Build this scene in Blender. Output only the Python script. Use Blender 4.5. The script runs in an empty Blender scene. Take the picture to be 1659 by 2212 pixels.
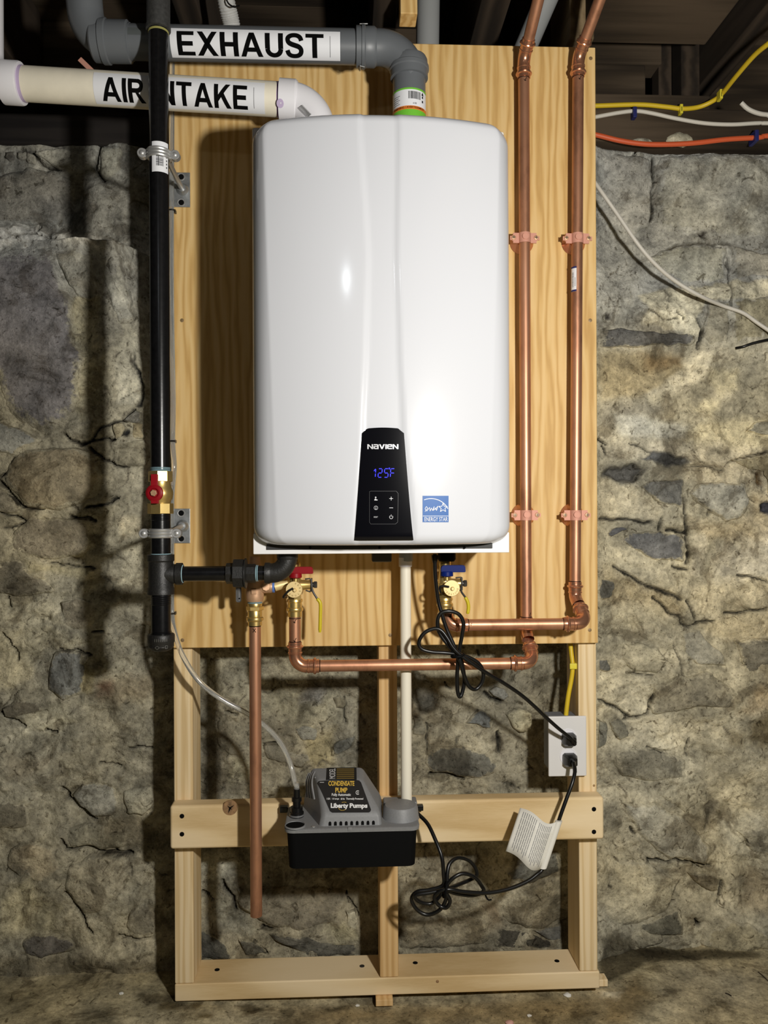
import bpy, bmesh, math, random
import numpy as np
from mathutils import Vector, Matrix, noise as mnoise

random.seed(7)
SC = bpy.context.scene
COL = SC.collection
pi = math.pi

# ------------------------------------------------------------------ camera
F_PX, CAM_D, YAW, ROLL = 1750.0, 1.65, 0.0455, 0.0045
CAM = Vector((0.0, -CAM_D, 1.0))
FW = Vector((math.sin(YAW), math.cos(YAW), 0))
RT0 = Vector((math.cos(YAW), -math.sin(YAW), 0))
UPV = (Vector((0, 0, 1)) + ROLL * RT0).normalized()
RTV = (RT0 - ROLL * Vector((0, 0, 1))).normalized()
cam_data = bpy.data.cameras.new('camera')
cam_data.sensor_fit = 'HORIZONTAL'
cam_data.sensor_width = 36.0
cam_data.lens = 36.0 * F_PX / 1659.0
cam_data.clip_start = 0.02
cam = bpy.data.objects.new('camera', cam_data)
COL.objects.link(cam)
cam.matrix_world = Matrix(((RTV.x, UPV.x, -FW.x, CAM.x), (RTV.y, UPV.y, -FW.y, CAM.y),
                           (RTV.z, UPV.z, -FW.z, CAM.z), (0, 0, 0, 1)))
SC.camera = cam

# ------------------------------------------------------------------ light
world = bpy.data.worlds.new('world')
SC.world = world
world.use_nodes = True
bg = world.node_tree.nodes['Background']
bg.inputs[0].default_value = (0.9, 0.95, 1.0, 1)
bg.inputs[1].default_value = 0.0015


def lamp(name, loc, power, radius, col):
    l = bpy.data.lights.new(name, 'POINT')
    l.energy = power
    l.shadow_soft_size = radius
    l.color = col
    o = bpy.data.objects.new(name, l)
    o.location = loc
    COL.objects.link(o)
    return o


lamp('hand_lamp', (0.49, -1.45, 1.18), 60.0, 0.036, (1.0, 0.965, 0.90))
lamp('ceiling_bulb', (-0.33, -2.35, 1.98), 2.2, 0.045, (0.88, 0.94, 1.0))

SC.view_settings.view_transform = 'Standard'
SC.view_settings.look = 'None'
SC.view_settings.gamma = 1.0
SC.view_settings.use_curve_mapping = False
SC.view_settings.exposure = 0.42


# ------------------------------------------------------------------ helpers
def P(px, py, Y):
    """point of the plane y = Y seen at pixel (px, py)"""
    d = FW + RTV * ((px - 829.5) / F_PX) - UPV * ((py - 1106.0) / F_PX)
    return CAM + d * ((Y + CAM_D) / d.y)


def PP(px, py, p0, n):
    """point of the plane through p0 with normal n seen at pixel (px, py)"""
    d = FW + RTV * ((px - 829.5) / F_PX) - UPV * ((py - 1106.0) / F_PX)
    return CAM + d * ((p0 - CAM).dot(n) / d.dot(n))


def V(*a):
    return Vector(a)


def lin(r, g, b):
    f = lambda c: (c / 255 / 12.92) if c / 255 <= 0.04045 else ((c / 255 + 0.055) / 1.055) ** 2.4
    return (f(r), f(g), f(b), 1.0)


WP = {}


class MB:
    """collects shapes into one mesh"""

    def __init__(self):
        self.bm = bmesh.new()
        self.bev = False

    def merge(self, other):
        me = bpy.data.meshes.new('tmp')
        other.to_mesh(me)
        self.bm.from_mesh(me)
        bpy.data.meshes.remove(me)
        return self

    def box(self, x0, x1, y0, y1, z0, z1, bev=0.0, seg=2, rot=None):
        b = bmesh.new()
        bmesh.ops.create_cube(b, size=1.0)
        c = V((x0 + x1) / 2, (y0 + y1) / 2, (z0 + z1) / 2)
        for v in b.verts:
            v.co = V(v.co.x * (x1 - x0), v.co.y * (y1 - y0), v.co.z * (z1 - z0))
        if bev > 0:
            self.bev = True
            bmesh.ops.bevel(b, geom=b.edges[:], offset=bev, segments=seg, affect='EDGES', profile=0.5)
        for v in b.verts:
            v.co = (rot @ v.co if rot else v.co) + c
        self.merge(b)
        b.free()
        return self

    def rings(self, rings, cap0=True, cap1=True, closed=False):
        bm = self.bm
        vs = [[bm.verts.new(p) for p in r] for r in rings]
        n = len(vs[0])
        pairs = list(zip(vs[:-1], vs[1:]))
        if closed:
            pairs.append((vs[-1], vs[0]))
        for a, b in pairs:
            for i in range(n):
                j = (i + 1) % n
                bm.faces.new((a[i], a[j], b[j], b[i]))
        if not closed:
            if cap0:
                bm.faces.new(vs[0][::-1])
            if cap1:
                bm.faces.new(vs[-1])
        return self

    def tube(self, pts, rad, segs=12, cap=True, closed=False, squash=None):
        pts = [Vector(p) for p in pts]
        n = len(pts)
        rs = rad if isinstance(rad, (list, tuple)) else [rad] * n
        t0 = (pts[1] - pts[0]).normalized()
        a = t0.orthogonal().normalized()
        rings = []
        prev = t0
        for i, p in enumerate(pts):
            if closed:
                t = (pts[(i + 1) % n] - pts[i - 1]).normalized()
            elif i == 0:
                t = t0
            elif i == n - 1:
                t = (pts[-1] - pts[-2]).normalized()
            else:
                t = ((pts[i + 1] - p).normalized() + (p - pts[i - 1]).normalized()).normalized()
            q = prev.rotation_difference(t)
            a = (q @ a)
            a = (a - t * a.dot(t)).normalized()
            prev = t
            b = t.cross(a)
            rings.append([p + (a * math.cos(2 * pi * k / segs) + b * math.sin(2 * pi * k / segs)) * rs[i]
                          for k in range(segs)])
        return self.rings(rings, cap, cap, closed)

    def lathe(self, p, axis, prof, segs=24, cap0=True, cap1=True):
        """prof: list of (t along axis, radius)"""
        ax = Vector(axis).normalized()
        a = ax.orthogonal().normalized()
        b = ax.cross(a)
        p = Vector(p)
        rings = [[p + ax * t + (a * math.cos(2 * pi * k / segs) + b * math.sin(2 * pi * k / segs)) * max(r, 1e-5)
                  for k in range(segs)] for t, r in prof]
        return self.rings(rings, cap0, cap1)

    def hexa(self, p, axis, t0, t1, r, sides=6, bev=0.0008, phase=0.0):
        ax = Vector(axis).normalized()
        a = ax.orthogonal().normalized()
        b = ax.cross(a)
        p = Vector(p)
        rr = [(t0, r - bev), (t0 + bev, r), (t1 - bev, r), (t1, r - bev)]
        rings = [[p + ax * t + (a * math.cos(2 * pi * k / sides + phase) + b * math.sin(2 * pi * k / sides + phase)) * q
                  for k in range(sides)] for t, q in rr]
        return self.rings(rings)

    def prism(self, poly, d):
        """poly: list of 3-D points, extruded by vector d"""
        bm = self.bm
        d = Vector(d)
        a = [bm.verts.new(Vector(p)) for p in poly]
        b = [bm.verts.new(Vector(p) + d) for p in poly]
        n = len(a)
        bm.faces.new(a)
        bm.faces.new(b[::-1])
        for i in range(n):
            j = (i + 1) % n
            bm.faces.new((a[i], b[i], b[j], a[j]))
        return self

    def grid(self, fn, us, vs):
        bm = self.bm
        g = [[bm.verts.new(fn(u, v)) for u in us] for v in vs]
        for j in range(len(vs) - 1):
            for i in range(len(us) - 1):
                bm.faces.new((g[j][i], g[j][i + 1], g[j + 1][i + 1], g[j + 1][i]))
        return self

    def quad(self, a, b, c, d):
        self.bm.faces.new([self.bm.verts.new(Vector(p)) for p in (a, b, c, d)])
        return self

    def sphere(self, c, r, seg=16, scale=(1, 1, 1)):
        b = bmesh.new()
        bmesh.ops.create_uvsphere(b, u_segments=seg, v_segments=max(6, seg // 2), radius=r)
        for v in b.verts:
            v.co = V(v.co.x * scale[0], v.co.y * scale[1], v.co.z * scale[2]) + Vector(c)
        self.merge(b)
        b.free()
        return self


def obj(name, mb, mat, parent=None, smooth=True, label=None, angle=38, fixn=True):
    bm = mb.bm
    if fixn:
        bmesh.ops.recalc_face_normals(bm, faces=bm.faces[:])
    co = np.array([v.co[:] for v in bm.verts])
    c = Vector((co.min(0) + co.max(0)) / 2)
    for v in bm.verts:
        v.co -= c
    me = bpy.data.meshes.new(name)
    bm.to_mesh(me)
    bm.free()
    if smooth:
        me.polygons.foreach_set('use_smooth', [True] * len(me.polygons))
        me.set_sharp_from_angle(angle=math.radians(angle))
    for m in (mat if isinstance(mat, (list, tuple)) else [mat]):
        me.materials.append(m)
    o = bpy.data.objects.new(name, me)
    COL.objects.link(o)
    WP[o] = c
    if parent is not None:
        o.parent = parent
        o.location = c - WP[parent]
    else:
        o.location = c
    if mb.bev and smooth:
        wn = o.modifiers.new('weighted_normals', 'WEIGHTED_NORMAL')
        wn.keep_sharp = True
    if label:
        o['label'] = label
    return o


def thing(name, label, cat, loc, group=None):
    o = bpy.data.objects.new(name, None)
    o.empty_display_size = 0.05
    COL.objects.link(o)
    o.location = Vector(loc)
    WP[o] = Vector(loc)
    o['label'] = label
    o['category'] = cat
    if group:
        o['group'] = group
    return o


def tag(o, label, cat, group=None):
    o['label'] = label
    o['category'] = cat
    if group:
        o['group'] = group
    return o


def smooth_path(pts, n=8, closed=False):
    pts = [Vector(p) for p in pts]
    out = []
    m = len(pts)
    rng = range(m) if closed else range(m - 1)
    for i in rng:
        p1, p2 = pts[i], pts[(i + 1) % m]
        p0 = pts[i - 1] if (i > 0 or closed) else p1 * 2 - p2
        p3 = pts[(i + 2) % m] if (i + 2 < m or closed) else p2 * 2 - p1
        for k in range(n):
            t = k / n
            out.append(0.5 * ((2 * p1) + (p2 - p0) * t + (2 * p0 - 5 * p1 + 4 * p2 - p3) * t * t
                              + (3 * p1 - p0 - 3 * p2 + p3) * t ** 3))
    if not closed:
        out.append(pts[-1])
    return out


def bend(p0, c, p1, R, n=10):
    """straight - arc - straight corner: returns the arc's points"""
    p0, c, p1 = Vector(p0), Vector(c), Vector(p1)
    d0 = (p0 - c).normalized()
    d1 = (p1 - c).normalized()
    ang = d0.angle(d1)
    L = R / math.tan(ang / 2)
    a = c + d0 * L
    b = c + d1 * L
    bis = (d0 + d1).normalized()
    o = c + bis * (R / math.sin(ang / 2))
    va = a - o
    out = []
    tot = pi - ang
    ax = va.cross(b - o).normalized()
    for i in range(n + 1):
        out.append(o + Matrix.Rotation(tot * i / n, 3, ax) @ va)
    return out


# ------------------------------------------------------------------ text
FONT_CACHE = {}


def text_polys(s, bold=0.0, xh=None):
    """list of (verts2d, faces) of a string laid flat, normalised to height 1 of its bounding box"""
    key = (s, bold)
    if key in FONT_CACHE:
        return FONT_CACHE[key]
    cu = bpy.data.curves.new('txt', 'FONT')
    cu.body = s
    cu.size = 1.0
    cu.offset = bold
    cu.resolution_u = 3
    o = bpy.data.objects.new('txt', cu)
    COL.objects.link(o)
    dg = bpy.context.evaluated_depsgraph_get()
    dg.update()
    me = bpy.data.meshes.new_from_object(o.evaluated_get(dg))
    co = [(v.co.x, v.co.y) for v in me.vertices]
    fs = [tuple(p.vertices) for p in me.polygons]
    bpy.data.objects.remove(o)
    bpy.data.curves.remove(cu)
    bpy.data.meshes.remove(me)
    FONT_CACHE[key] = (co, fs)
    return FONT_CACHE[key]


def text_mb(items, fn, cuts=0, mb=None):
    """items: (string, u0, u1, v0, v1, bold[, rotate90]); fn(u, v) -> Vector"""
    mb = mb or MB()
    for it in items:
        s, u0, u1, v0, v1, bold = it[:6]
        rot = len(it) > 6 and it[6]
        co, fs = text_polys(s, bold)
        if not co:
            continue
        if rot:
            co = [(-y, x) for x, y in co]
        xs = [c[0] for c in co]
        ys = [c[1] for c in co]
        x0, x1, y0, y1 = min(xs), max(xs), min(ys), max(ys)
        b = bmesh.new()
        vv = [b.verts.new((u0 + (x - x0) / (x1 - x0) * (u1 - u0), v0 + (y - y0) / (y1 - y0) * (v1 - v0), 0)) for x, y in co]
        for f in fs:
            try:
                b.faces.new([vv[i] for i in f])
            except ValueError:
                pass
        for k in range(1, cuts):
            h = v0 + (v1 - v0) * k / cuts
            bmesh.ops.bisect_plane(b, geom=b.verts[:] + b.edges[:] + b.faces[:], plane_co=(0, h, 0), plane_no=(0, 1, 0))
        for v in b.verts:
            v.co = fn(v.co.x, v.co.y)
        mb.merge(b)
        b.free()
    return mb


# plain bold capitals for the pipe labels, drawn as polygons and ribbons in a box one unit high
def ribbon(path, w):
    out = []
    n = len(path)
    L, R = [], []
    for i, (x, y) in enumerate(path):
        a = path[max(0, i - 1)]
        b = path[min(n - 1, i + 1)]
        dx, dy = b[0] - a[0], b[1] - a[1]
        l = math.hypot(dx, dy) or 1
        L.append((x - dy / l * w / 2, y + dx / l * w / 2))
        R.append((x + dy / l * w / 2, y - dx / l * w / 2))
    for i in range(n - 1):
        out.append([L[i], L[i + 1], R[i + 1], R[i]])
    return out


def arc2(cx, cy, rx, ry, a0, a1, n=12):
    return [(cx + rx * math.cos(math.radians(a0 + (a1 - a0) * i / n)), cy + ry * math.sin(math.radians(a0 + (a1 - a0) * i / n))) for i in range(n + 1)]


ST, SH = 0.212, 0.175


def rect(x0, x1, y0, y1):
    return [(x0, y0), (x1, y0), (x1, y1), (x0, y1)]


def glyph(ch):
    h = 0.5 + SH / 2
    if ch == 'E':
        return 0.74, [rect(0, ST, 0, 1), rect(ST, 0.72, 1 - SH, 1), rect(ST, 0.67, 0.5 - SH / 2, h), rect(ST, 0.74, 0, SH)]
    if ch == 'H':
        return 0.78, [rect(0, ST, 0, 1), rect(0.78 - ST, 0.78, 0, 1), rect(ST, 0.78 - ST, 0.5 - SH / 2, h)]
    if ch == 'I':
        return ST, [rect(0, ST, 0, 1)]
    if ch == 'T':
        return 0.78, [rect(0, 0.78, 1 - SH, 1), rect(0.39 - ST / 2, 0.39 + ST / 2, 0, 1 - SH)]
    if ch == 'X':
        W = 0.90
        return W, [[(0, 0), (0.235, 0), (W - 0.02, 1), (W - 0.25, 1)], [(W - 0.235, 0), (W, 0), (0.25, 1), (0.02, 1)]]
    if ch == 'A':
        W = 0.96
        return W, [[(0, 0), (0.21, 0), (0.58, 1), (0.38, 1)], [(W - 0.21, 0), (W, 0), (0.58, 1), (0.38, 1)], [(0.21, 0.22), (W - 0.21, 0.22), (W - 0.27, 0.22 + SH), (0.27, 0.22 + SH)]]
    if ch == 'N':
        W = 0.78
        return W, [rect(0, ST, 0, 1), rect(W - ST, W, 0, 1), [(0, 1), (ST, 1), (W, 0), (W - ST, 0)]]
    if ch == 'K':
        W = 0.88
        return W, [rect(0, ST, 0, 1), [(ST, 0.30), (ST, 0.56), (0.60, 1), (0.84, 1)], [(0.31, 0.56), (0.47, 0.68), (W, 0), (0.64, 0)]]
    if ch == 'U':
        W = 0.78
        return W, [rect(0, ST, 0.36, 1), rect(W - ST, W, 0.36, 1)] + ribbon(arc2(W / 2, 0.36, W / 2 - ST / 2, 0.36 - SH / 2, 180, 360, 18), ST * 0.95)
    if ch == 'S':
        W = 0.78
        p = [(W - 0.09, 0.69), (0.64, 0.82), (0.53, 0.90), (0.39, 0.925), (0.24, 0.90), (0.13, 0.82), (0.105, 0.72), (0.15, 0.62), (0.27, 0.555), (0.42, 0.51), (0.57, 0.46), (0.66, 0.38), (0.68, 0.28), (0.64, 0.17), (0.54, 0.095), (0.40, 0.07), (0.25, 0.09), (0.14, 0.17), (0.085, 0.32)]
        q = []
        for i in range(len(p) - 1):
            for k in range(3):
                t = k / 3
                p0, p1, p2, p3 = p[max(0, i - 1)], p[i], p[i + 1], p[min(len(p) - 1, i + 2)]
                q.append(tuple(0.5 * ((2 * p1[d]) + (p2[d] - p0[d]) * t + (2 * p0[d] - 5 * p1[d] + 4 * p2[d] - p3[d]) * t * t + (3 * p1[d] - p0[d] - 3 * p2[d] + p3[d]) * t ** 3) for d in (0, 1)))
        q.append(p[-1])
        return W, ribbon(q, ST * 0.93)
    if ch == 'R':
        W = 0.86
        bowl = [(0.46, 1 - SH / 2)] + arc2(0.46, 0.715, 0.22, 0.285 - SH / 2, 90, -90, 12) + [(0.46, 0.43 + SH / 2)]
        return W, [rect(0, ST, 0, 1), rect(ST, 0.46, 1 - SH, 1), rect(ST, 0.46, 0.43, 0.43 + SH)] + ribbon(bowl[1:-1], SH * 1.05) + [[(0.36, 0.45), (0.52, 0.45), (0.62, 0.32), (W, 0), (0.62, 0)]]
    return 0.22, []


def glyph_mb(s, u0, u1, v0, v1, fn, cuts):
    x, polys = 0.0, []
    for ch in s:
        w, ps = glyph(ch)
        polys += [[(px + x, py) for px, py in p] for p in ps]
        x += w + 0.095
    x -= 0.095
    b = bmesh.new()
    for p in polys:
        b.faces.new([b.verts.new((u0 + px / x * (u1 - u0), v0 + py * (v1 - v0), 0)) for px, py in p])
    for k in range(1, cuts):
        h = v0 + (v1 - v0) * k / cuts
        bmesh.ops.bisect_plane(b, geom=b.verts[:] + b.edges[:] + b.faces[:], plane_co=(0, h, 0), plane_no=(0, 1, 0))
    for v in b.verts:
        v.co = fn(v.co.x, v.co.y)
    mb = MB().merge(b)
    b.free()
    return mb


def quad_fn(mb, fn, u0, u1, v0, v1, nu=1, nv=1):
    us = [u0 + (u1 - u0) * i / nu for i in range(nu + 1)]
    vs = [v0 + (v1 - v0) * i / nv for i in range(nv + 1)]
    return mb.grid(fn, us, vs)


# ------------------------------------------------------------------ materials
class NT:
    def __init__(self, name):
        self.m = bpy.data.materials.new(name)
        self.m.use_nodes = True
        self.t = self.m.node_tree
        self.b = self.t.nodes['Principled BSDF']

    def n(self, typ, **kw):
        nd = self.t.nodes.new(typ)
        for k, v in kw.items():
            if k.startswith('i_'):
                key = k[2:]
                key = int(key) if key.isdigit() else key.replace('_', ' ')
                nd.inputs[key].default_value = v
            else:
                setattr(nd, k, v)
        return nd

    def l(self, a, b):
        self.t.links.new(a, b)

    def coords(self, scale=(1, 1, 1), world=False, rnd=True):
        if world:
            src = self.n('ShaderNodeNewGeometry').outputs['Position']
        else:
            src = self.n('ShaderNodeTexCoord').outputs['Object']
        mp = self.n('ShaderNodeMapping')
        mp.inputs['Scale'].default_value = scale
        self.l(src, mp.inputs['Vector'])
        if rnd and not world:
            oi = self.n('ShaderNodeObjectInfo')
            mm = self.n('ShaderNodeMath', operation='MULTIPLY', i_1=37.0)
            self.l(oi.outputs['Random'], mm.inputs[0])
            self.l(mm.outputs[0], mp.inputs['Location'])
        return mp.outputs[0]

    def ramp(self, fac, stops):
        r = self.n('ShaderNodeValToRGB')
        e = r.color_ramp.elements
        while len(e) < len(stops):
            e.new(0.5)
        for el, (p, c) in zip(e, stops):
            el.position = p
            el.color = c if len(c) == 4 else (*c, 1)
        self.l(fac, r.inputs[0])
        return r.outputs[0]

    def bump(self, h, strength, dist=0.002):
        b = self.n('ShaderNodeBump', i_Strength=strength, i_Distance=dist)
        self.l(h, b.inputs['Height'])
        self.l(b.outputs[0], self.b.inputs['Normal'])


def simple(name, col, rough=0.5, metal=0.0, var=0.0, scale=30.0, bump=0.0, spec=0.5, coat=0.0, stretch=(1, 1, 1), detail=4, bscale=None):
    k = NT(name)
    b = k.b
    b.inputs['Base Color'].default_value = col
    b.inputs['Roughness'].default_value = rough
    b.inputs['Metallic'].default_value = metal
    b.inputs['Specular IOR Level'].default_value = spec
    if coat:
        b.inputs['Coat Weight'].default_value = coat
        b.inputs['Coat Roughness'].default_value = 0.11
    if var or bump:
        v = k.coords(stretch)
        n = k.n('ShaderNodeTexNoise', i_Scale=scale, i_Detail=detail, i_Roughness=0.6)
        k.l(v, n.inputs['Vector'])
        if var:
            lo = tuple(max(0, c * (1 - var)) for c in col[:3]) + (1,)
            hi = tuple(min(1, c * (1 + var)) for c in col[:3]) + (1,)
            k.l(k.ramp(n.outputs['Fac'], [(0.3, lo), (0.7, hi)]), b.inputs['Base Color'])
        if bump:
            if bscale:
                n = k.n('ShaderNodeTexNoise', i_Scale=bscale, i_Detail=4, i_Roughness=0.6)
                k.l(v, n.inputs['Vector'])
            k.bump(n.outputs['Fac'], bump)
    return k.m


def m_wood(name, c_dark, c_mid, c_light, freq=38.0, stretch=(1, 1, 0.09), warp=5.0, rough=0.6, rings=True, mott=0.3):
    k = NT(name)
    v = k.coords(stretch)
    n1 = k.n('ShaderNodeTexNoise', i_Scale=7.0, i_Detail=3, i_Roughness=0.5)
    k.l(v, n1.inputs['Vector'])
    w = k.n('ShaderNodeTexWave', wave_type='BANDS', bands_direction='X', i_Scale=freq / 6.28, i_Distortion=warp, i_Detail=2.5)
    w.inputs['Detail Scale'].default_value = 2.2
    k.l(v, w.inputs['Vector'])
    fine = k.n('ShaderNodeTexNoise', i_Scale=160.0, i_Detail=3, i_Roughness=0.7)
    k.l(v, fine.inputs['Vector'])
    mx = k.n('ShaderNodeMath', operation='MULTIPLY_ADD', i_1=0.55, i_2=0.0)
    k.l(w.outputs['Fac'], mx.inputs[0])
    m2 = k.n('ShaderNodeMath', operation='MULTIPLY_ADD', i_1=0.35)
    k.l(n1.outputs['Fac'], m2.inputs[0])
    k.l(mx.outputs[0], m2.inputs[2])
    m3 = k.n('ShaderNodeMath', operation='MULTIPLY_ADD', i_1=0.22)
    k.l(fine.outputs['Fac'], m3.inputs[0])
    k.l(m2.outputs[0], m3.inputs[2])
    k.l(k.ramp(m3.outputs[0], [(0.22, c_dark), (0.5, c_mid), (0.85, c_light)]), k.b.inputs['Base Color'])
    k.b.inputs['Roughness'].default_value = rough
    k.b.inputs['Specular IOR Level'].default_value = 0.3
    k.bump(m3.outputs[0], 0.12, 0.001)
    return k.m


M = {}
M['plywood'] = m_wood('plywood', (0.54, 0.325, 0.11), (0.68, 0.445, 0.17), (0.75, 0.525, 0.235), freq=95.0, stretch=(1, 1, 0.10), warp=9.0)
M['pine'] = m_wood('pine', (0.66, 0.475, 0.24), (0.78, 0.60, 0.345), (0.84, 0.67, 0.42), freq=150.0, stretch=(1, 1, 0.04), warp=8)
M['pine_h'] = m_wood('pine_across', (0.60, 0.42, 0.20), (0.77, 0.59, 0.335), (0.85, 0.68, 0.43), freq=18.0, stretch=(0.22, 1, 2.2), warp=5.0)
M['pine_old'] = m_wood('pine_amber', (0.56, 0.34, 0.135), (0.68, 0.44, 0.195), (0.73, 0.495, 0.24), freq=150.0, stretch=(1, 1, 0.04), warp=3.0)
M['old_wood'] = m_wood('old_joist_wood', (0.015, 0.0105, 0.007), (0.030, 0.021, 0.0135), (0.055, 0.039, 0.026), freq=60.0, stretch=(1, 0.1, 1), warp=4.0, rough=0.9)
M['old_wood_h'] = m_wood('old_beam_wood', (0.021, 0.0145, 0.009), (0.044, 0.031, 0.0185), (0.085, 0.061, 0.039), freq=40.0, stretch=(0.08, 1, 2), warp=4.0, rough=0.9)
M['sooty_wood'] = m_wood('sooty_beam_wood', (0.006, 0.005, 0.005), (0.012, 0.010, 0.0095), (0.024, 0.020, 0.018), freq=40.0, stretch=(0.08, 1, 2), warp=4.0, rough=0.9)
M['white_enamel'] = simple('white_enamel', (0.61, 0.625, 0.665, 1), rough=0.42, spec=0.12, coat=0.8)
M['white_paint'] = simple('white_sheet_metal', (0.78, 0.78, 0.78, 1), rough=0.4)
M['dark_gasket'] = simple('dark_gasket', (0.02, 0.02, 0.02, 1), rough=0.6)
M['black_gloss'] = simple('black_gloss', (0.003, 0.003, 0.0045, 1), rough=0.14, spec=0.3)
M['black_print'] = simple('black_print', (0.003, 0.003, 0.003, 1), rough=0.8, spec=0.05)
M['grey_print'] = simple('grey_print', (0.25, 0.25, 0.25, 1), rough=0.6)
M['white_print'] = simple('white_print', (0.75, 0.75, 0.75, 1), rough=0.5)
M['silver_print'] = simple('silver_print', (0.62, 0.63, 0.66, 1), rough=0.3, metal=0.3)
M['sticker'] = simple('sticker_white', (0.80, 0.81, 0.84, 1), rough=0.4, spec=0.25)
M['gold_print'] = simple('gold_print', (0.62, 0.40, 0.06, 1), rough=0.5)
M['tan_print'] = simple('tan_print', (0.16, 0.11, 0.03, 1), rough=0.5)
M['blue_sticker'] = simple('blue_sticker', (0.012, 0.105, 0.36, 1), rough=0.4, spec=0.25)
M['green_label'] = simple('green_label', (0.16, 0.52, 0.04, 1), rough=0.45)
M['orange_label'] = simple('orange_label', (0.72, 0.20, 0.03, 1), rough=0.45)
M['iron'] = simple('black_iron', (0.006, 0.006, 0.0065, 1), rough=0.24, spec=0.4, var=0.3, scale=120, bump=0.04)
M['cast_iron'] = simple('cast_iron', (0.014, 0.0135, 0.0125, 1), rough=0.45, spec=0.45, var=0.25, scale=300, bump=0.25)
M['thread'] = simple('thread_dope', (0.34, 0.52, 0.58, 1), rough=0.6)
M['galv'] = simple('galvanised_steel', (0.42, 0.44, 0.45, 1), rough=0.38, metal=0.75, var=0.25, scale=70)
M['steel'] = simple('bright_steel', (0.55, 0.55, 0.54, 1), rough=0.42, metal=0.7)
M['dark_steel'] = simple('dark_steel', (0.07, 0.065, 0.06, 1), rough=0.45, metal=0.6)
M['brass'] = simple('brass', (0.70, 0.51, 0.19, 1), rough=0.34, metal=0.85, var=0.1, scale=60)
M['brass_cap'] = simple('satin_brass', (0.80, 0.62, 0.30, 1), rough=0.5, metal=0.35)
M['brass_print'] = simple('brass_stamp', (0.30, 0.20, 0.06, 1), rough=0.6, metal=0.3)
M['bronze'] = simple('bronze', (0.56, 0.34, 0.20, 1), rough=0.5, metal=0.4, var=0.15, scale=60, bump=0.1)
M['copper_clad'] = simple('copper_plate', (0.62, 0.31, 0.23, 1), rough=0.6, metal=0.2, spec=0.3)
M['red_handle'] = simple('red_vinyl', (0.25, 0.005, 0.010, 1), rough=0.45, spec=0.2)
M['blue_handle'] = simple('blue_vinyl', (0.003, 0.014, 0.13, 1), rough=0.45, spec=0.12)
M['yellow_vinyl'] = simple('yellow_vinyl', (0.58, 0.47, 0.012, 1), rough=0.4)
M['black_rubber'] = simple('black_rubber', (0.006, 0.006, 0.006, 1), rough=0.3, spec=0.4)
M['black_plastic'] = simple('black_plastic', (0.004, 0.0042, 0.0045, 1), rough=0.65, spec=0.08, bump=0.1, scale=400)
M['hole'] = simple('dark_hole', (0.004, 0.004, 0.004, 1), rough=0.9, spec=0.1)
M['grey_cpvc'] = simple('grey_cpvc', (0.125, 0.135, 0.145, 1), rough=0.42)
M['grey_pvc'] = simple('pale_grey_pvc', (0.30, 0.31, 0.31, 1), rough=0.5)
M['white_pvc'] = simple('white_pvc', (0.82, 0.81, 0.84, 1), rough=0.35)
M['cream_pvc'] = simple('cream_pvc', (0.85, 0.79, 0.64, 1), rough=0.45, var=0.05, scale=25)
M['drain_pvc'] = simple('drain_pvc', (0.84, 0.79, 0.66, 1), rough=0.4)
M['purple'] = simple('purple_primer', (0.30, 0.16, 0.42, 1), rough=0.5)
M['lilac'] = simple('lilac_primer', (0.52, 0.42, 0.60, 1), rough=0.5)
M['pump_grey'] = simple('pump_grey', (0.205, 0.208, 0.212, 1), rough=0.5, var=0.06, scale=250, bump=0.08)
M['pump_label'] = simple('pump_label', (0.014, 0.014, 0.015, 1), rough=0.4)
M['yellow_cable'] = simple('yellow_cable', (0.66, 0.47, 0.02, 1), rough=0.45)
M['white_cable'] = simple('white_cable', (0.62, 0.59, 0.52, 1), rough=0.5)
M['orange_cable'] = simple('orange_cable', (0.60, 0.10, 0.03, 1), rough=0.5)
M['blue_clip'] = simple('blue_clip', (0.015, 0.02, 0.12, 1), rough=0.45)
M['yellow_clip'] = simple('yellow_clip', (0.72, 0.62, 0.05, 1), rough=0.4)
M['foil'] = simple('wrinkled_white_jacket', (0.55, 0.55, 0.53, 1), rough=0.5, bump=0.8, scale=80)
M['debris'] = simple('white_chip', (0.7, 0.68, 0.62, 1), rough=0.7)
M['pink_chip'] = simple('pink_chip', (0.6, 0.33, 0.27, 1), rough=0.7)
M['paper'] = simple('paper_tag', (0.72, 0.70, 0.63, 1), rough=0.6)
M['plate_white'] = simple('white_wallplate', (0.70, 0.69, 0.68, 1), rough=0.35)


def led():
    k = NT('blue_led')
    k.b.inputs['Base Color'].default_value = (0.0, 0.0, 0.05, 1)
    k.b.inputs['Emission Color'].default_value = (0.012, 0.014, 1.0, 1)
    k.b.inputs['Emission Strength'].default_value = 1.5
    return k.m


def clear_tube():
    k = NT('clear_vinyl')
    k.b.inputs['Base Color'].default_value = (0.93, 0.94, 0.92, 1)
    k.b.inputs['Roughness'].default_value = 0.08
    k.b.inputs['Transmission Weight'].default_value = 0.86
    k.b.inputs['IOR'].default_value = 1.33
    return k.m


def copper():
    k = NT('copper')
    v = k.coords((1, 1, 0.35))
    n = k.n('ShaderNodeTexNoise', i_Scale=22.0, i_Detail=5, i_Roughness=0.65)
    k.l(v, n.inputs['Vector'])
    k.l(k.ramp(n.outputs['Fac'], [(0.28, (0.30, 0.145, 0.085)), (0.48, (0.54, 0.265, 0.155)), (0.75, (0.64, 0.34, 0.21))]), k.b.inputs['Base Color'])
    r = k.n('ShaderNodeMapRange', i_3=0.50, i_4=0.36)
    k.l(n.outputs['Fac'], r.inputs[0])
    k.l(r.outputs[0], k.b.inputs['Roughness'])
    k.b.inputs['Metallic'].default_value = 0.72
    return k.m


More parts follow.
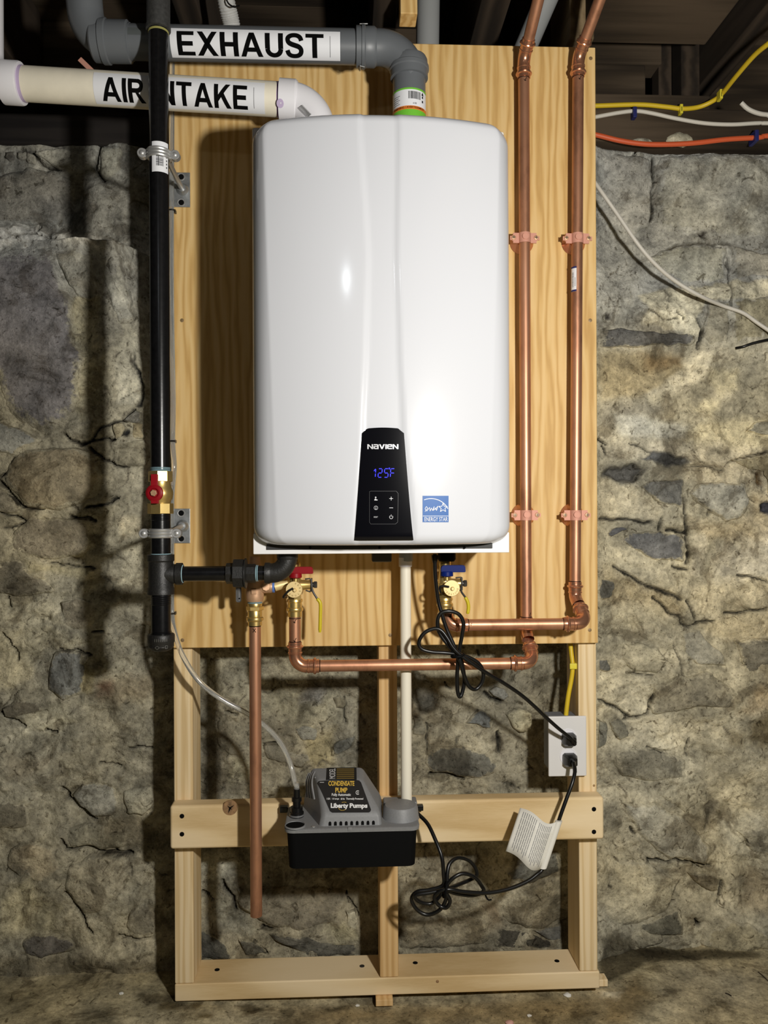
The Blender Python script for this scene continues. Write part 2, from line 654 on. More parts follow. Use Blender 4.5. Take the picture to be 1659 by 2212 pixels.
def copper_fit():
    k = NT('copper_fitting')
    k.b.inputs['Base Color'].default_value = (0.66, 0.32, 0.19, 1)
    k.b.inputs['Metallic'].default_value = 0.82
    k.b.inputs['Roughness'].default_value = 0.24
    return k.m


M['led'] = led()
M['clear'] = clear_tube()
M['copper'] = copper()
M['copper_fit'] = copper_fit()


def mineral(name, use_vcol, objcol, relief=0.75):
    """mortar / stone: base tint from the mesh's colour attribute or the object's colour, mottled and pitted"""
    k = NT(name)
    v = k.coords((1, 1, 1), world=True)
    if use_vcol:
        base = k.n('ShaderNodeVertexColor', layer_name='tint').outputs['Color']
    else:
        # the stone's own colour, with mortar smeared raggedly over its rim
        rim = k.n('ShaderNodeVertexColor', layer_name='tint')
        rn = k.n('ShaderNodeTexNoise', i_Scale=70.0, i_Detail=6, i_Roughness=0.7)
        k.l(v, rn.inputs['Vector'])
        ad = k.n('ShaderNodeMath', operation='MULTIPLY_ADD', i_1=1.5)
        k.l(rn.outputs['Fac'], ad.inputs[0])
        k.l(rim.outputs['Alpha'], ad.inputs[2])
        sm = k.n('ShaderNodeMapRange', i_1=1.12, i_2=1.42, i_3=0.0, i_4=0.92)
        sm.interpolation_type = 'SMOOTHSTEP'
        k.l(ad.outputs[0], sm.inputs[0])
        bx = k.n('ShaderNodeMix', data_type='RGBA')
        k.l(sm.outputs[0], bx.inputs[0])
        k.l(k.n('ShaderNodeObjectInfo').outputs['Color'], bx.inputs[6])
        k.l(rim.outputs['Color'], bx.inputs[7])
        base = bx.outputs[2]
    n1 = k.n('ShaderNodeTexNoise', i_Scale=16.0, i_Detail=8, i_Roughness=0.62)
    n2 = k.n('ShaderNodeTexNoise', i_Scale=95.0, i_Detail=6, i_Roughness=0.72)
    n3 = k.n('ShaderNodeTexNoise', i_Scale=46.0, i_Detail=5, i_Roughness=0.6, i_Distortion=1.2)
    n4 = k.n('ShaderNodeTexNoise', i_Scale=4.0, i_Detail=3, i_Roughness=0.5)
    for n in (n1, n2, n3, n4):
        k.l(v, n.inputs['Vector'])
    f1 = k.ramp(n1.outputs['Fac'], [(0.30, (0.52, 0.52, 0.52)), (0.5, (1, 1, 1)), (0.72, (1.0, 1.0, 1.0))])
    r1 = k.n('ShaderNodeMapRange', i_1=0.28, i_2=0.72, i_3=0.42, i_4=1.5)
    k.l(n1.outputs['Fac'], r1.inputs[0])
    r2 = k.n('ShaderNodeMapRange', i_1=0.25, i_2=0.75, i_3=0.5, i_4=1.45)
    k.l(n2.outputs['Fac'], r2.inputs[0])
    pits = k.ramp(n3.outputs['Fac'], [(0.31, (0.28, 0.26, 0.23)), (0.40, (1, 1, 1))])
    mm = k.n('ShaderNodeMath', operation='MULTIPLY')
    k.l(r1.outputs[0], mm.inputs[0])
    k.l(r2.outputs[0], mm.inputs[1])
    a = k.n('ShaderNodeMix', data_type='RGBA', blend_type='MULTIPLY', i_0=1.0)
    k.l(base, a.inputs[6])
    k.l(mm.outputs[0], a.inputs[7])
    b = k.n('ShaderNodeMix', data_type='RGBA', blend_type='MULTIPLY', i_0=0.9)
    k.l(a.outputs[2], b.inputs[6])
    k.l(pits, b.inputs[7])
    # grime in ragged patches, and fine dark specks
    n5 = k.n('ShaderNodeTexNoise', i_Scale=10.0, i_Detail=9, i_Roughness=0.7, i_Distortion=0.8)
    n6 = k.n('ShaderNodeTexNoise', i_Scale=210.0, i_Detail=3, i_Roughness=0.6)
    k.l(v, n5.inputs['Vector'])
    k.l(v, n6.inputs['Vector'])
    grime = k.ramp(n5.outputs['Fac'], [(0.40, (0.52, 0.50, 0.47)), (0.47, (0.9, 0.9, 0.89)), (0.62, (1.12, 1.12, 1.12))])
    speck = k.ramp(n6.outputs['Fac'], [(0.30, (0.35, 0.33, 0.31)), (0.40, (1, 1, 1))])
    g1 = k.n('ShaderNodeMix', data_type='RGBA', blend_type='MULTIPLY', i_0=1.0)
    k.l(b.outputs[2], g1.inputs[6])
    k.l(grime, g1.inputs[7])
    b = k.n('ShaderNodeMix', data_type='RGBA', blend_type='MULTIPLY', i_0=0.85)
    k.l(g1.outputs[2], b.inputs[6])
    k.l(speck, b.inputs[7])
    # slow drift between grey and yellowish
    hue = k.ramp(n4.outputs['Fac'], [(0.38, (0.97, 0.99, 1.01)), (0.62, (1.03, 1.0, 0.92))])
    c = k.n('ShaderNodeMix', data_type='RGBA', blend_type='MULTIPLY', i_0=1.0)
    k.l(b.outputs[2], c.inputs[6])
    k.l(hue, c.inputs[7])
    k.l(c.outputs[2], k.b.inputs['Base Color'])
    k.b.inputs['Roughness'].default_value = 0.92
    k.b.inputs['Specular IOR Level'].default_value = 0.15
    hs = k.n('ShaderNodeMath', operation='MULTIPLY_ADD', i_1=0.5)
    k.l(n2.outputs['Fac'], hs.inputs[0])
    hp = k.n('ShaderNodeMath', operation='MULTIPLY_ADD', i_1=0.4)
    k.l(n3.outputs['Fac'], hp.inputs[0])
    k.l(n1.outputs['Fac'], hp.inputs[2])
    k.l(hp.outputs[0], hs.inputs[2])
    k.bump(hs.outputs[0], relief, 0.009)
    return k.m


M['mortar'] = mineral('mortar', True, False)
M['stone'] = mineral('field_stone', False, True)
M['concrete'] = mineral('rough_concrete', True, False, 0.22)

# ================================================================== SETTING
def hash2(ix, iy, seed):
    h = (ix.astype(np.int64) * 374761393 + iy.astype(np.int64) * 668265263 + seed * 974634777) & 0x7fffffff
    h = ((h ^ (h >> 13)) * 1274126177) & 0x7fffffff
    return ((h ^ (h >> 16)) & 0xffff) / 65535.0


def vnoise(x, y, seed):
    ix, iy = np.floor(x), np.floor(y)
    fx, fy = x - ix, y - iy
    fx = fx * fx * (3 - 2 * fx)
    fy = fy * fy * (3 - 2 * fy)
    a, b = hash2(ix, iy, seed), hash2(ix + 1, iy, seed)
    c, d = hash2(ix, iy + 1, seed), hash2(ix + 1, iy + 1, seed)
    return (a * (1 - fx) + b * fx) * (1 - fy) + (c * (1 - fx) + d * fx) * fy


def fbm(x, y, f, octv, seed, gain=0.5):
    s, a, t = 0, 1.0, 0
    for i in range(octv):
        s = s + a * (vnoise(x * f, y * f, seed + i * 17) - 0.5)
        t += a
        a *= gain
        f *= 2.03
    return s / t * 2


def sstep(x, a, b):
    t = np.clip((x - a) / (b - a), 0, 1)
    return t * t * (3 - 2 * t)


def base_depth(X, Z):
    Y = np.full_like(X, 0.150)
    left = 1 - sstep(X, -0.42, -0.30)
    a = sstep(X, -0.50, -0.40)
    zl = sstep(Z, 0.9, 1.1)
    far = 0.125 - 0.028 * zl + 0.125 * sstep(Z, 1.580, 1.592)
    near = 0.125 + 0.020 * zl + 0.135 * sstep(Z, 1.25, 1.62)
    Y += left * (far * (1 - a) + near * a - 0.150)
    right = sstep(X, 0.50, 0.62)
    Y += right * (0.018 + 0.03 * sstep(Z, 1.35, 1.75))
    Y += left * 0.14 * sstep(Z, 1.843, 1.853) + right * 0.10 * sstep(Z, 1.832, 1.838)
    # lumpy mortar ledge near the foot of the wall
    Y += -0.03 * (1 - sstep(Z, 0.0, 0.12)) * (0.5 + 0.5 * fbm(X, Z, 3, 2, 5))
    return Y


def wall_raw(X, Z):
    Y = base_depth(X, Z)
    Y = Y + 0.022 * fbm(X, Z, 5.5, 3, 11) + 0.010 * fbm(X, Z, 26, 4, 23, 0.6)
    rd = 1 - np.abs(fbm(X, Z, 15, 3, 31)) * 3
    Y = Y + 0.004 * np.clip(rd, 0, 1)
    mid = sstep(X, -0.37, -0.35) * (1 - sstep(X, 0.53, 0.55))
    return np.where(mid > 0.5, np.maximum(Y, 0.108), Y)


def wall_y(x, z):
    return float(wall_raw(np.array([x]), np.array([z]))[0])


def PW(px, py, off=0.0):
    """point on the stone wall at a pixel"""
    Y = 0.16
    for _ in range(4):
        q = P(px, py, Y)
        Y = wall_y(q.x, q.z) + off
    return P(px, py, Y)


def PB(px, py):
    Y = 0.15
    for _ in range(2):
        q = P(px, py, Y)
        Y = float(base_depth(np.array([q.x]), np.array([q.z]))[0])
    return P(px, py, Y)


xs = np.concatenate([np.linspace(-1.6, -0.84, 20)[:-1], np.arange(-0.84, 1.0, 0.0033), np.linspace(1.0, 1.7, 18)[1:]])
zs = np.arange(-0.03, 1.93, 0.0033)
GX, GZ = np.meshgrid(xs, zs)
GY = wall_raw(GX, GZ)
TINT = np.zeros(GX.shape + (3,))
t1 = sstep(fbm(GX, GZ, 4.5, 4, 77), -0.35, 0.35)[..., None]
TINT[:] = np.array([0.60, 0.545, 0.40]) * t1 + np.array([0.45, 0.415, 0.315]) * (1 - t1)
# the upper courses are greyer, the foot of the wall browner
up = sstep(GZ, 1.30, 1.55)[..., None]
TINT = TINT * (1 - up) + np.array([0.50, 0.495, 0.455]) * up * (0.8 + 0.25 * t1)
TINT *= (0.76 + 0.40 * sstep(GX, 0.5, 0.56) + 0.24 * (1 - sstep(GX, -0.42, -0.36)))[..., None]  # bays behind the frame toned down, their dimmer light put into the tint
WX = GX + 0.010 * fbm(GX, GZ, 40, 3, 3)
WZ = GZ + 0.010 * fbm(GX, GZ, 40, 3, 4)


def poly_sd(px, pz, poly):
    """signed distance (inside negative) of points to a polygon"""
    d = np.full(px.shape, 1e9)
    inside = np.zeros(px.shape, bool)
    n = len(poly)
    for i in range(n):
        ax, az = poly[i]
        bx, bz = poly[(i + 1) % n]
        ex, ez = bx - ax, bz - az
        t = np.clip(((px - ax) * ex + (pz - az) * ez) / (ex * ex + ez * ez + 1e-12), 0, 1)
        d = np.minimum(d, (px - ax - t * ex) ** 2 + (pz - az - t * ez) ** 2)
        cond = ((az > pz) != (bz > pz)) & (px < (bx - ax) * (pz - az) / (bz - az + 1e-12) + ax)
        inside ^= cond
    d = np.sqrt(d)
    return np.where(inside, -d, d)


def window(pts, pad):
    x0, x1 = min(p[0] for p in pts) - pad, max(p[0] for p in pts) + pad
    z0, z1 = min(p[1] for p in pts) - pad, max(p[1] for p in pts) + pad
    i0, i1 = np.searchsorted(xs, [x0, x1])
    j0, j1 = np.searchsorted(zs, [z0, z1])
    return slice(j0, j1), slice(i0, i1)


def paint(pix, col, feather=0.008, amt=1.0, push=0.0):
    pts = [(q.x, q.z) for q in (PB(*p) for p in pix)]
    sl = window(pts, 0.05)
    if WX[sl].size == 0:
        return
    sd = poly_sd(WX[sl], WZ[sl], pts)
    w = (1 - sstep(sd, -feather, feather)) * amt
    TINT[sl] = TINT[sl] * (1 - w[..., None]) + np.array(col) * (1.42 if pts[0][0] > 0.5 else 1.15 if pts[0][0] < -0.36 else 0.86) * w[..., None]  # patches follow the same toning, darker in the dim bays
    GY[sl] += push * (1 - sstep(sd, -0.012, 0.004))


def crack(pix, width=3.0, depth=0.014, col=(0.05, 0.045, 0.035)):
    pts = [PB(*p) for p in pix]
    pts = [(q.x, q.z) for q in pts]
    sl = window(pts, 0.03)
    if WX[sl].size == 0:
        return
    px, pz = WX[sl] * 0.6 + GX[sl] * 0.4, WZ[sl] * 0.6 + GZ[sl] * 0.4
    d = np.full(px.shape, 1e9)
    for (ax, az), (bx, bz) in zip(pts[:-1], pts[1:]):
        ex, ez = bx - ax, bz - az
        t = np.clip(((px - ax) * ex + (pz - az) * ez) / (ex * ex + ez * ez + 1e-12), 0, 1)
        d = np.minimum(d, np.sqrt((px - ax - t * ex) ** 2 + (pz - az - t * ez) ** 2))
    width = width * (0.62 if width < 3 else 0.8)
    if width < 1.9 and col[0] < 0.1:
        col = (0.13, 0.115, 0.085)
    hw = width * 0.00102 * 0.5 * (0.75 + 0.8 * np.clip(0.5 + fbm(px, pz, 60, 2, 9), 0, 1))
    w = 1 - sstep(d, hw * 0.6, hw * 1.5 + 0.0015)
    GY[sl] += depth * w
    TINT[sl] = TINT[sl] * (1 - w[..., None]) + np.array(col) * w[..., None]  # dirt and the groove's shade both go into the crack colour


LIGHT_M = (0.66, 0.61, 0.46)
WHITE_M = (0.74, 0.72, 0.66)
TAN = (0.58, 0.51, 0.35)
DARK = (0.10, 0.098, 0.09)
DIRT = (0.22, 0.185, 0.125)
# mortar patches, stains and damp (pixels of the photograph, laid on the wall)
paint([(-60, 488), (40, 482), (120, 500), (205, 505), (215, 532), (110, 530), (0, 537), (-60, 537)], WHITE_M, push=-0.012)
paint([(158, 640), (210, 640), (212, 900), (170, 905), (160, 840), (178, 780), (152, 700)], (0.56, 0.505, 0.35))
paint([(255, 700), (300, 720), (303, 860), (285, 880), (250, 870)], (0.70, 0.65, 0.50))
paint([(65, 1217), (125, 1222), (200, 1228), (215, 1225), (200, 1258), (150, 1245), (90, 1238), (65, 1230)], (0.62, 0.55, 0.36))
paint([(255, 1120), (305, 1120), (305, 1155), (260, 1160)], (0.68, 0.60, 0.42))
paint([(255, 1185), (305, 1170), (308, 1260), (260, 1255)], (0.66, 0.60, 0.44))
paint([(0, 1290), (110, 1300), (140, 1345), (60, 1355), (0, 1340)], (0.62, 0.56, 0.40))
paint([(-20, 1360), (100, 1355), (200, 1390), (100, 1400), (60, 1470), (-20, 1500)], (0.60, 0.54, 0.38))
paint([(60, 1540), (150, 1520), (160, 1560), (110, 1590), (40, 1580)], (0.60, 0.55, 0.40))
paint([(170, 1430), (205, 1440), (200, 1500), (175, 1490)], (0.56, 0.49, 0.30))
paint([(205, 1470), (330, 1450), (338, 1500), (250, 1520), (210, 1500)], (0.34, 0.29, 0.20), 0.02)
paint([(215, 1480), (245, 1470), (240, 1498), (220, 1500)], (0.24, 0.15, 0.10), 0.015)
paint([(0, 1620), (110, 1640), (70, 1680), (20, 1682)], (0.40, 0.35, 0.25), 0.015)
paint([(0, 1940), (60, 1900), (130, 1960), (120, 2010), (0, 2020)], (0.52, 0.47, 0.32), 0.02)
# middle bays
paint([(432, 1410), (545, 1410), (560, 1530), (432, 1500)], (0.55, 0.51, 0.38), 0.02)
paint([(570, 1470), (640, 1470), (720, 1480), (740, 1560), (640, 1560), (575, 1530)], (0.56, 0.52, 0.38), 0.02)
paint([(660, 1490), (690, 1475), (705, 1490), (690, 1515), (650, 1515)], (0.66, 0.64, 0.58), 0.01)
paint([(660, 1590), (720, 1570), (725, 1640), (690, 1660), (665, 1640)], (0.58, 0.50, 0.30), 0.015)
paint([(500, 1640), (540, 1640), (540, 1690), (495, 1690)], (0.60, 0.56, 0.40), 0.012)
paint([(895, 1450), (940, 1470), (940, 1530), (910, 1540), (893, 1520)], DARK, 0.015, 0.85, push=0.02)
paint([(960, 1570), (1040, 1580), (1060, 1600), (1080, 1650), (1010, 1600), (950, 1600)], (0.60, 0.55, 0.41), 0.012)
paint([(1060, 1580), (1085, 1590), (1080, 1625), (1068, 1620)], (0.13, 0.11, 0.08), 0.01, 0.8, push=0.012)
paint([(900, 1440), (1000, 1460), (1060, 1480), (1050, 1520), (960, 1500), (900, 1480)], (0.40, 0.37, 0.28), 0.02, 0.7)
paint([(432, 1840), (510, 1840), (510, 1910), (432, 1910)], (0.66, 0.63, 0.50), 0.02)
paint([(470, 1930), (550, 2000), (590, 2020), (500, 2020), (450, 1990)], (0.60, 0.57, 0.44), 0.012)
paint([(700, 2010), (740, 1985), (775, 2000), (775, 2030), (730, 2035)], (0.56, 0.52, 0.36), 0.012)
paint([(1040, 1960), (1075, 1950), (1085, 2000), (1060, 2010)], (0.33, 0.27, 0.18), 0.012)
# right-hand strip
paint([(1378, 640), (1444, 622), (1520, 620), (1588, 606), (1700, 611), (1700, 634), (1655, 640), (1586, 649), (1520, 656), (1506, 684), (1506, 726), (1456, 718), (1380, 700), (1399, 668)], LIGHT_M, 0.004, push=-0.006)
paint([(1294, 760), (1400, 762), (1476, 767), (1479, 794), (1440, 835), (1380, 860), (1294, 860)], (0.40, 0.34, 0.22), 0.015)
paint([(1380, 762), (1470, 765), (1470, 790), (1400, 800)], (0.24, 0.17, 0.09), 0.015, 0.8)
paint([(1480, 762), (1540, 762), (1540, 790), (1530, 815), (1470, 840), (1400, 850), (1440, 830), (1480, 800)], (0.66, 0.61, 0.47), 0.010, push=-0.005)
paint([(1530, 800), (1590, 800), (1600, 835), (1500, 880), (1540, 905), (1659, 900), (1700, 960), (1580, 985), (1480, 960), (1500, 930), (1560, 880)], (0.62, 0.56, 0.39), 0.012)
paint([(1294, 862), (1400, 865), (1440, 880), (1420, 900), (1360, 905), (1300, 930)], (0.36, 0.33, 0.26), 0.02, 0.8)
paint([(1325, 895), (1420, 905), (1490, 925), (1480, 945), (1400, 950), (1340, 935)], (0.66, 0.63, 0.52), 0.01)
paint([(1294, 935), (1400, 950), (1560, 960), (1659, 975), (1580, 1010), (1500, 1000), (1380, 985), (1300, 1000)], (0.62, 0.56, 0.42), 0.02)
paint([(1490, 1000), (1580, 1000), (1630, 1020), (1620, 1045), (1500, 1040), (1480, 1025)], (0.60, 0.535, 0.39), 0.015)
paint([(1300, 1035), (1390, 1060), (1430, 1090), (1420, 1120), (1294, 1120)], (0.56, 0.50, 0.36), 0.012)
paint([(1620, 1060), (1659, 1060), (1700, 1180), (1520, 1160), (1490, 1120), (1560, 1140), (1620, 1110)], (0.54, 0.46, 0.31), 0.02)
paint([(1496, 1150), (1525, 1150), (1520, 1250), (1495, 1250)], (0.62, 0.56, 0.42), 0.005)
paint([(1560, 1180), (1700, 1160), (1700, 1260), (1540, 1260)], (0.58, 0.54, 0.44), 0.03)
paint([(1294, 1220), (1480, 1300), (1470, 1330), (1380, 1300), (1294, 1300)], (0.42, 0.36, 0.24), 0.02)
paint([(1480, 1260), (1700, 1250), (1700, 1310), (1520, 1330)], (0.56, 0.50, 0.36), 0.02)
paint([(1510, 1350), (1580, 1330), (1700, 1318), (1700, 1375), (1600, 1385), (1540, 1370)], (0.56, 0.49, 0.34), 0.015)
paint([(1300, 1455), (1400, 1465), (1410, 1540), (1350, 1555), (1300, 1530)], (0.62, 0.57, 0.43), 0.012)
paint([(1360, 1560), (1450, 1540), (1520, 1560), (1500, 1620), (1400, 1620), (1360, 1600)], (0.62, 0.56, 0.41), 0.012)
paint([(1640, 1480), (1700, 1480), (1700, 1550), (1600, 1540)], (0.40, 0.33, 0.22), 0.02)
paint([(1616, 1563), (1659, 1540), (1700, 1540), (1700, 1620), (1622, 1604)], (0.20, 0.165, 0.10), 0.012)
paint([(1565, 1580), (1612, 1575), (1608, 1610), (1570, 1610)], (0.26, 0.22, 0.14), 0.012, 0.8)
paint([(1520, 1740), (1540, 1725), (1560, 1740), (1545, 1770), (1530, 1790), (1522, 1760)], (0.11, 0.10, 0.08), 0.01, 0.85, push=0.012)
paint([(1560, 1770), (1659, 1760), (1659, 1860), (1580, 1850)], (0.50, 0.47, 0.37), 0.02)
paint([(1600, 1880), (1700, 1900), (1700, 1990), (1600, 1960)], (0.34, 0.29, 0.20), 0.02)
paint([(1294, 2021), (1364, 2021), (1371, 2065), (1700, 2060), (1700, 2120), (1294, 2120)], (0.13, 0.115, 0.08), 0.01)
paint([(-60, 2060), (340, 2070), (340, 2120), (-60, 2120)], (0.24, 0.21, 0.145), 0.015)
# cavities
paint([(1303, 1029), (1317, 1005), (1371, 1004), (1392, 1013), (1371, 1045), (1326, 1034)], (0.12, 0.115, 0.105), 0.008, 1, push=0.030)
paint([(1383, 988), (1408, 979), (1449, 979), (1481, 985), (1491, 997), (1476, 1007), (1444, 1008), (1412, 997)], (0.13, 0.13, 0.125), 0.005, 1, push=0.014)
paint([(1630, 1020), (1645, 1018), (1650, 1045), (1634, 1045)], (0.13, 0.085, 0.04), 0.006, 1, push=0.014)
paint([(1645, 1089), (1659, 1080), (1700, 1085), (1700, 1115), (1648, 1109)], (0.05, 0.05, 0.06), 0.004, 1, push=0.016)
paint([(1513, 500), (1528, 503), (1526, 520), (1514, 512)], (0.05, 0.045, 0.04), 0.003, 1, push=0.012)
paint([(1545, 475), (1560, 480), (1578, 485), (1570, 495), (1550, 492)], (0.08, 0.07, 0.06), 0.004, 0.8, push=0.008)
paint([(1303, 676), (1318, 676), (1316, 693), (1305, 690)], (0.05, 0.045, 0.04), 0.004, 1, push=0.012)
paint([(275, 925), (283, 933), (278, 942), (266, 937)], (0.03, 0.03, 0.03), 0.003, 1, push=0.02)
paint([(283, 757), (290, 770), (306, 805), (308, 880), (300, 880), (297, 815)], (0.02, 0.02, 0.02), 0.003, 1, push=0.03)
for pix, w in [
    ([(45, 320), (60, 327), (75, 333), (90, 350), (110, 358), (130, 369)], 4), ([(216, 316), (211, 335), (208, 362), (216, 378), (224, 390)], 5),
    ([(88, 455), (87, 478), (80, 500)], 2.5), ([(142, 460), (136, 472), (128, 482)], 2.5), ([(0, 517), (30, 522), (35, 510), (50, 500), (90, 510), (125, 516)], 2),
    ([(32, 525), (36, 515)], 2), ([(138, 935), (150, 950), (167, 957), (190, 955), (215, 925), (245, 910), (270, 905), (290, 886)], 4.5),
    ([(190, 953), (230, 947), (248, 950)], 3.5), ([(190, 968), (215, 985), (250, 1005), (275, 1010)], 4), ([(0, 1027), (15, 1022), (30, 985)], 4),
    ([(0, 1040), (20, 1062), (50, 1095), (65, 1101), (90, 1098)], 5), ([(185, 1096), (220, 1090), (252, 1075)], 4), ([(140, 970), (132, 990), (118, 1018)], 2),
    ([(0, 1108), (40, 1118), (60, 1125), (40, 1137), (10, 1141)], 3), ([(150, 1115), (190, 1118), (205, 1125)], 4), ([(110, 1215), (125, 1220), (170, 1225), (205, 1224)], 2.5),
    ([(12, 1288), (20, 1315)], 2), ([(0, 1365), (35, 1415), (40, 1430)], 2), ([(130, 1400), (165, 1402), (195, 1415)], 2.5), ([(203, 1366), (222, 1367)], 2.5),
    ([(0, 1540), (40, 1553), (55, 1570)], 2), ([(100, 1578), (122, 1580)], 3), ([(132, 1705), (142, 1712), (143, 1725), (160, 1735), (180, 1762), (205, 1773)], 4),
    ([(275, 1613), (330, 1613)], 2.5), ([(134, 1813), (143, 1834), (180, 1832), (205, 1829), (222, 1840), (285, 1843)], 4), ([(160, 1945), (180, 1978), (200, 2015)], 3),
    ([(140, 1925), (160, 1945)], 2), ([(255, 2020), (290, 2027), (330, 2025)], 2), ([(214, 1645), (250, 1655), (260, 1660)], 2.5),
    ([(566, 1606), (590, 1604), (613, 1610)], 2.5), ([(744, 1506), (741, 1528), (745, 1550), (750, 1562)], 2.5), ([(490, 1538), (515, 1540)], 2),
    ([(485, 1905), (488, 1920), (500, 1940), (510, 1965)], 5), ([(590, 1922), (597, 1940), (601, 1966)], 4), ([(694, 1917), (697, 1945), (700, 1975)], 4),
    ([(570, 2000), (590, 2003)], 5), ([(550, 2030), (565, 2045), (580, 2055)], 3), ([(436, 1923), (460, 1942)], 2), ([(750, 1930), (775, 1975)], 2.5),
    ([(930, 1669), (965, 1672), (1000, 1683)], 3.5), ([(1049, 1492), (1062, 1508), (1080, 1515)], 5), ([(1074, 1580), (1077, 1622)], 4), ([(920, 1560), (924, 1620)], 2.5),
    ([(985, 1595), (988, 1640)], 2), ([(1033, 1405), (1035, 1415)], 3), ([(958, 1472), (972, 1485)], 2),
    ([(1412, 336), (1416, 370), (1412, 400), (1411, 440), (1410, 470)], 5), ([(1364, 325), (1366, 340)], 2), ([(1577, 555), (1575, 600), (1572, 665)], 3),
    ([(1440, 540), (1470, 527), (1520, 525), (1590, 528), (1640, 545)], 2.5), ([(1458, 677), (1471, 686), (1471, 692)], 3), ([(1399, 672), (1425, 690), (1460, 692)], 1.8),
    ([(1505, 690), (1512, 715), (1508, 750)], 5), ([(1436, 668), (1444, 640), (1437, 625)], 1.5), ([(1295, 947), (1312, 957)], 3), ([(1304, 962), (1312, 980)], 3),
    ([(1360, 958), (1380, 963), (1405, 978)], 2), ([(1455, 964), (1462, 980)], 2.5), ([(1480, 1005), (1520, 1007), (1558, 1014), (1575, 998), (1610, 985), (1659, 975)], 2.8),
    ([(1294, 1120), (1350, 1121), (1390, 1128), (1412, 1125)], 4), ([(1428, 1120), (1425, 1135), (1424, 1150)], 3), ([(1438, 1143), (1465, 1151), (1482, 1149)], 5),
    ([(1477, 1075), (1482, 1110), (1485, 1170), (1488, 1217)], 4.5), ([(1527, 1093), (1526, 1112)], 3), ([(1618, 1078), (1632, 1085)], 2),
    ([(1325, 1224), (1350, 1237), (1380, 1256), (1420, 1276), (1455, 1288), (1470, 1296)], 5), ([(1410, 1292), (1430, 1308), (1450, 1325), (1470, 1330), (1476, 1345), (1490, 1352), (1510, 1343), (1545, 1341)], 4),
    ([(1485, 1295), (1497, 1318), (1505, 1335)], 4), ([(1570, 1326), (1600, 1326), (1630, 1319), (1659, 1314)], 4), ([(1455, 1222), (1475, 1230), (1489, 1233)], 4),
    ([(1600, 1244), (1635, 1250), (1659, 1259)], 3.5), ([(1595, 1388), (1615, 1397), (1634, 1410)], 4), ([(1458, 1390), (1470, 1430), (1476, 1460)], 2.2), ([(1489, 1425), (1494, 1445)], 2.5),
    ([(1292, 1512), (1320, 1525), (1345, 1535), (1358, 1555)], 3.5), ([(1414, 1502), (1405, 1520), (1402, 1545), (1380, 1553), (1350, 1557)], 3), ([(1365, 1452), (1385, 1460), (1415, 1460)], 2),
    ([(1400, 1615), (1425, 1622), (1440, 1627)], 3), ([(1488, 1600), (1490, 1635)], 2.5), ([(1400, 1857), (1445, 1863), (1500, 1866), (1540, 1877)], 3.5), ([(1498, 1866), (1515, 1882)], 2.5),
    ([(1564, 1908), (1560, 1935), (1557, 1955)], 4), ([(1318, 1912), (1332, 1923)], 6), ([(1365, 1790), (1375, 1805)], 5), ([(1616, 1810), (1623, 1830)], 5),
    ([(1420, 1945), (1440, 1955), (1460, 1953)], 3), ([(1503, 1985), (1512, 2005)], 5), ([(1360, 1755), (1400, 1780), (1425, 1793)], 2.5), ([(1535, 1770), (1530, 1795)], 4)]:
    crack(pix, w)
# loose hair-fine cracks all over the parging
rc = random.Random(5)
for _ in range(110):
    px, py = rc.choice([(rc.uniform(0, 330), rc.uniform(330, 2040)), (rc.uniform(1295, 1655), rc.uniform(330, 2010)), (rc.uniform(435, 810), rc.uniform(1420, 1700)), (rc.uniform(895, 1200), rc.uniform(1420, 1980))])
    ang = rc.uniform(-0.6, 0.6) if rc.random() < 0.6 else rc.uniform(1.0, 2.2)
    pts = [(px, py)]
    for _k in range(rc.randint(2, 4)):
        ang += rc.uniform(-0.7, 0.7)
        l = rc.uniform(6, 16)
        pts.append((pts[-1][0] + l * math.cos(ang), pts[-1][1] + l * math.sin(ang)))
    crack(pts, rc.uniform(0.8, 1.6), rc.uniform(0.002, 0.005), (0.20, 0.175, 0.13))

TINT *= 0.86
nz, nx = GX.shape
verts = np.stack([GX, GY, GZ], -1).reshape(-1, 3)
idx = np.arange(nx * nz).reshape(nz, nx)
faces = np.stack([idx[:-1, :-1], idx[:-1, 1:], idx[1:, 1:], idx[1:, :-1]], -1).reshape(-1, 4)


def np_mesh(name, verts, faces, mat, tint=None):
    me = bpy.data.meshes.new(name)
    me.vertices.add(len(verts))
    me.vertices.foreach_set('co', verts.astype(np.float32).ravel())
    me.loops.add(faces.size)
    me.loops.foreach_set('vertex_index', faces.astype(np.int32).ravel())
    me.polygons.add(len(faces))
    me.polygons.foreach_set('loop_start', np.arange(0, faces.size, 4, dtype=np.int32))
    me.polygons.foreach_set('use_smooth', np.ones(len(faces), bool))
    me.update(calc_edges=True)
    if tint is not None:
        at = me.color_attributes.new('tint', 'FLOAT_COLOR', 'POINT')
        c = np.ones((len(verts), 4), np.float32)
        c[:, :3] = tint.reshape(-1, 3)
        at.data.foreach_set('color', c.ravel())
    me.materials.append(mat)
    o = bpy.data.objects.new(name, me)
    COL.objects.link(o)
    WP[o] = Vector((0, 0, 0))
    return o


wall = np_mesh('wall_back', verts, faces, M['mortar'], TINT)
wall['kind'] = 'structure'

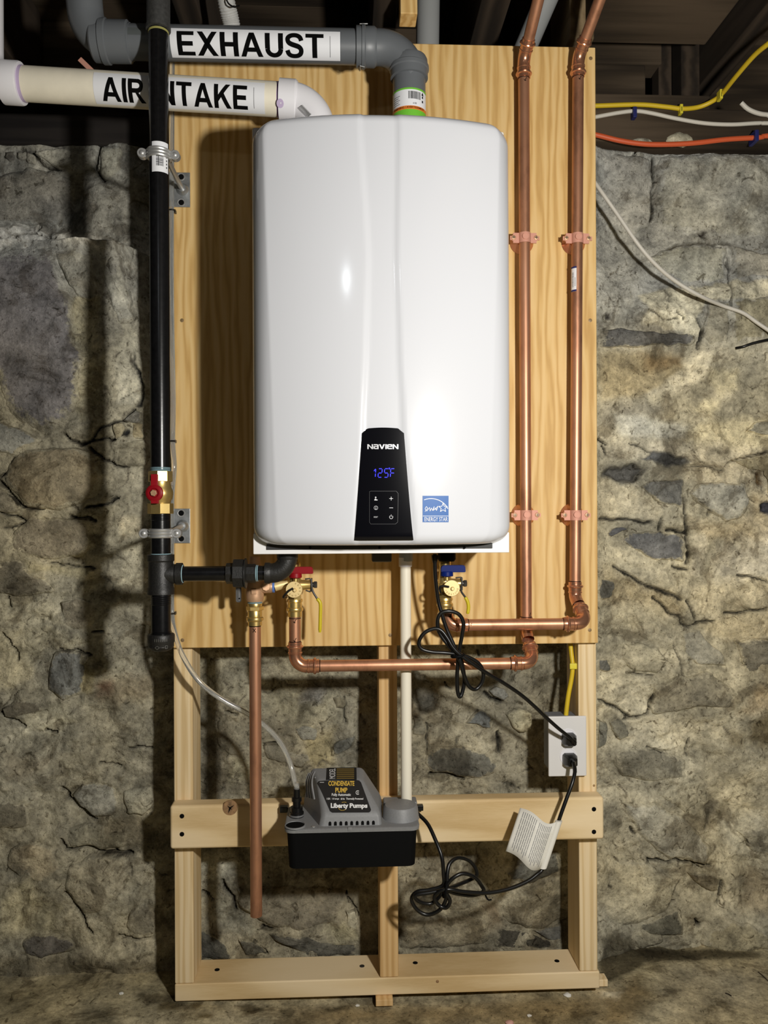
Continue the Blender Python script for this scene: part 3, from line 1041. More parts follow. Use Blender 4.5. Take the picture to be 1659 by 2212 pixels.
STONES = [
    # (outline in pixels, albedo, how far it stands proud in metres)
    ([(-70, 536), (0, 536), (60, 534), (113, 532), (123, 577), (143, 620), (160, 644), (153, 700), (158, 735), (182, 765), (172, 800), (165, 830), (170, 870), (150, 905), (125, 928), (90, 940), (60, 925), (25, 905), (5, 860), (-10, 800), (-70, 790)], (0.25, 0.235, 0.235), 0.020),
    ([(118, 541), (160, 538), (198, 545), (205, 590), (208, 640), (190, 650), (165, 636), (140, 600), (125, 570)], (0.50, 0.485, 0.42), 0.010),
    ([(215, 545), (243, 538), (262, 570), (280, 640), (292, 700), (255, 700), (235, 660), (222, 600)], (0.50, 0.49, 0.43), 0.010),
    ([(267, 907), (280, 893), (292, 885), (305, 890), (306, 912), (290, 914)], (0.40, 0.38, 0.32), 0.012),
    ([(245, 915), (265, 912), (280, 926), (262, 945), (246, 948)], (0.55, 0.48, 0.32), 0.008),
    ([(284, 916), (308, 915), (316, 945), (282, 948)], (0.55, 0.47, 0.30), 0.010),
    ([(250, 953), (285, 950), (318, 953), (323, 985), (318, 1005), (275, 1007), (252, 1000)], (0.50, 0.45, 0.32), 0.012),
    ([(2, 1030), (20, 1000), (35, 985), (55, 971), (100, 968), (150, 968), (190, 972), (206, 988), (222, 1030), (214, 1065), (180, 1090), (130, 1103), (90, 1100), (60, 1094), (25, 1062)], (0.37, 0.315, 0.215), 0.020),
    ([(-50, 885), (0, 912), (45, 930), (78, 948), (70, 960), (45, 963), (25, 983), (0, 975), (-50, 965)], (0.36, 0.36, 0.33), 0.012),
    ([(-40, 1048), (0, 1052), (40, 1087), (50, 1104), (38, 1112), (0, 1104), (-40, 1100)], (0.42, 0.38, 0.29), 0.010),
    ([(0, 378), (60, 363), (125, 369), (158, 390), (165, 440), (150, 478), (100, 490), (40, 478), (0, 484), (-60, 480), (-60, 385)], (0.38, 0.365, 0.325), 0.012),
    ([(72, 330), (110, 322), (157, 322), (158, 368), (132, 366), (110, 356), (90, 346)], (0.56, 0.555, 0.50), 0.010),
    ([(58, 326), (75, 335), (86, 345), (80, 353), (66, 352), (57, 345)], (0.48, 0.47, 0.42), 0.012),
    ([(36, 330), (54, 325), (58, 342), (46, 352), (35, 345)], (0.46, 0.45, 0.40), 0.012),
    ([(14, 330), (30, 328), (33, 345), (20, 352), (8, 345)], (0.22, 0.21, 0.19), 0.010),
    ([(220, 317), (266, 317), (266, 380), (228, 390), (220, 375), (216, 345)], (0.48, 0.47, 0.40), 0.010),
    ([(62, 1119), (120, 1117), (195, 1122), (203, 1165), (185, 1200), (120, 1208), (60, 1200), (25, 1182), (35, 1145)], (0.34, 0.30, 0.225), 0.012),
    ([(0, 1205), (50, 1212), (62, 1235), (100, 1250), (118, 1275), (60, 1290), (0, 1280), (-50, 1270), (-50, 1210)], (0.33, 0.295, 0.22), 0.010),
    ([(118, 1412), (150, 1402), (180, 1408), (192, 1440), (178, 1495), (140, 1515), (108, 1488), (105, 1445)], (0.29, 0.29, 0.265), 0.010),
    ([(130, 1300), (165, 1290), (205, 1300), (208, 1345), (180, 1362), (140, 1352)], (0.42, 0.37, 0.27), 0.008),
    ([(5, 1530), (35, 1507), (90, 1515), (100, 1530), (60, 1543), (12, 1548)], (0.26, 0.23, 0.17), 0.008),
    ([(152, 1715), (175, 1698), (220, 1690), (245, 1697), (255, 1740), (245, 1762), (205, 1766), (172, 1745)], (0.46, 0.445, 0.38), 0.012),
    ([(266, 1706), (330, 1700), (335, 1733), (310, 1760), (272, 1762)], (0.52, 0.49, 0.38), 0.010),
    ([(146, 1786), (180, 1781), (215, 1784), (232, 1800), (276, 1800), (278, 1826), (225, 1837), (203, 1830), (150, 1832), (140, 1812)], (0.36, 0.335, 0.25), 0.012),
    ([(60, 1732), (62, 1784), (30, 1788), (-40, 1788), (-40, 1738), (20, 1728)], (0.25, 0.225, 0.165), 0.008),
    ([(50, 2030), (66, 2016), (110, 2018), (150, 2026), (170, 2036), (162, 2052), (90, 2066), (55, 2056)], (0.19, 0.175, 0.155), 0.014),
    ([(150, 1872), (190, 1847), (270, 1845), (283, 1880), (265, 1938), (230, 1958), (190, 1976), (168, 1955), (142, 1922)], (0.50, 0.45, 0.33), 0.012),
    ([(20, 1830), (70, 1815), (120, 1835), (130, 1880), (90, 1905), (40, 1895), (15, 1865)], (0.50, 0.44, 0.32), 0.008),
    ([(285, 1960), (320, 1945), (336, 1975), (335, 2015), (295, 2022), (270, 2000)], (0.34, 0.31, 0.235), 0.008),
    # bays of the frame
    ([(510, 1922), (566, 1915), (640, 1914), (692, 1914), (741, 1920), (746, 1955), (738, 1982), (684, 2004), (642, 2006), (582, 1999), (558, 1986), (535, 1970), (513, 1955)], (0.37, 0.335, 0.255), 0.012),
    ([(580, 2012), (625, 2018), (657, 2016), (692, 2026), (729, 2041), (773, 2041), (776, 2062), (667, 2064), (632, 2044), (594, 2031)], (0.21, 0.20, 0.165), 0.010),
    ([(430, 2001), (460, 2016), (494, 2041), (503, 2068), (430, 2076)], (0.17, 0.165, 0.14), 0.010),
    ([(516, 2027), (556, 2026), (580, 2057), (530, 2060)], (0.24, 0.23, 0.19), 0.008),
    ([(746, 1962), (765, 1960), (773, 1978), (772, 2002), (752, 1990)], (0.60, 0.57, 0.44), 0.008),
    ([(862, 1998), (905, 1984), (949, 1980), (1000, 1980), (1043, 1982), (1060, 2004), (1062, 2032), (1048, 2044), (967, 2053), (862, 2057)], (0.42, 0.375, 0.27), 0.012),
    ([(1087, 1954), (1108, 1938), (1156, 1914), (1212, 1888), (1214, 1987), (1180, 2004), (1140, 2008), (1100, 1997), (1086, 1982)], (0.46, 0.415, 0.30), 0.012),
    ([(1071, 2003), (1106, 2010), (1144, 2017), (1198, 2040), (1203, 2051), (1130, 2052), (1066, 2050)], (0.13, 0.12, 0.095), 0.004),
    ([(1152, 2014), (1180, 2008), (1214, 1994), (1216, 2036), (1190, 2032), (1165, 2022)], (0.36, 0.36, 0.33), 0.010),
    ([(1087, 1882), (1130, 1852), (1205, 1837), (1210, 1878), (1150, 1908), (1097, 1898)], (0.27, 0.265, 0.225), 0.010),
    ([(719, 1504), (734, 1498), (745, 1507), (742, 1526), (726, 1527)], (0.36, 0.32, 0.22), 0.008),
    ([(721, 1609), (749, 1590), (771, 1584), (767, 1608), (740, 1624), (723, 1629)], (0.27, 0.265, 0.225), 0.008),
    ([(637, 1571), (657, 1564), (686, 1573), (682, 1594), (652, 1597)], (0.34, 0.335, 0.285), 0.006),
    ([(566, 1610), (590, 1608), (613, 1612), (632, 1622), (670, 1629), (677, 1646), (655, 1658), (610, 1650), (578, 1636)], (0.36, 0.335, 0.26), 0.010),
    ([(470, 1560), (510, 1556), (535, 1580), (538, 1620), (500, 1632), (468, 1610)], (0.36, 0.335, 0.255), 0.008),
    ([(923, 1621), (960, 1611), (1001, 1608), (1030, 1617), (1054, 1631), (1080, 1654), (1074, 1667), (1040, 1680), (1002, 1680), (966, 1672), (930, 1667), (917, 1645)], (0.245, 0.24, 0.205), 0.012),
    ([(1090, 1540), (1119, 1527), (1148, 1539), (1148, 1560), (1139, 1578), (1125, 1583), (1104, 1567)], (0.68, 0.62, 0.43), 0.014),
    ([(1051, 1491), (1070, 1484), (1090, 1486), (1096, 1503), (1084, 1514), (1064, 1505)], (0.52, 0.51, 0.45), 0.014),
    ([(1005, 1557), (1036, 1532), (1062, 1540), (1062, 1572), (1042, 1570), (1032, 1560)], (0.24, 0.25, 0.24), 0.008),
    ([(893, 1545), (912, 1545), (920, 1570), (915, 1590), (893, 1590)], (0.46, 0.43, 0.33), 0.008),
    # right-hand strip
    ([(1294, 330), (1350, 334), (1405, 337), (1411, 380), (1408, 430), (1407, 490), (1371, 503), (1330, 495), (1294, 482)], (0.45, 0.44, 0.40), 0.012),
    ([(1424, 336), (1470, 331), (1531, 332), (1600, 335), (1700, 338), (1700, 515), (1640, 517), (1577, 517), (1517, 503), (1470, 498), (1426, 492), (1416, 437), (1419, 380)], (0.42, 0.41, 0.355), 0.012),
    ([(1395, 558), (1430, 540), (1470, 530), (1570, 533), (1571, 606), (1538, 612), (1474, 611), (1440, 592)], (0.44, 0.43, 0.36), 0.010),
    ([(1580, 533), (1640, 548), (1700, 550), (1700, 600), (1640, 602), (1582, 604)], (0.42, 0.40, 0.34), 0.010),
    ([(1522, 658), (1560, 653), (1568, 650), (1570, 740), (1530, 750), (1514, 722)], (0.40, 0.37, 0.285), 0.010),
    ([(1576, 652), (1640, 641), (1700, 645), (1700, 740), (1625, 732), (1580, 744)], (0.34, 0.31, 0.22), 0.010),
    ([(1294, 709), (1340, 712), (1406, 720), (1500, 728), (1505, 738), (1498, 748), (1417, 748), (1294, 752)], (0.19, 0.185, 0.175), 0.012),
    ([(1380, 1052), (1399, 1040), (1440, 1036), (1477, 1034), (1474, 1098), (1435, 1087), (1400, 1068)], (0.22, 0.215, 0.195), 0.012),
    ([(1486, 1064), (1500, 1047), (1560, 1040), (1611, 1041), (1616, 1080), (1614, 1107), (1598, 1123), (1565, 1128), (1538, 1112), (1512, 1092)], (0.52, 0.50, 0.42), 0.014),
    ([(1341, 1165), (1358, 1146), (1408, 1148), (1478, 1155), (1485, 1215), (1428, 1212), (1390, 1199), (1355, 1180)], (0.215, 0.215, 0.215), 0.012),
    ([(1313, 1153), (1323, 1141), (1345, 1140), (1358, 1143), (1340, 1152), (1320, 1161)], (0.17, 0.17, 0.18), 0.010),
    ([(1613, 929), (1636, 913), (1700, 905), (1700, 945), (1659, 941)], (0.36, 0.345, 0.28), 0.008),
    ([(1579, 990), (1620, 986), (1700, 972), (1700, 1060), (1655, 1065), (1650, 1015), (1620, 1012)], (0.40, 0.35, 0.23), 0.010),
    ([(1293, 1246), (1321, 1247), (1328, 1266), (1321, 1290), (1293, 1293)], (0.15, 0.145, 0.125), 0.006),
    ([(1409, 1480), (1463, 1463), (1531, 1450), (1568, 1476), (1586, 1486), (1589, 1512), (1584, 1530), (1508, 1522), (1458, 1537), (1410, 1545), (1404, 1532), (1416, 1505)], (0.33, 0.30, 0.225), 0.014),
    ([(1345, 1391), (1380, 1388), (1417, 1396), (1442, 1426), (1419, 1456), (1367, 1448), (1344, 1424)], (0.52, 0.475, 0.35), 0.010),
    ([(1474, 1368), (1508, 1359), (1540, 1396), (1568, 1416), (1572, 1442), (1508, 1436), (1482, 1414)], (0.40, 0.38, 0.31), 0.008),
    ([(1597, 1388), (1627, 1379), (1700, 1388), (1700, 1430), (1650, 1446), (1618, 1456), (1611, 1438)], (0.22, 0.205, 0.165), 0.010),
    ([(1293, 1424), (1310, 1422), (1320, 1444), (1316, 1453), (1293, 1448)], (0.18, 0.18, 0.165), 0.008),
    ([(1319, 1560), (1335, 1550), (1357, 1567), (1361, 1585), (1342, 1602), (1324, 1581)], (0.29, 0.275, 0.215), 0.010),
    ([(1293, 1555), (1312, 1561), (1311, 1608), (1293, 1618)], (0.26, 0.255, 0.21), 0.008),
    ([(1330, 1628), (1376, 1619), (1440, 1624), (1484, 1643), (1482, 1677), (1400, 1690), (1349, 1679), (1327, 1654)], (0.31, 0.285, 0.215), 0.010),
    ([(1347, 1736), (1410, 1735), (1484, 1769), (1518, 1806), (1543, 1844), (1530, 1868), (1448, 1857), (1390, 1815), (1354, 1766)], (0.48, 0.455, 0.37), 0.012),
    ([(1420, 1716), (1470, 1690), (1518, 1684), (1508, 1735), (1484, 1758)], (0.58, 0.53, 0.39), 0.008),
    ([(1318, 1860), (1400, 1863), (1460, 1896), (1456, 1940), (1440, 1975), (1380, 1998), (1306, 2003), (1294, 1957), (1316, 1908)], (0.54, 0.49, 0.355), 0.012),
    ([(1382, 2002), (1415, 1992), (1463, 1962), (1471, 1982), (1482, 2007), (1482, 2028), (1443, 2024), (1383, 2016)], (0.19, 0.18, 0.14), 0.010),
    ([(1488, 1890), (1540, 1895), (1563, 1907), (1555, 1933), (1512, 1916)], (0.32, 0.275, 0.19), 0.008),
    ([(1371, 2021), (1434, 2022), (1435, 2037), (1390, 2053), (1369, 2049)], (0.34, 0.315, 0.24), 0.012),
    ([(1522, 2016), (1569, 1985), (1617, 1994), (1659, 2018), (1700, 2022), (1700, 2044), (1560, 2054), (1514, 2047)], (0.38, 0.34, 0.235), 0.014),
    ([(1600, 1800), (1640, 1790), (1700, 1800), (1700, 1850), (1630, 1845)], (0.40, 0.375, 0.295), 0.008),
]


def make_stone(i, pix, col, proud):
    pts = [PB(*p) for p in pix]
    pts = [(q.x, q.z) for q in pts]
    cx = sum(p[0] for p in pts) / len(pts)
    cz = sum(p[1] for p in pts) / len(pts)
    size = max(max(p[0] for p in pts) - min(p[0] for p in pts), max(p[1] for p in pts) - min(p[1] for p in pts))
    # resample the outline
    per = sum(math.dist(pts[k], pts[(k + 1) % len(pts)]) for k in range(len(pts)))
    n = max(16, min(64, int(per / 0.009)))
    out, acc, k, t = [], 0.0, 0, 0.0
    for j in range(n):
        target = per * j / n
        while True:
            seg = math.dist(pts[k % len(pts)], pts[(k + 1) % len(pts)])
            if acc + seg >= target or k > len(pts) + 2:
                break
            acc += seg
            k += 1
        f = (target - acc) / max(seg, 1e-9)
        a, b = pts[k % len(pts)], pts[(k + 1) % len(pts)]
        out.append((a[0] + (b[0] - a[0]) * f, a[1] + (b[1] - a[1]) * f))
    rs = [0.25, 0.5, 0.72, 0.86, 0.94, 1.0, 1.03]
    mb = MB()
    bm = mb.bm
    ymean = float(np.mean(wall_raw(np.array([p[0] for p in out] + [cx]), np.array([p[1] for p in out] + [cz]))))
    XX = np.array([[cx + (p[0] - cx) * r for p in out] for r in rs])
    ZZ = np.array([[cz + (p[1] - cz) * r for p in out] for r in rs])
    jx = 0.5 * (0.011 * fbm(XX, ZZ, 45, 2, 100 + i))
    jz = 0.5 * (0.011 * fbm(XX, ZZ, 45, 2, 200 + i))
    XX, ZZ = XX + jx, ZZ + jz
    WYY = wall_raw(XX, ZZ)
    nn = 0.006 * fbm(XX, ZZ, 22, 4, 300 + i, 0.6)
    # one plane tilt per stone
    tx, tz = random.uniform(-0.05, 0.05), random.uniform(-0.08, 0.04)

    def yof(r, x, z, wy, q):
        h = {1.03: -0.010, 1.0: -0.001, 0.94: 0.42, 0.86: 0.72, 0.72: 0.92}.get(r, 1.0)
        if r >= 1.0:
            return wy - h
        return 0.55 * ymean + 0.45 * wy - proud * h + q * h + (tx * (x - cx) + tz * (z - cz)) * h * 0.6
    lim = 0.0925
    mid = -0.37 < cx < 0.54
    rows = []
    for ri, r in enumerate(rs):
        row = []
        for k in range(n):
            y = yof(r, XX[ri, k], ZZ[ri, k], WYY[ri, k], nn[ri, k])
            if mid:
                y = max(y, lim)
            row.append(bm.verts.new((XX[ri, k], y, ZZ[ri, k])))
        rows.append(row)
    c = bm.verts.new((cx, max(ymean - proud, lim) if mid else ymean - proud, cz))
    for k in range(n):
        bm.faces.new((c, rows[0][k], rows[0][(k + 1) % n]))
    for a, b in zip(rows[:-1], rows[1:]):
        for k in range(n):
            j = (k + 1) % n
            bm.faces.new((a[k], b[k], b[j], a[j]))
    co = np.array([v.co[:] for v in bm.verts])
    rimv = [0.0] * 0
    for ri, r in enumerate(rs):
        rimv += [{0.25: 0.0, 0.5: 0.05, 0.72: 0.2, 0.86: 0.45, 0.94: 0.7, 1.0: 1.0, 1.03: 1.0}[r]] * n
    rimv.append(0.0)
    o = obj('stone', mb, M['stone'], wall, angle=70)
    at = o.data.color_attributes.new('tint', 'FLOAT_COLOR', 'POINT')
    ii = np.clip(np.searchsorted(xs, co[:, 0]), 0, len(xs) - 1)
    jj = np.clip(np.searchsorted(zs, co[:, 2]), 0, len(zs) - 1)
    cc_ = np.ones((len(co), 4), np.float32)
    cc_[:, :3] = TINT[jj, ii]
    cc_[:, 3] = rimv
    at.data.foreach_set('color', cc_.ravel())
    o.color = (*col, 1)
    return o


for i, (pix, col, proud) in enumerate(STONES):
    make_stone(i, pix, [c * (1.02 if pix[0][0] > 1280 else 0.93 if pix[0][0] < 380 else 0.74) for c in col], proud * 0.75)  # stones in the bays darkened too, for the dimmer light there

# ---- floor
fx = np.concatenate([np.linspace(-1.7, -0.9, 10)[:-1], np.arange(-0.9, 1.05, 0.006), np.linspace(1.05, 1.8, 10)])
fy = np.concatenate([np.linspace(-2.6, -0.35, 24)[:-1], np.arange(-0.35, 0.30, 0.005)])
FX, FY = np.meshgrid(fx, fy)


def floor_raw(X, Y):
    return 0.012 * (1 - sstep(X, -0.36, 0.02)) + 0.004 * fbm(X, Y, 5, 3, 41) + 0.0016 * fbm(X, Y, 45, 3, 43) + 0.012 * sstep(Y, 0.10, 0.2) * (0.5 + fbm(X, Y, 12, 2, 9)) \
        - 0.004 * sstep(X, -0.4, -0.3) * (1 - sstep(X, 0.55, 0.65))


FZ = floor_raw(FX, FY)
FT = np.zeros(FX.shape + (3,))
q = sstep(fbm(FX, FY, 6, 4, 51), -0.3, 0.3)[..., None]
FT[:] = np.array([0.45, 0.39, 0.255]) * q + np.array([0.33, 0.285, 0.18]) * (1 - q)


def fpaint(pix, col, feather=0.01, amt=1.0):
    global FT
    pts = []
    for px, py in pix:
        d = FW + RTV * ((px - 829.5) / F_PX) - UPV * ((py - 1106.0) / F_PX)
        w = CAM + d * (-CAM.z / d.z)
        pts.append((w.x, w.y))
    wx = FX + 0.012 * fbm(FX, FY, 30, 3, 61)
    wy = FY + 0.012 * fbm(FX, FY, 30, 3, 62)
    w = (1 - sstep(poly_sd(wx, wy, pts), -feather, feather)) * amt
    FT = FT * (1 - w[..., None]) + np.array(col) * w[..., None]


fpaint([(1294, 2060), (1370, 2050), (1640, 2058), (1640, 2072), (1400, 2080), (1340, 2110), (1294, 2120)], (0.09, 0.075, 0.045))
fpaint([(1294, 2140), (1380, 2110), (1420, 2150), (1360, 2212), (1294, 2212)], (0.25, 0.19, 0.10), 0.03)
fpaint([(1300, 2140), (1340, 2140), (1330, 2155), (1300, 2152)], (0.52, 0.46, 0.33), 0.012)
fpaint([(1420, 2090), (1700, 2080), (1700, 2212), (1460, 2212)], (0.38, 0.33, 0.225), 0.04)
fpaint([(340, 2180), (390, 2175), (385, 2195), (345, 2195)], (0.12, 0.095, 0.05), 0.008)
fpaint([(410, 2178), (440, 2176), (435, 2192), (412, 2190)], (0.13, 0.10, 0.05), 0.008)
fpaint([(430, 2204), (470, 2198), (465, 2212), (430, 2212)], (0.13, 0.10, 0.05), 0.008)
fpaint([(520, 2185), (545, 2182), (560, 2195), (535, 2200)], (0.14, 0.11, 0.06), 0.008)
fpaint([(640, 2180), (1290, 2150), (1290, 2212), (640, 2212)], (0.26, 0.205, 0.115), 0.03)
fpaint([(200, 2085), (320, 2090), (310, 2110), (210, 2105)], (0.20, 0.165, 0.10), 0.015, 0.7)
for pix in ([(505, 2176), (545, 2172), (575, 2182), (560, 2192), (520, 2190)], [(300, 2164), (385, 2160), (380, 2178), (320, 2182)], [(600, 2188), (640, 2184), (635, 2198), (605, 2200)], [(60, 2180), (75, 2178), (76, 2186), (62, 2188)],
            [(225, 2120), (240, 2118), (242, 2128), (226, 2128)], [(250, 2138), (262, 2136), (260, 2144), (252, 2144)], [(700, 2176), (760, 2172), (750, 2186), (705, 2188)], [(20, 2170), (30, 2168), (30, 2176)]):
    fpaint(pix, (0.10, 0.08, 0.045), 0.005, 0.85)
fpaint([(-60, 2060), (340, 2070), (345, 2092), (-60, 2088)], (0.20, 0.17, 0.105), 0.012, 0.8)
nyf, nxf = FX.shape
fidx = np.arange(nxf * nyf).reshape(nyf, nxf)
ffaces = np.stack([fidx[:-1, :-1], fidx[:-1, 1:], fidx[1:, 1:], fidx[1:, :-1]], -1).reshape(-1, 4)
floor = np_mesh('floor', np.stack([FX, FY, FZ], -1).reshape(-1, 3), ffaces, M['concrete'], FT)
floor['kind'] = 'structure'

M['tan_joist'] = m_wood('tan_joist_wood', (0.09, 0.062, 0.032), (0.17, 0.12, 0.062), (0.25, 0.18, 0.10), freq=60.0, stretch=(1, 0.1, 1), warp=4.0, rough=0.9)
# ---- ceiling: floor boards over old joists
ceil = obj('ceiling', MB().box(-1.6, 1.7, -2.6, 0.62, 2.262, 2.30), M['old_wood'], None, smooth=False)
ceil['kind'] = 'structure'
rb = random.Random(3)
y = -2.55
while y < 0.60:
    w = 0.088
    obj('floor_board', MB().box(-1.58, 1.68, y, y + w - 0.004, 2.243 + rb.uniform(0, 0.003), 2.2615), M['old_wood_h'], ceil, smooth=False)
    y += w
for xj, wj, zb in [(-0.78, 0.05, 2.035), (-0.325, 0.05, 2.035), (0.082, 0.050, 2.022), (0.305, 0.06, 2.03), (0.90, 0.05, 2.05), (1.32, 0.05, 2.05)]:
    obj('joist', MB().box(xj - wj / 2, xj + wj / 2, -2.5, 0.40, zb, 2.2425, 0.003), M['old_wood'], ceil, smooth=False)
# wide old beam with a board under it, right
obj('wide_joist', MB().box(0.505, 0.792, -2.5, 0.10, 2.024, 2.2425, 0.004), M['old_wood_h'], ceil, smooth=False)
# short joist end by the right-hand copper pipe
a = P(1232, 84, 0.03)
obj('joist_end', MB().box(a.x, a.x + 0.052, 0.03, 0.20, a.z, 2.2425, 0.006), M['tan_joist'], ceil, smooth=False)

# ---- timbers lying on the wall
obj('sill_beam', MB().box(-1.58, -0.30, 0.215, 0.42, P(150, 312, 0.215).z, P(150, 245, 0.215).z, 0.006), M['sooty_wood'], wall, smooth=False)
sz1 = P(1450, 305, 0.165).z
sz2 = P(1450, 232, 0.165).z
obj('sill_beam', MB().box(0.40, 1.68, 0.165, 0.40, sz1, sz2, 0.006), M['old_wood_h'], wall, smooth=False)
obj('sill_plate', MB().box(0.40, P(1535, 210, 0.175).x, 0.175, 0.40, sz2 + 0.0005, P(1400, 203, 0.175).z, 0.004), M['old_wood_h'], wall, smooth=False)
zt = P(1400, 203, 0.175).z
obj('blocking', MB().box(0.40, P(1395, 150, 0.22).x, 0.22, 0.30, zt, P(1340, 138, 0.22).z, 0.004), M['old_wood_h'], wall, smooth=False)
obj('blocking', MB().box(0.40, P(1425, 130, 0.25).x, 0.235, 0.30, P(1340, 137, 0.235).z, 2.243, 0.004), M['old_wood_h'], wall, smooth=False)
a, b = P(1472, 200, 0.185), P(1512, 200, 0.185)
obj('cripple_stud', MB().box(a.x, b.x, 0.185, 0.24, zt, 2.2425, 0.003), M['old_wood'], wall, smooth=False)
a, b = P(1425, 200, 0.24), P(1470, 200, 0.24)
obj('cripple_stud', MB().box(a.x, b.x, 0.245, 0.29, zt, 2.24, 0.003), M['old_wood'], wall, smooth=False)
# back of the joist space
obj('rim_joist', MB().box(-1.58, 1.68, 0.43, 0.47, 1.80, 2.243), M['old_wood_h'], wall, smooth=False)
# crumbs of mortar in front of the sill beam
for (px, py, w, h, c) in [(1470, 300, 0.062, 0.036, (0.50, 0.46, 0.34)), (1385, 305, 0.06, 0.018, (0.40, 0.38, 0.31))]:
    q = P(px, py, 0.16)
    mb = MB()
    ring = []
    n = 20
    c0 = mb.bm.verts.new((q.x, 0.152, q.z))
    inner = [mb.bm.verts.new((q.x + 0.6 * w / 2 * math.cos(2 * pi * k / n), 0.1535 + 0.003 * rb.random(), q.z + 0.6 * h / 2 * math.sin(2 * pi * k / n))) for k in range(n)]
    outer = [mb.bm.verts.new((q.x + w / 2 * math.cos(2 * pi * k / n) * rb.uniform(0.85, 1.1), 0.167, q.z + h / 2 * math.sin(2 * pi * k / n) * rb.uniform(0.85, 1.1))) for k in range(n)]
    for k in range(n):
        j = (k + 1) % n
        mb.bm.faces.new((c0, inner[k], inner[j]))
        mb.bm.faces.new((inner[k], outer[k], outer[j], inner[j]))
    nv_ = len(mb.bm.verts)
    o = obj('mortar_lump', mb, M['stone'], wall, angle=70)
    o.data.color_attributes.new('tint', 'FLOAT_COLOR', 'POINT').data.foreach_set('color', [*c, 0.0] * nv_)
    o.color = (*c, 1)

# ================================================================== TIMBER FRAME AND PLYWOOD
PL0, PL1 = -0.3515, 0.5165          # ends of the bottom plate
PZ0, PZ1 = 0.0150, 0.0505
frame = thing('support_frame', 'pale pine stud frame standing on the floor in front of the stone wall', 'frame', ((PL0 + PL1) / 2, 0.045, PZ0))
for cx, nm in ((-0.3322, 'pine'), (0.0815, 'pine_old'), (0.4935, 'pine')):
    obj('stud', MB().box(cx - 0.019, cx + 0.019, 0.0, 0.089, PZ1 + 0.0002, 1.93, 0.0025), M[nm], frame, angle=60)
plate = obj('bottom_plate', MB().box(PL0, PL1, -0.001, 0.089, PZ0, PZ1, 0.003), M['pine_h'], frame, angle=60)
RZ0, RZ1 = 0.3375, 0.4235
rail = obj('cross_rail', MB().box(-0.3515, 0.5150, -0.0385, -0.0003, RZ0, RZ1, 0.006, 3), M['pine_h'], frame, angle=60)


def screw(p, n, r, mat, parent, deep=0.0015):
    p, n = Vector(p), Vector(n)
    mb = MB().lathe(p - n * 0.004, n, [(0, r * 0.6), (0.0035, r), (0.0035 + deep * 0.6, r * 0.95), (0.0035 + deep, r * 0.5)], 12)
    return obj('screw', mb, mat, parent)


for px, py in [(393, 1763), (393, 1802), (1283, 1748), (1283, 1797)]:
    screw(P(px, py, -0.0385), (0, -1, 0), 0.0048, M['hole'], rail)
screw(P(1283, 1697, 0), (0, -1, 0), 0.0038, simple('stud_screw', (0.40, 0.26, 0.12, 1), rough=0.4, metal=0.3), frame, 0.0006)
kn = P(497, 1745, -0.0385)
mb = MB().lathe(kn + V(0, 0.0012, 0), (0, -1, 0), [(0, 0.0150), (0.0018, 0.0145), (0.0022, 0.008), (0.0019, 0.003)], 24)
M['knot'] = simple('pine_knot', (0.27, 0.155, 0.07, 1), rough=0.7, var=0.55, scale=90)
obj('knot', mb, M['knot'], rail, label='dark round cracked knot')
mb = MB()
for a0, l0, l1, w0 in ((0.6, 0.000, 0.011, 0.0016), (2.4, 0.000, 0.008, 0.0014), (4.4, 0.001, 0.012, 0.0018), (5.6, 0.0, 0.006, 0.0012)):
    d_ = V(math.cos(a0), 0, math.sin(a0))
    n_ = V(-d_.z, 0, d_.x)
    q_ = kn + V(0, -0.00125, 0)
    mb.bm.faces.new([mb.bm.verts.new(p) for p in (q_ + d_ * l0 + n_ * w0, q_ + d_ * l1, q_ + d_ * l0 - n_ * w0)])
obj('knot_crack', mb, M['hole'], rail, smooth=False)
for px, py, m in [(469, 2095, 'hole'), (782, 2087, 'dark_steel'), (897, 2080, 'hole'), (1203, 2076, 'hole')]:
    Y = 0.03
    q = P(px, py, Y)
    for _ in range(8):
        Y -= (q.z - PZ1) * 1.6 * -1 if False else 0
    d = q - CAM
    t = (PZ1 - CAM.z) / d.z
    q = CAM + d * t
    screw(q + V(0, 0, 0.0003), (0, 0, 1), 0.0055, M[m], plate)
q = P(945, 2120, -0.001)
obj('knot', MB().lathe(q + V(0, 0.001, 0), (0, -1, 0), [(0, 0.0035), (0.0013, 0.0032), (0.0016, 0.001)], 12), M['knot'], plate)

BL, BR, BZ0, BZ1 = -0.3477, 0.5105, 0.7305, 1.9465
board = obj('plywood_panel', MB().box(BL, BR, -0.018, -0.0003, BZ0, BZ1, 0.0012, 1), M['plywood'], None, smooth=False)
tag(board, 'tall golden plywood backing board behind the white water heater', 'board')
M['screw_wood'] = simple('brown_screw', (0.26, 0.17, 0.08, 1), rough=0.5, metal=0.3)
for px, py in [(393, 692), (1275, 692), (394, 1383), (843, 1372), (1274, 1361), (1276, 126)]:
    screw(P(px, py, -0.018), (0, -1, 0), 0.0042, M['screw_wood'], board, 0.0008)

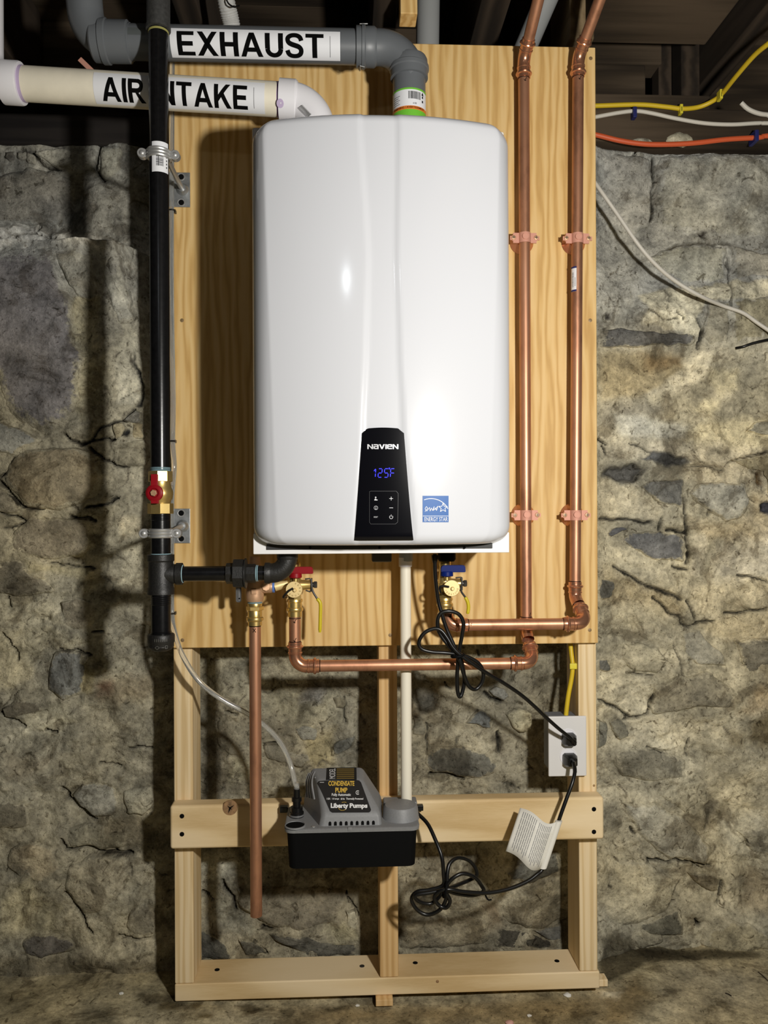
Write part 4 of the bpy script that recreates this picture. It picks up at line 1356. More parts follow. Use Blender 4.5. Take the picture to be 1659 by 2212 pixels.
sh = obj('wood_shim', MB().box(P(812, 2160, -0.02).x, P(849, 2160, -0.02).x, -0.016, 0.07, 0.002, PZ0 - 0.0003, 0.001), M['pine_old'], None, smooth=False)
tag(sh, 'short pale wood shim poking out under the middle of the bottom plate', 'shim')
a = P(1293, 2112, 0.04)
sh = obj('wood_shim', MB().box(0.500, a.x + 0.017, 0.030, 0.055, 0.000, PZ0 - 0.0003, 0.0015), M['pine'], None, smooth=False)
tag(sh, 'small pale wood shim sticking out past the right end of the bottom plate', 'shim')
blk = obj('wood_block', MB().box(P(862, 30, -0.05).x, P(898, 30, -0.05).x, -0.09, -0.045, P(880, 56, -0.05).z, 2.16, 0.002), M['plywood'], None, smooth=False)
tag(blk, 'short fresh yellow wood block hanging from the dark joist above the exhaust elbow', 'block')

# ================================================================== WATER HEATER
CX0, CX1 = P(545, 700, -0.262).x, P(1100, 700, -0.262).x
CXC, CW = (CX0 + CX1) / 2, (CX1 - CX0) / 2
CZ0, CZ1 = 0.9450, 1.6565
heater = thing('water_heater', 'tall white wall-hung water heater with black control panel on plywood board', 'water heater', (CXC, -0.02, CZ0))
crz = [CZ1, P(830, 560, -0.32).z, P(830, 750, -0.32).z, P(830, 925, -0.32).z, P(830, 1167, -0.32).z, CZ0]
crl = [P(x, 700, -0.32).x for x in (779, 797, 791, 783, 765, 762)]
crr = [P(x, 700, -0.32).x for x in (862, 857, 862, 869, 894, 897)]


def crease(z, tab):
    zz = crz[::-1]
    tt = tab[::-1]
    if z <= zz[0]:
        return tt[0]
    for i in range(len(zz) - 1):
        if z <= zz[i + 1]:
            t = (z - zz[i]) / (zz[i + 1] - zz[i])
            t = t * t * (3 - 2 * t) * 0.5 + t * 0.5
            return tt[i] + (tt[i + 1] - tt[i]) * t
    return tt[-1]


def ss(x, a, b):
    t = min(1, max(0, (x - a) / (b - a)))
    return t * t * (3 - 2 * t)


def cover_y(x, z, sunk=True):
    u = (x - CXC) / CW
    y = -0.292 - 0.033 * (1 - u * u)
    y -= 0.006 * math.cos((z - 1.33) / 0.36 * 1.2)          # a slight belly from top to bottom
    # facets down both flanks
    t = (z - CZ0) / (CZ1 - CZ0)
    fl = 0.80 + 0.10 * t
    y += 0.010 * max(0, abs(u) - fl) / (1 - fl)
    # middle strip, sunk
    l, r = crease(z, crl), crease(z, crr)
    if sunk:
        y += 0.0032 * ss(x, l - 0.004, l + 0.004) * (1 - ss(x, r - 0.004, r + 0.004))
    for dd, rr in ((CW - abs(x - CXC), 0.030), (CZ1 - z, 0.017), (z - CZ0, 0.017)):
        dd = max(dd, 0)
        if dd < rr:
            y += rr - math.sqrt(max(0, rr * rr - (rr - dd) ** 2))
    return y


def cosrange(n, e=0.55):
    out = []
    for i in range(n + 1):
        s = -1 + 2 * i / n
        out.append(s * (1 - e) + e * math.sin(s * pi / 2))
    return out


us = cosrange(150, 0.85)
vs = [0.5 + 0.5 * s for s in cosrange(170, 0.85)]
mb = MB()
rows = []
YB = -0.2548
for v in vs:
    z = CZ0 + (CZ1 - CZ0) * v
    rc_ = 0.032
    dz = min(z - CZ0, CZ1 - z)
    ins = rc_ - math.sqrt(max(0, rc_ ** 2 - (rc_ - dz) ** 2)) if dz < rc_ else 0
    row = []
    for u in us:
        x = CXC + u * (CW - ins)
        row.append(mb.bm.verts.new((x, cover_y(CXC + u * CW, z), z)))
    rows.append(row)
for a, b in zip(rows[:-1], rows[1:]):
    for i in range(len(us) - 1):
        mb.bm.faces.new((a[i], a[i + 1], b[i + 1], b[i]))
ring = rows[0][:] + [r[-1] for r in rows[1:]] + rows[-1][-2::-1] + [r[0] for r in rows[-2:0:-1]]
back = [mb.bm.verts.new((v.co.x, YB, v.co.z)) for v in ring]
for i in range(len(ring)):
    j = (i + 1) % len(ring)
    mb.bm.faces.new((ring[i], back[i], back[j], ring[j]))
cover = obj('front_cover', mb, M['white_enamel'], heater, angle=50)
hx0, hx1 = P(540, 900, -0.2545).x, P(1099, 900, -0.2545).x
mb = MB().box(hx0 + 0.0055, hx1 - 0.0055, -0.2540, -0.0187, 0.9287, 1.6605, 0.004)
obj('back_case', mb, M['white_paint'], heater)
mb = MB().box(hx0 + 0.0045, hx1, -0.2547, -0.245, 0.9285, 0.964, 0.0015)
obj('back_case', mb, M['white_paint'], heater)
mb = MB().box(CX0 + 0.022, CX1 - 0.030, -0.2575, -0.2549, 0.9362, 0.9452, 0.0005)  # black strip added as the shade in the gap under the cover
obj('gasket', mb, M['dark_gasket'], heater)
for px in (670, 820, 1003):
    screw(P(px, 1183.0, -0.2577), (0, -1, 0), 0.0026, M['hole'], heater, 0.0008)
# connections under the case
M_b = M['brass']
mb = MB().box(P(803, 1200, -0.1).x, P(845, 1200, -0.1).x, -0.12, -0.08, 0.905, 0.9286, 0.003)
obj('service_plug', mb, M['dark_steel'], heater)
q = P(965, 1198, -0.13)
obj('water_filter_cap', MB().lathe((q.x, q.y, 0.9286), (0, 0, -1), [(0, 0.017), (0.018, 0.017), (0.022, 0.014)], 20), M['black_plastic'], heater)
q = P(877, 1210, -0.07)
obj('drain_outlet', MB().lathe((q.x, -0.07, 0.9286), (0, 0, -1), [(0, 0.0135), (0.024, 0.0135), (0.025, 0.0128)], 24), M['grey_pvc'], heater)

# control panel, laid on the cover's surface
def cov(px, py, off, sunk=True):
    Y = -0.32
    for _ in range(4):
        q = P(px, py, Y)
        Y = cover_y(q.x, q.z, sunk) - off
    return P(px, py, Y)


ptop = [(782, 937), (795, 929), (812, 926), (828, 925), (845, 926), (862, 929), (872, 937)]
zz_t = P(828, 925, -0.32).z
zz_k = P(828, 937, -0.32).z
zz_b = P(828, 1167, -0.32).z


def pan(u, v, off):
    """u, v in 0..1 over the trapezoid"""
    z = zz_b + (zz_k - zz_b) * v
    xl = P(765 + (782 - 765) * (v ** 0.85), 1167 - 230 * v, -0.322).x
    xr = P(893 - (893 - 872) * (v ** 0.85), 1167 - 230 * v, -0.322).x
    x = xl + (xr - xl) * u
    if v >= 0.999:
        # arched head
        h = 1 - abs(2 * u - 1)
        z += (zz_t - zz_k) * min(1, (h / 0.28) if h < 0.28 else 1) * (0.75 + 0.25 * math.sin(h * pi / 2))
    return V(x, cover_y(x, z, False) - off, z)


mb = MB()
NU, NV = 40, 40
g0 = [[mb.bm.verts.new(pan(i / NU, j / NV, 0.0010)) for i in range(NU + 1)] for j in range(NV + 1)]
for j in range(NV):
    for i in range(NU):
        mb.bm.faces.new((g0[j][i], g0[j][i + 1], g0[j + 1][i + 1], g0[j + 1][i]))
rim = g0[0][:] + [r[-1] for r in g0[1:]] + g0[-1][-2::-1] + [r[0] for r in g0[-2:0:-1]]
bk = [mb.bm.verts.new((v.co.x, v.co.y + 0.002, v.co.z)) for v in rim]
for i in range(len(rim)):
    j = (i + 1) % len(rim)
    mb.bm.faces.new((rim[i], bk[i], bk[j], rim[j]))
panel = obj('control_panel', mb, M['black_gloss'], heater, angle=40, label='black trapezoid control panel with blue digits')
fcov = lambda off, sunk=False: (lambda u, v: cov(u, -v, off, sunk))      # text laid out in pixels (v up = -py)


def strokes(mb, segs, w, fn):
    """thick polyline pieces in the (u, v) plane"""
    for (x0, y0, x1, y1) in segs:
        dx, dy = x1 - x0, y1 - y0
        L = math.hypot(dx, dy) or 1
        nx_, ny_ = -dy / L * w / 2, dx / L * w / 2
        mb.quad(fn(x0 + nx_, y0 + ny_), fn(x1 + nx_, y1 + ny_), fn(x1 - nx_, y1 - ny_), fn(x0 - nx_, y0 - ny_))
    return mb


# maker's lettering: small-cap style, every letter the same height
mb = MB()
f0 = fcov(0.0021)
xx = 793.5
TH = 2.9
for ch, w in (('N', 12.4), ('a', 11), ('V', 12.6), ('I', TH), ('e', 11), ('N', 12.4)):
    b0, t0_ = -970.0, -959.6
    m_ = (b0 + t0_) / 2
    bars = []
    if ch == 'N':
        bars = [rect(xx, xx + TH, b0, t0_), rect(xx + w - TH, xx + w, b0, t0_), [(xx + TH, t0_), (xx + TH, t0_ - 3.2), (xx + w - TH, b0), (xx + w - TH, b0 + 3.2)]]
    elif ch == 'a':
        bars = [rect(xx + 0.6, xx + w - TH, t0_ - 2.1, t0_), rect(xx + w - TH, xx + w, b0, t0_ - 0.6), rect(xx + TH, xx + w - TH, m_ - 0.4, m_ + 1.4), rect(xx, xx + TH, b0 + 0.5, m_ + 1.0), rect(xx + TH, xx + w - TH, b0, b0 + 2.1)]
    elif ch == 'V':
        bars = [[(xx, t0_), (xx + 3.3, t0_), (xx + w / 2 + 1.5, b0), (xx + w / 2 - 1.5, b0)], [(xx + w - 3.3, t0_), (xx + w, t0_), (xx + w / 2 + 1.5, b0), (xx + w / 2 - 1.5, b0)]]
    elif ch == 'I':
        bars = [rect(xx, xx + w, b0, t0_)]
    else:
        bars = [rect(xx, xx + TH, b0 + 0.6, t0_ - 0.6), rect(xx + TH, xx + w - 0.6, t0_ - 2.1, t0_), rect(xx + w - TH, xx + w, m_ - 0.6, t0_ - 0.6), rect(xx + TH, xx + w - TH, m_ - 0.6, m_ + 1.2), rect(xx + TH, xx + w - 0.3, b0, b0 + 2.1)]
    for pl_ in bars:
        mb.bm.faces.new([mb.bm.verts.new(f0(*p)) for p in pl_])
    xx += w + 0.95
obj('brand_lettering', mb, M['silver_print'], panel, smooth=False)
# the digits 125 and the degree F
mb = MB()
f0 = fcov(0.0023)
SEG = {'a': (0.12, 1, 0.88, 1), 'b': (1, 0.93, 1, 0.57), 'c': (1, 0.43, 1, 0.07), 'd': (0.12, 0, 0.88, 0), 'e': (0, 0.43, 0, 0.07), 'f': (0, 0.93, 0, 0.57), 'g': (0.12, 0.5, 0.88, 0.5)}
for chs, x0, w in (('bc', 803.5, 7), ('abged', 816.5, 8), ('afgcd', 829.8, 8), ('afge', 843.0, 8.5)):
    segs = []
    for s in chs:
        a0, b0, a1, b1 = SEG[s]
        sk = 1.2
        segs.append((x0 + a0 * w + b0 * sk, -1031 + b0 * 18.5, x0 + a1 * w + b1 * sk, -1031 + b1 * 18.5))
    strokes(mb, segs, 1.5, f0)
strokes(mb, [(807.8, -1017.5, 811.3, -1013.0)], 1.4, f0)
dg = [(841.0 + 1.5 * math.cos(k * pi / 4), -1012 + 1.5 * math.sin(k * pi / 4)) for k in range(9)]
strokes(mb, [(*dg[k], *dg[k + 1]) for k in range(8)], 0.9, f0)
obj('led_digits', mb, M['led'], panel, smooth=False, label='glowing blue 125F digits')
# key pad: fine frame and symbols
mb = MB()
f0 = fcov(0.0024)
K = [(798, 1062), (798, 1128), (801, 1132), (854, 1132), (859, 1128), (860, 1066), (856, 1061), (801, 1061)]
ks = [(K[i][0], -K[i][1], K[(i + 1) % 8][0], -K[(i + 1) % 8][1]) for i in range(8)]
strokes(mb, ks, 0.7, f0)
obj('keypad_outline', mb, simple('dark_outline', (0.05, 0.05, 0.055, 1), rough=0.3), panel, smooth=False)
mb = MB()
strokes(mb, [(841, -1077, 849, -1077), (845, -1073, 845, -1081), (841, -1097, 849, -1097), (845, -1111.5, 845, -1116), (812, -1094.8, 812, -1099.2), (811, -1099.3, 813, -1099.3)], 0.95, f0)
pw = [(845 + 3.6 * math.cos(math.radians(a)), -1117 + 3.6 * math.sin(math.radians(a))) for a in range(125, 416, 15)]
strokes(mb, [(*pw[i], *pw[i + 1]) for i in range(len(pw) - 1)], 0.9, f0)
ci = [(812 + 4 * math.cos(math.radians(a)), -1097 + 4 * math.sin(math.radians(a))) for a in range(0, 361, 20)]
strokes(mb, [(*ci[i], *ci[i + 1]) for i in range(len(ci) - 1)], 0.8, f0)
hd = [f0(811.5 + 1.7 * math.cos(k * pi / 5), -1074.5 + 1.7 * math.sin(k * pi / 5)) for k in range(10)]
mb.bm.faces.new([mb.bm.verts.new(p) for p in hd])
for pl in ([(808.3, -1081), (809.5, -1077.6), (812.2, -1077.0), (814.5, -1081)], [(813, -1079), (815.6, -1079), (815.6, -1081), (813.5, -1081)]):
    mb.bm.faces.new([mb.bm.verts.new(f0(*p)) for p in pl])
text_mb([('RESET', 807.5, 816.5, -1118.3, -1115.4, 0.0)], f0, mb=mb)
obj('keypad_symbols', mb, M['silver_print'], panel, smooth=False)
mb = MB().box(P(792.5, 1163, -0.3).x, P(795, 1163, -0.3).x, cov(794, 1163, 0.0025).y, cov(794, 1163, 0).y, cov(794, 1167, 0).z, cov(794, 1158, 0).z)
obj('status_mark', mb, simple('tan_mark', (0.5, 0.32, 0.14, 1)), panel, smooth=False)

# blue energy sticker, with arc, star and lettering
mb = quad_fn(MB(), lambda u, v: cov(u, -v, 0.0006), 913, 969, -1128, -1071, 6, 6)
stk = obj('energy_sticker', mb, M['blue_sticker'], heater, smooth=False, fixn=False, label='square blue energy sticker with white star')
mb = MB()
f0 = fcov(0.0010, True)
arc = [(931 + 40 * math.cos(math.radians(a)), -1114 + 37 * math.sin(math.radians(a))) for a in range(24, 160, 8)]
arc = [p for p in arc if 914 < p[0] < 968 and -1113 < p[1] < -1072]
strokes(mb, [(*arc[i], *arc[i + 1]) for i in range(len(arc) - 1)], 1.5, f0)
strokes(mb, [(913.5, -1114.6, 968.5, -1114.6)], 1.0, f0)
st = [(957 + (10 if k % 2 == 0 else 4.2) * math.sin(k * pi / 5), -1097 + (10 if k % 2 == 0 else 4.2) * math.cos(k * pi / 5)) for k in range(10)]
strokes(mb, [(*st[i], *st[(i + 1) % 10]) for i in range(10)], 1.2, f0)
# running script "energy" as one looping stroke, and the caption
scr = [(918, -1105), (924, -1098), (921, -1094), (918, -1099), (922, -1104), (928, -1096), (929, -1104), (932, -1097), (934, -1103), (938, -1094), (936, -1103), (941, -1097), (943, -1103), (946, -1093), (940, -1101)]
strokes(mb, [(*scr[i], *scr[i + 1]) for i in range(len(scr) - 1)], 1.0, f0)
text_mb([('ENERGY STAR', 917, 967, -1126, -1117, 0.0)], f0, mb=mb)
obj('sticker_print', mb, M['white_print'], stk, smooth=False)

# ================================================================== EXHAUST AND INTAKE PIPES
RP = 0.0302


def horiz_fn(A, B, R, face=None):
    """wraps (metres along, metres around) on the pipe from A to B; v = 0 faces the camera"""
    A, B = Vector(A), Vector(B)
    e = (B - A).normalized()
    m = (A + B) / 2
    n1 = (CAM - m)
    n1 = (n1 - e * n1.dot(e)).normalized() if face is None else Vector(face)
    n2 = e.cross(n1)
    if abs(e.z) < 0.7 and n2.z < 0:
        n2 = -n2
    return lambda u, v: A + e * u + (n1 * math.cos(v / R) + n2 * math.sin(v / R)) * R


def along(A, B, px, Y=None):
    """distance along a pipe whose image passes column px"""
    A, B = Vector(A), Vector(B)
    lo, hi = 0.0, 1.0
    pa, pb = project(A)[0], project(B)[0]
    for _ in range(30):
        md = (lo + hi) / 2
        if (project(A.lerp(B, md))[0] < px) == (pa < pb):
            lo = md
        else:
            hi = md
    return (B - A).length * lo


def project(w):
    d = Vector(w) - CAM
    k = d.dot(FW)
    return 829.5 + F_PX * d.dot(RTV) / k, 1106 - F_PX * d.dot(UPV) / k


YE = -0.152
E0, E1 = P(205, 87, YE), P(884, 104, YE)
E1.z = E0.z = (P(560, 97, YE).z)
EV = V(P(884, 200, YE).x, YE, 1.6607)
E1.x = EV.x
ex = thing('exhaust_pipe', 'grey plastic exhaust pipe with EXHAUST label crossing above the board', 'pipe', (0.0, YE, E0.z))
hubx = along(E0, E1, 772)
mb = MB().tube([E0, E0 + (E1 - E0).normalized() * hubx], RP, 36)
obj('pipe', mb, M['grey_cpvc'], ex)
top = V(EV.x, YE, E1.z)
arcp = bend(E0, top, EV, 0.056, 14)
hs = E0 + (E1 - E0).normalized() * (hubx - 0.003)
mb = MB().tube([hs + V(0.03, 0, 0)] + arcp + [V(EV.x, YE, P(884, 165, YE).z)], RP * 1.03, 32)
mb.lathe(hs, (1, 0, 0), [(0, 0.0322), (0.001, 0.0352), (0.010, 0.0352), (0.011, 0.0372), (0.016, 0.0372), (0.018, 0.0345), (0.034, 0.0345), (0.038, 0.0315)], 36)
zb = P(884, 172, YE).z
mb.lathe((EV.x, YE, zb), (0, 0, 1), [(0, 0.0318), (0.001, 0.0348), (0.014, 0.0348), (0.016, 0.0368), (0.022, 0.0368), (0.024, 0.0345), (0.034, 0.0340), (0.039, 0.0315)], 36)
obj('elbow', mb, M['grey_cpvc'], ex)
obj('pipe', MB().tube([V(EV.x, YE, zb + 0.004), EV], RP, 36), M['grey_cpvc'], ex)
# left elbow, up and towards the joists
lh = P(283, 90, YE)
lc = V(P(190, 88, YE).x, YE, E0.z)
lu = lc + V(-0.010, -0.05, 0.27)
arcp = bend(E0 + V(0.12, 0, 0), lc, lu, 0.05, 12)
mb = MB().tube([E0.lerp(E1, 0.02) + V(0.055, 0, 0)] + arcp + [lu], RP * 1.05, 32)
hx_ = P(200, 90, YE).x
mb.lathe((hx_, YE, E0.z), (1, 0, 0), [(0, 0.0325), (0.003, 0.0352), (0.016, 0.0358), (0.018, 0.0385), (0.028, 0.0385), (0.030, 0.036), (0.066, 0.036), (0.068, 0.032)], 36)
obj('elbow', mb, M['grey_cpvc'], ex)
# wire clip round the right hub
wc = hs + V(0.004, 0, 0)
ring = [wc + V(-0.004 * math.sin(a), -0.0385 * math.cos(a), 0.0385 * math.sin(a)) for a in [pi / 2 + 2 * pi * k / 40 for k in range(36)]]
q = [wc + V(0.018, -0.004, 0.041), wc + V(0.004, -0.004, 0.0405)] + ring[3:22] + [wc + V(0.012, -0.006, -0.040)]
obj('wire_clip', MB().tube(q, 0.0011, 8), M['steel'], ex)
# EXHAUST label
fE = horiz_fn(E0, E1, RP + 0.0005)
u0, u1 = along(E0, E1, 374), along(E0, E1, 735)
mb = quad_fn(MB(), fE, u0, u1, -0.026, 0.0265, 2, 24)
lab = obj('pipe_label', mb, M['sticker'], ex, fixn=False, label='white EXHAUST label with black capitals')
fE2 = horiz_fn(E0, E1, RP + 0.0009)
t0, t1_ = along(E0, E1, 389), along(E0, E1, 700)
mb = glyph_mb('EXHAUST', t0, t1_, -0.0205, 0.0205, fE2, 14)
quad_fn(mb, fE2, along(E0, E1, 713.3), along(E0, E1, 714.1), -0.0185, 0.017, 1, 8)
obj('lettering', mb, M['black_print'], lab, smooth=False)
# narrow green-ended band near the left hub
mb = quad_fn(MB(), fE, along(E0, E1, 276), along(E0, E1, 322), 0.012, 0.026, 2, 4)
o = obj('band_label', mb, simple('dull_band', (0.09, 0.10, 0.10, 1), rough=0.4), ex, fixn=False)
mb = quad_fn(MB(), fE2, along(E0, E1, 272), along(E0, E1, 278), 0.011, 0.026, 1, 4)
obj('band_end', mb, M['green_label'], o, fixn=False, label='green end of the band')
mb = quad_fn(MB(), fE2, along(E0, E1, 278), along(E0, E1, 281), 0.011, 0.026, 1, 4)
obj('band_end', mb, M['white_print'], o, fixn=False)
# product sticker on the vertical piece
ztop, zbot = P(884, 189, YE - 0.03).z, P(884, 252, YE - 0.03).z
fV = horiz_fn((EV.x, YE, zbot), (EV.x, YE, ztop), RP + 0.0005)
fV2 = horiz_fn((EV.x, YE, zbot), (EV.x, YE, ztop), RP + 0.0009)
fV3 = horiz_fn((EV.x, YE, zbot), (EV.x, YE, ztop), RP + 0.0013)
Hh = ztop - zbot
# v must grow to the right
sgn = 1 if fV(0, 0.01).x > fV(0, 0).x else -1
A_ = lambda f: (lambda u, v: f(v, sgn * u))
mb = quad_fn(MB(), A_(fV), -0.044, 0.044, 0, Hh, 28, 1)
lab = obj('product_sticker', mb, M['sticker'], ex, fixn=False, label='white, orange and green sticker with bar code')
mb = quad_fn(MB(), A_(fV2), -0.044, 0.044, 0, Hh * 0.26, 28, 1)
obj('green_band', mb, M['green_label'], lab, fixn=False)
mb = quad_fn(MB(), A_(fV2), -0.044, 0.044, Hh * 0.94, Hh, 28, 1)
obj('green_edge', mb, M['green_label'], lab, fixn=False)
mb = quad_fn(MB(), A_(fV2), -0.044, 0.044, Hh * 0.26, Hh * 0.38, 28, 1)
obj('orange_band', mb, M['orange_label'], lab, fixn=False)
mb = MB()
rb2 = random.Random(2)
x = -0.0015
while x < 0.021:
    w = rb2.choice([0.0006, 0.0006, 0.0012])
    quad_fn(mb, A_(fV2), x, x + w, Hh * 0.62, Hh * 0.88, 1, 1)
    x += w + rb2.choice([0.0006, 0.0009])
text_mb([('WARNING / AVERTISSEMENT', -0.034, 0.032, Hh * 0.29, Hh * 0.355, 0.01)], A_(fV3), mb=mb)
text_mb([('6100', 0.007, 0.014, Hh * 0.44, Hh * 0.50, 0.0)], A_(fV2), mb=mb)
for k in range(5):
    quad_fn(mb, A_(fV2), -0.034, -0.018 - 0.003 * (k % 2), Hh * (0.46 + 0.07 * k), Hh * (0.475 + 0.07 * k), 2, 1)
for k, s in enumerate((0.55, 0.70)):
    quad_fn(mb, A_(fV2), 0.0262, 0.0295, Hh * s, Hh * (s + 0.08), 1, 1)
mb.bm.faces.new([mb.bm.verts.new(A_(fV2)(*p)) for p in ((0.0248, Hh * 0.80), (0.031, Hh * 0.80), (0.028, Hh * 0.92))])
obj('sticker_print', mb, M['black_print'], lab, smooth=False)

# air intake
I0, I1 = P(22, 179, YE), P(730, 223.2, YE)
ik = thing('air_intake_pipe', 'cream plastic AIR INTAKE pipe with white end fittings, below grey exhaust', 'pipe', (I0 + I1) / 2)
uhub = along(I0, I1, 608)
eI = (I1 - I0).normalized()
obj('pipe', MB().tube([I0, I0 + eI * (uhub + 0.01)], RP, 36), M['cream_pvc'], ik)
corner = I0 + eI * along(I0, I1, 686)
dn = V(corner.x, YE, 1.6607)
arcp = bend(I0, corner, dn, 0.055, 16)
hs2 = I0 + eI * uhub
mb = MB().tube([hs2 + eI * 0.004] + arcp + [dn], RP * 1.06, 36)
mb.lathe(hs2 - eI * 0.004, eI, [(0, 0.031), (0.001, 0.0362), (0.030, 0.0358), (0.034, 0.0325)], 36)
obj('elbow', mb, M['white_pvc'], ik, label='white right elbow going down into the heater')
fI = horiz_fn(I0, I1, RP + 0.0004)
fI2 = horiz_fn(I0, I1, RP + 0.0009)
obj('primer_ring', MB().lathe(hs2 - eI * 0.0065, eI, [(0, RP), (0.0002, RP + 0.0004), (0.003, RP + 0.0004), (0.003, RP)], 36, False, False), M['purple'], ik)
mb = MB()
fh = horiz_fn(I0, I1, 0.0368)
uc = along(I0, I1, 609)
mb.bm.faces.new([mb.bm.verts.new(fh(uc + 0.0065 * math.cos(a), -0.006 + 0.008 * math.sin(a))) for a in [2 * pi * k / 14 for k in range(14)]])
obj('primer_stain', mb, M['lilac'], ik, fixn=False)
# left fitting and riser
lc = P(-33, 176, YE)
hub0 = I0 + eI * along(I0, I1, 48)
arcp = bend(hub0, lc, lc + V(0, 0, 0.3), 0.05, 12)
mb = MB().tube([hub0] + arcp + [lc + V(0, 0, 0.28)], RP * 1.05, 32)
mb.lathe(hub0 - eI * 0.036, eI, [(0, 0.0325), (0.003, 0.0372), (0.033, 0.0372), (0.036, 0.036), (0.036, 0.0305)], 36)
obj('elbow', mb, M['white_pvc'], ik, label='white left elbow turning up')
obj('primer_ring', MB().lathe(hub0, eI, [(0, RP + 0.0004), (0.006, RP + 0.0004), (0.006, RP)], 36, False, False), M['lilac'], ik)
t0, t1_ = along(I0, I1, 212), along(I0, I1, 575)
mb = quad_fn(MB(), fI, t0, t1_, -0.030, 0.030, 2, 26)
lab = obj('pipe_label', mb, M['sticker'], ik, fixn=False, label='white AIR INTAKE label with black capitals')
t0, t1_ = along(I0, I1, 229), along(I0, I1, 539)
mb = glyph_mb('AIR INTAKE', t0, t1_, -0.0215, 0.0205, fI2, 14)
quad_fn(mb, fI2, along(I0, I1, 552.3), along(I0, I1, 553), -0.018, 0.018, 1, 8)
obj('lettering', mb, M['black_print'], lab, smooth=False)
# small bar-code on the elbow
mb = MB()
c0 = P(660, 240, YE - 0.034)
eu = (P(672, 253, YE - 0.036) - P(648, 228, YE - 0.036)).normalized()
ev = V(-eu.z, 0, eu.x)
for k in range(12):
    s = -0.012 + k * 0.002
    mb.quad(c0 + eu * s - ev * 0.004, c0 + eu * (s + 0.0012) - ev * 0.004, c0 + eu * (s + 0.0012) + ev * 0.004, c0 + eu * s + ev * 0.004)
obj('bar_code', mb, M['grey_print'], ik, smooth=False)

# ================================================================== GAS LINE
YG = -0.206
GXc = P(345, 700, YG).x
SG = (CAM_D + YG) / F_PX
gz = lambda py: P(345, py, YG).z
gas = thing('gas_pipe', 'black iron gas pipe running down left of the board into a tee', 'pipe', (GXc, YG, gz(1240)))
R1 = 0.01705
g = lambda z: V(GXc, YG, z)
obj('riser', MB().lathe(g(gz(1016)), (0, 0, 1), [(0, R1 - 0.001), (0.001, R1), (gz(-60) - gz(1016), R1)], 28), M['iron'], gas)
mb = MB().lathe(g(gz(66)), (0, 0, 1), [(0, R1), (0.0005, 0.0215), (0.008, 0.0215), (0.0085, 0.0205), (0.06, 0.0205), (0.0605, 0.0215), (0.075, 0.0215)], 28)
obj('coupling', mb, simple('worn_iron', (0.06, 0.06, 0.058, 1), rough=0.5, metal=0.3, var=0.3, scale=150), gas)
mb = MB()
for k in range(2):
    mb.lathe(g(gz(66) - 0.0035 - 0.002 * k), (0, 0, 1), [(0, R1), (0.0005, R1 + 0.0007), (0.0012, R1 + 0.0007), (0.0017, R1)], 28, False, False)
obj('thread', mb, simple('yellow_tape', (0.35, 0.33, 0.10, 1), rough=0.6), gas)


def threads(z0, z1, n, parent=gas, mat='thread', axis=(0, 0, 1), p0=None, r=None):
    mb = MB()
    p0 = p0 if p0 is not None else g(0)
    r = r or R1
    for k in range(n):
        z = z0 + (z1 - z0) * k / n
        h = abs(z1 - z0) / n
        mb.lathe(Vector(p0) + Vector(axis) * z, axis, [(0, r), (h * 0.3, r + 0.0008), (h * 0.6, r)], 24, False, False)
    return obj('thread', mb, M[mat], parent)


threads(gz(1018), gz(1009), 4)
# brass ball valve, red handle
vz0, vz1 = gz(1110), gz(1018)
H = vz1 - vz0
mb = MB()
mb.hexa(g(vz1), (0, 0, -1), 0, 0.0185, 0.0212, 8)
mb.hexa(g(vz0), (0, 0, 1), 0, 0.0185, 0.0222, 8, phase=0.2)
mb.lathe(g(vz0), (0, 0, 1), [(0.018, 0.0175), (0.024, 0.0185), (0.026, 0.0205), (0.034, 0.0218), (H - 0.036, 0.0218), (H - 0.030, 0.0195), (H - 0.022, 0.0175), (H - 0.018, 0.0175)], 28)
hc = P(334, 1065, YG - 0.030)
hd = (V(hc.x, hc.y, hc.z) - g(hc.z)).normalized()
mb.lathe(g(hc.z), hd, [(0, 0.010), (0.030, 0.009)], 16)
val = obj('ball_valve', mb, M['brass'], gas, label='brass ball valve')
mb = MB()
mb.lathe(hc, hd, [(-0.003, 0.0135), (-0.002, 0.0148), (0.003, 0.0148), (0.005, 0.012), (0.005, 0.0085), (0.0025, 0.0075)], 24)
for (x0, x1, y0, y1) in ((326, 341, 1024, 1055), (326, 343, 1077, 1088)):
    a, b = P(x0, y1, YG - 0.032), P(x1, y0, YG - 0.032)
    mb.box(a.x, b.x, YG - 0.034, YG - 0.028, a.z, b.z, 0.0012)
obj('handle', mb, M['red_handle'], val, label='red tee handle')
obj('handle_nut', MB().hexa(hc, hd, 0.0025, 0.0075, 0.0058), M['bronze'], val)
# nipple, tee, drip leg, cap
obj('nipple', MB().lathe(g(gz(1199)), (0, 0, 1), [(0, R1), (gz(1110) - gz(1199), R1)], 28), M['iron'], gas)
threads(gz(1124), gz(1111), 4, mat='iron')
threads(gz(1198), gz(1194), 1)
tz1, tz0 = gz(1197), gz(1284)
mb = MB()
L = tz1 - tz0
mb.lathe(g(tz0), (0, 0, 1), [(0, R1 + 0.001), (0.0005, 0.0232), (0.011, 0.0232), (0.0135, 0.0215), (L - 0.0135, 0.0215), (L - 0.011, 0.0235), (L - 0.001, 0.0235), (L, R1 + 0.001)], 32)
zb_ = gz(1240)
bx1 = P(395, 1240, YG).x
mb.lathe((GXc, YG, zb_), (1, 0, 0), [(0.005, 0.0195), (0.022, 0.0178), (bx1 - GXc - 0.013, 0.0172), (bx1 - GXc - 0.011, 0.0195), (bx1 - GXc - 0.001, 0.0195), (bx1 - GXc, 0.0135)], 32)
obj('tee', mb, M['cast_iron'], gas)
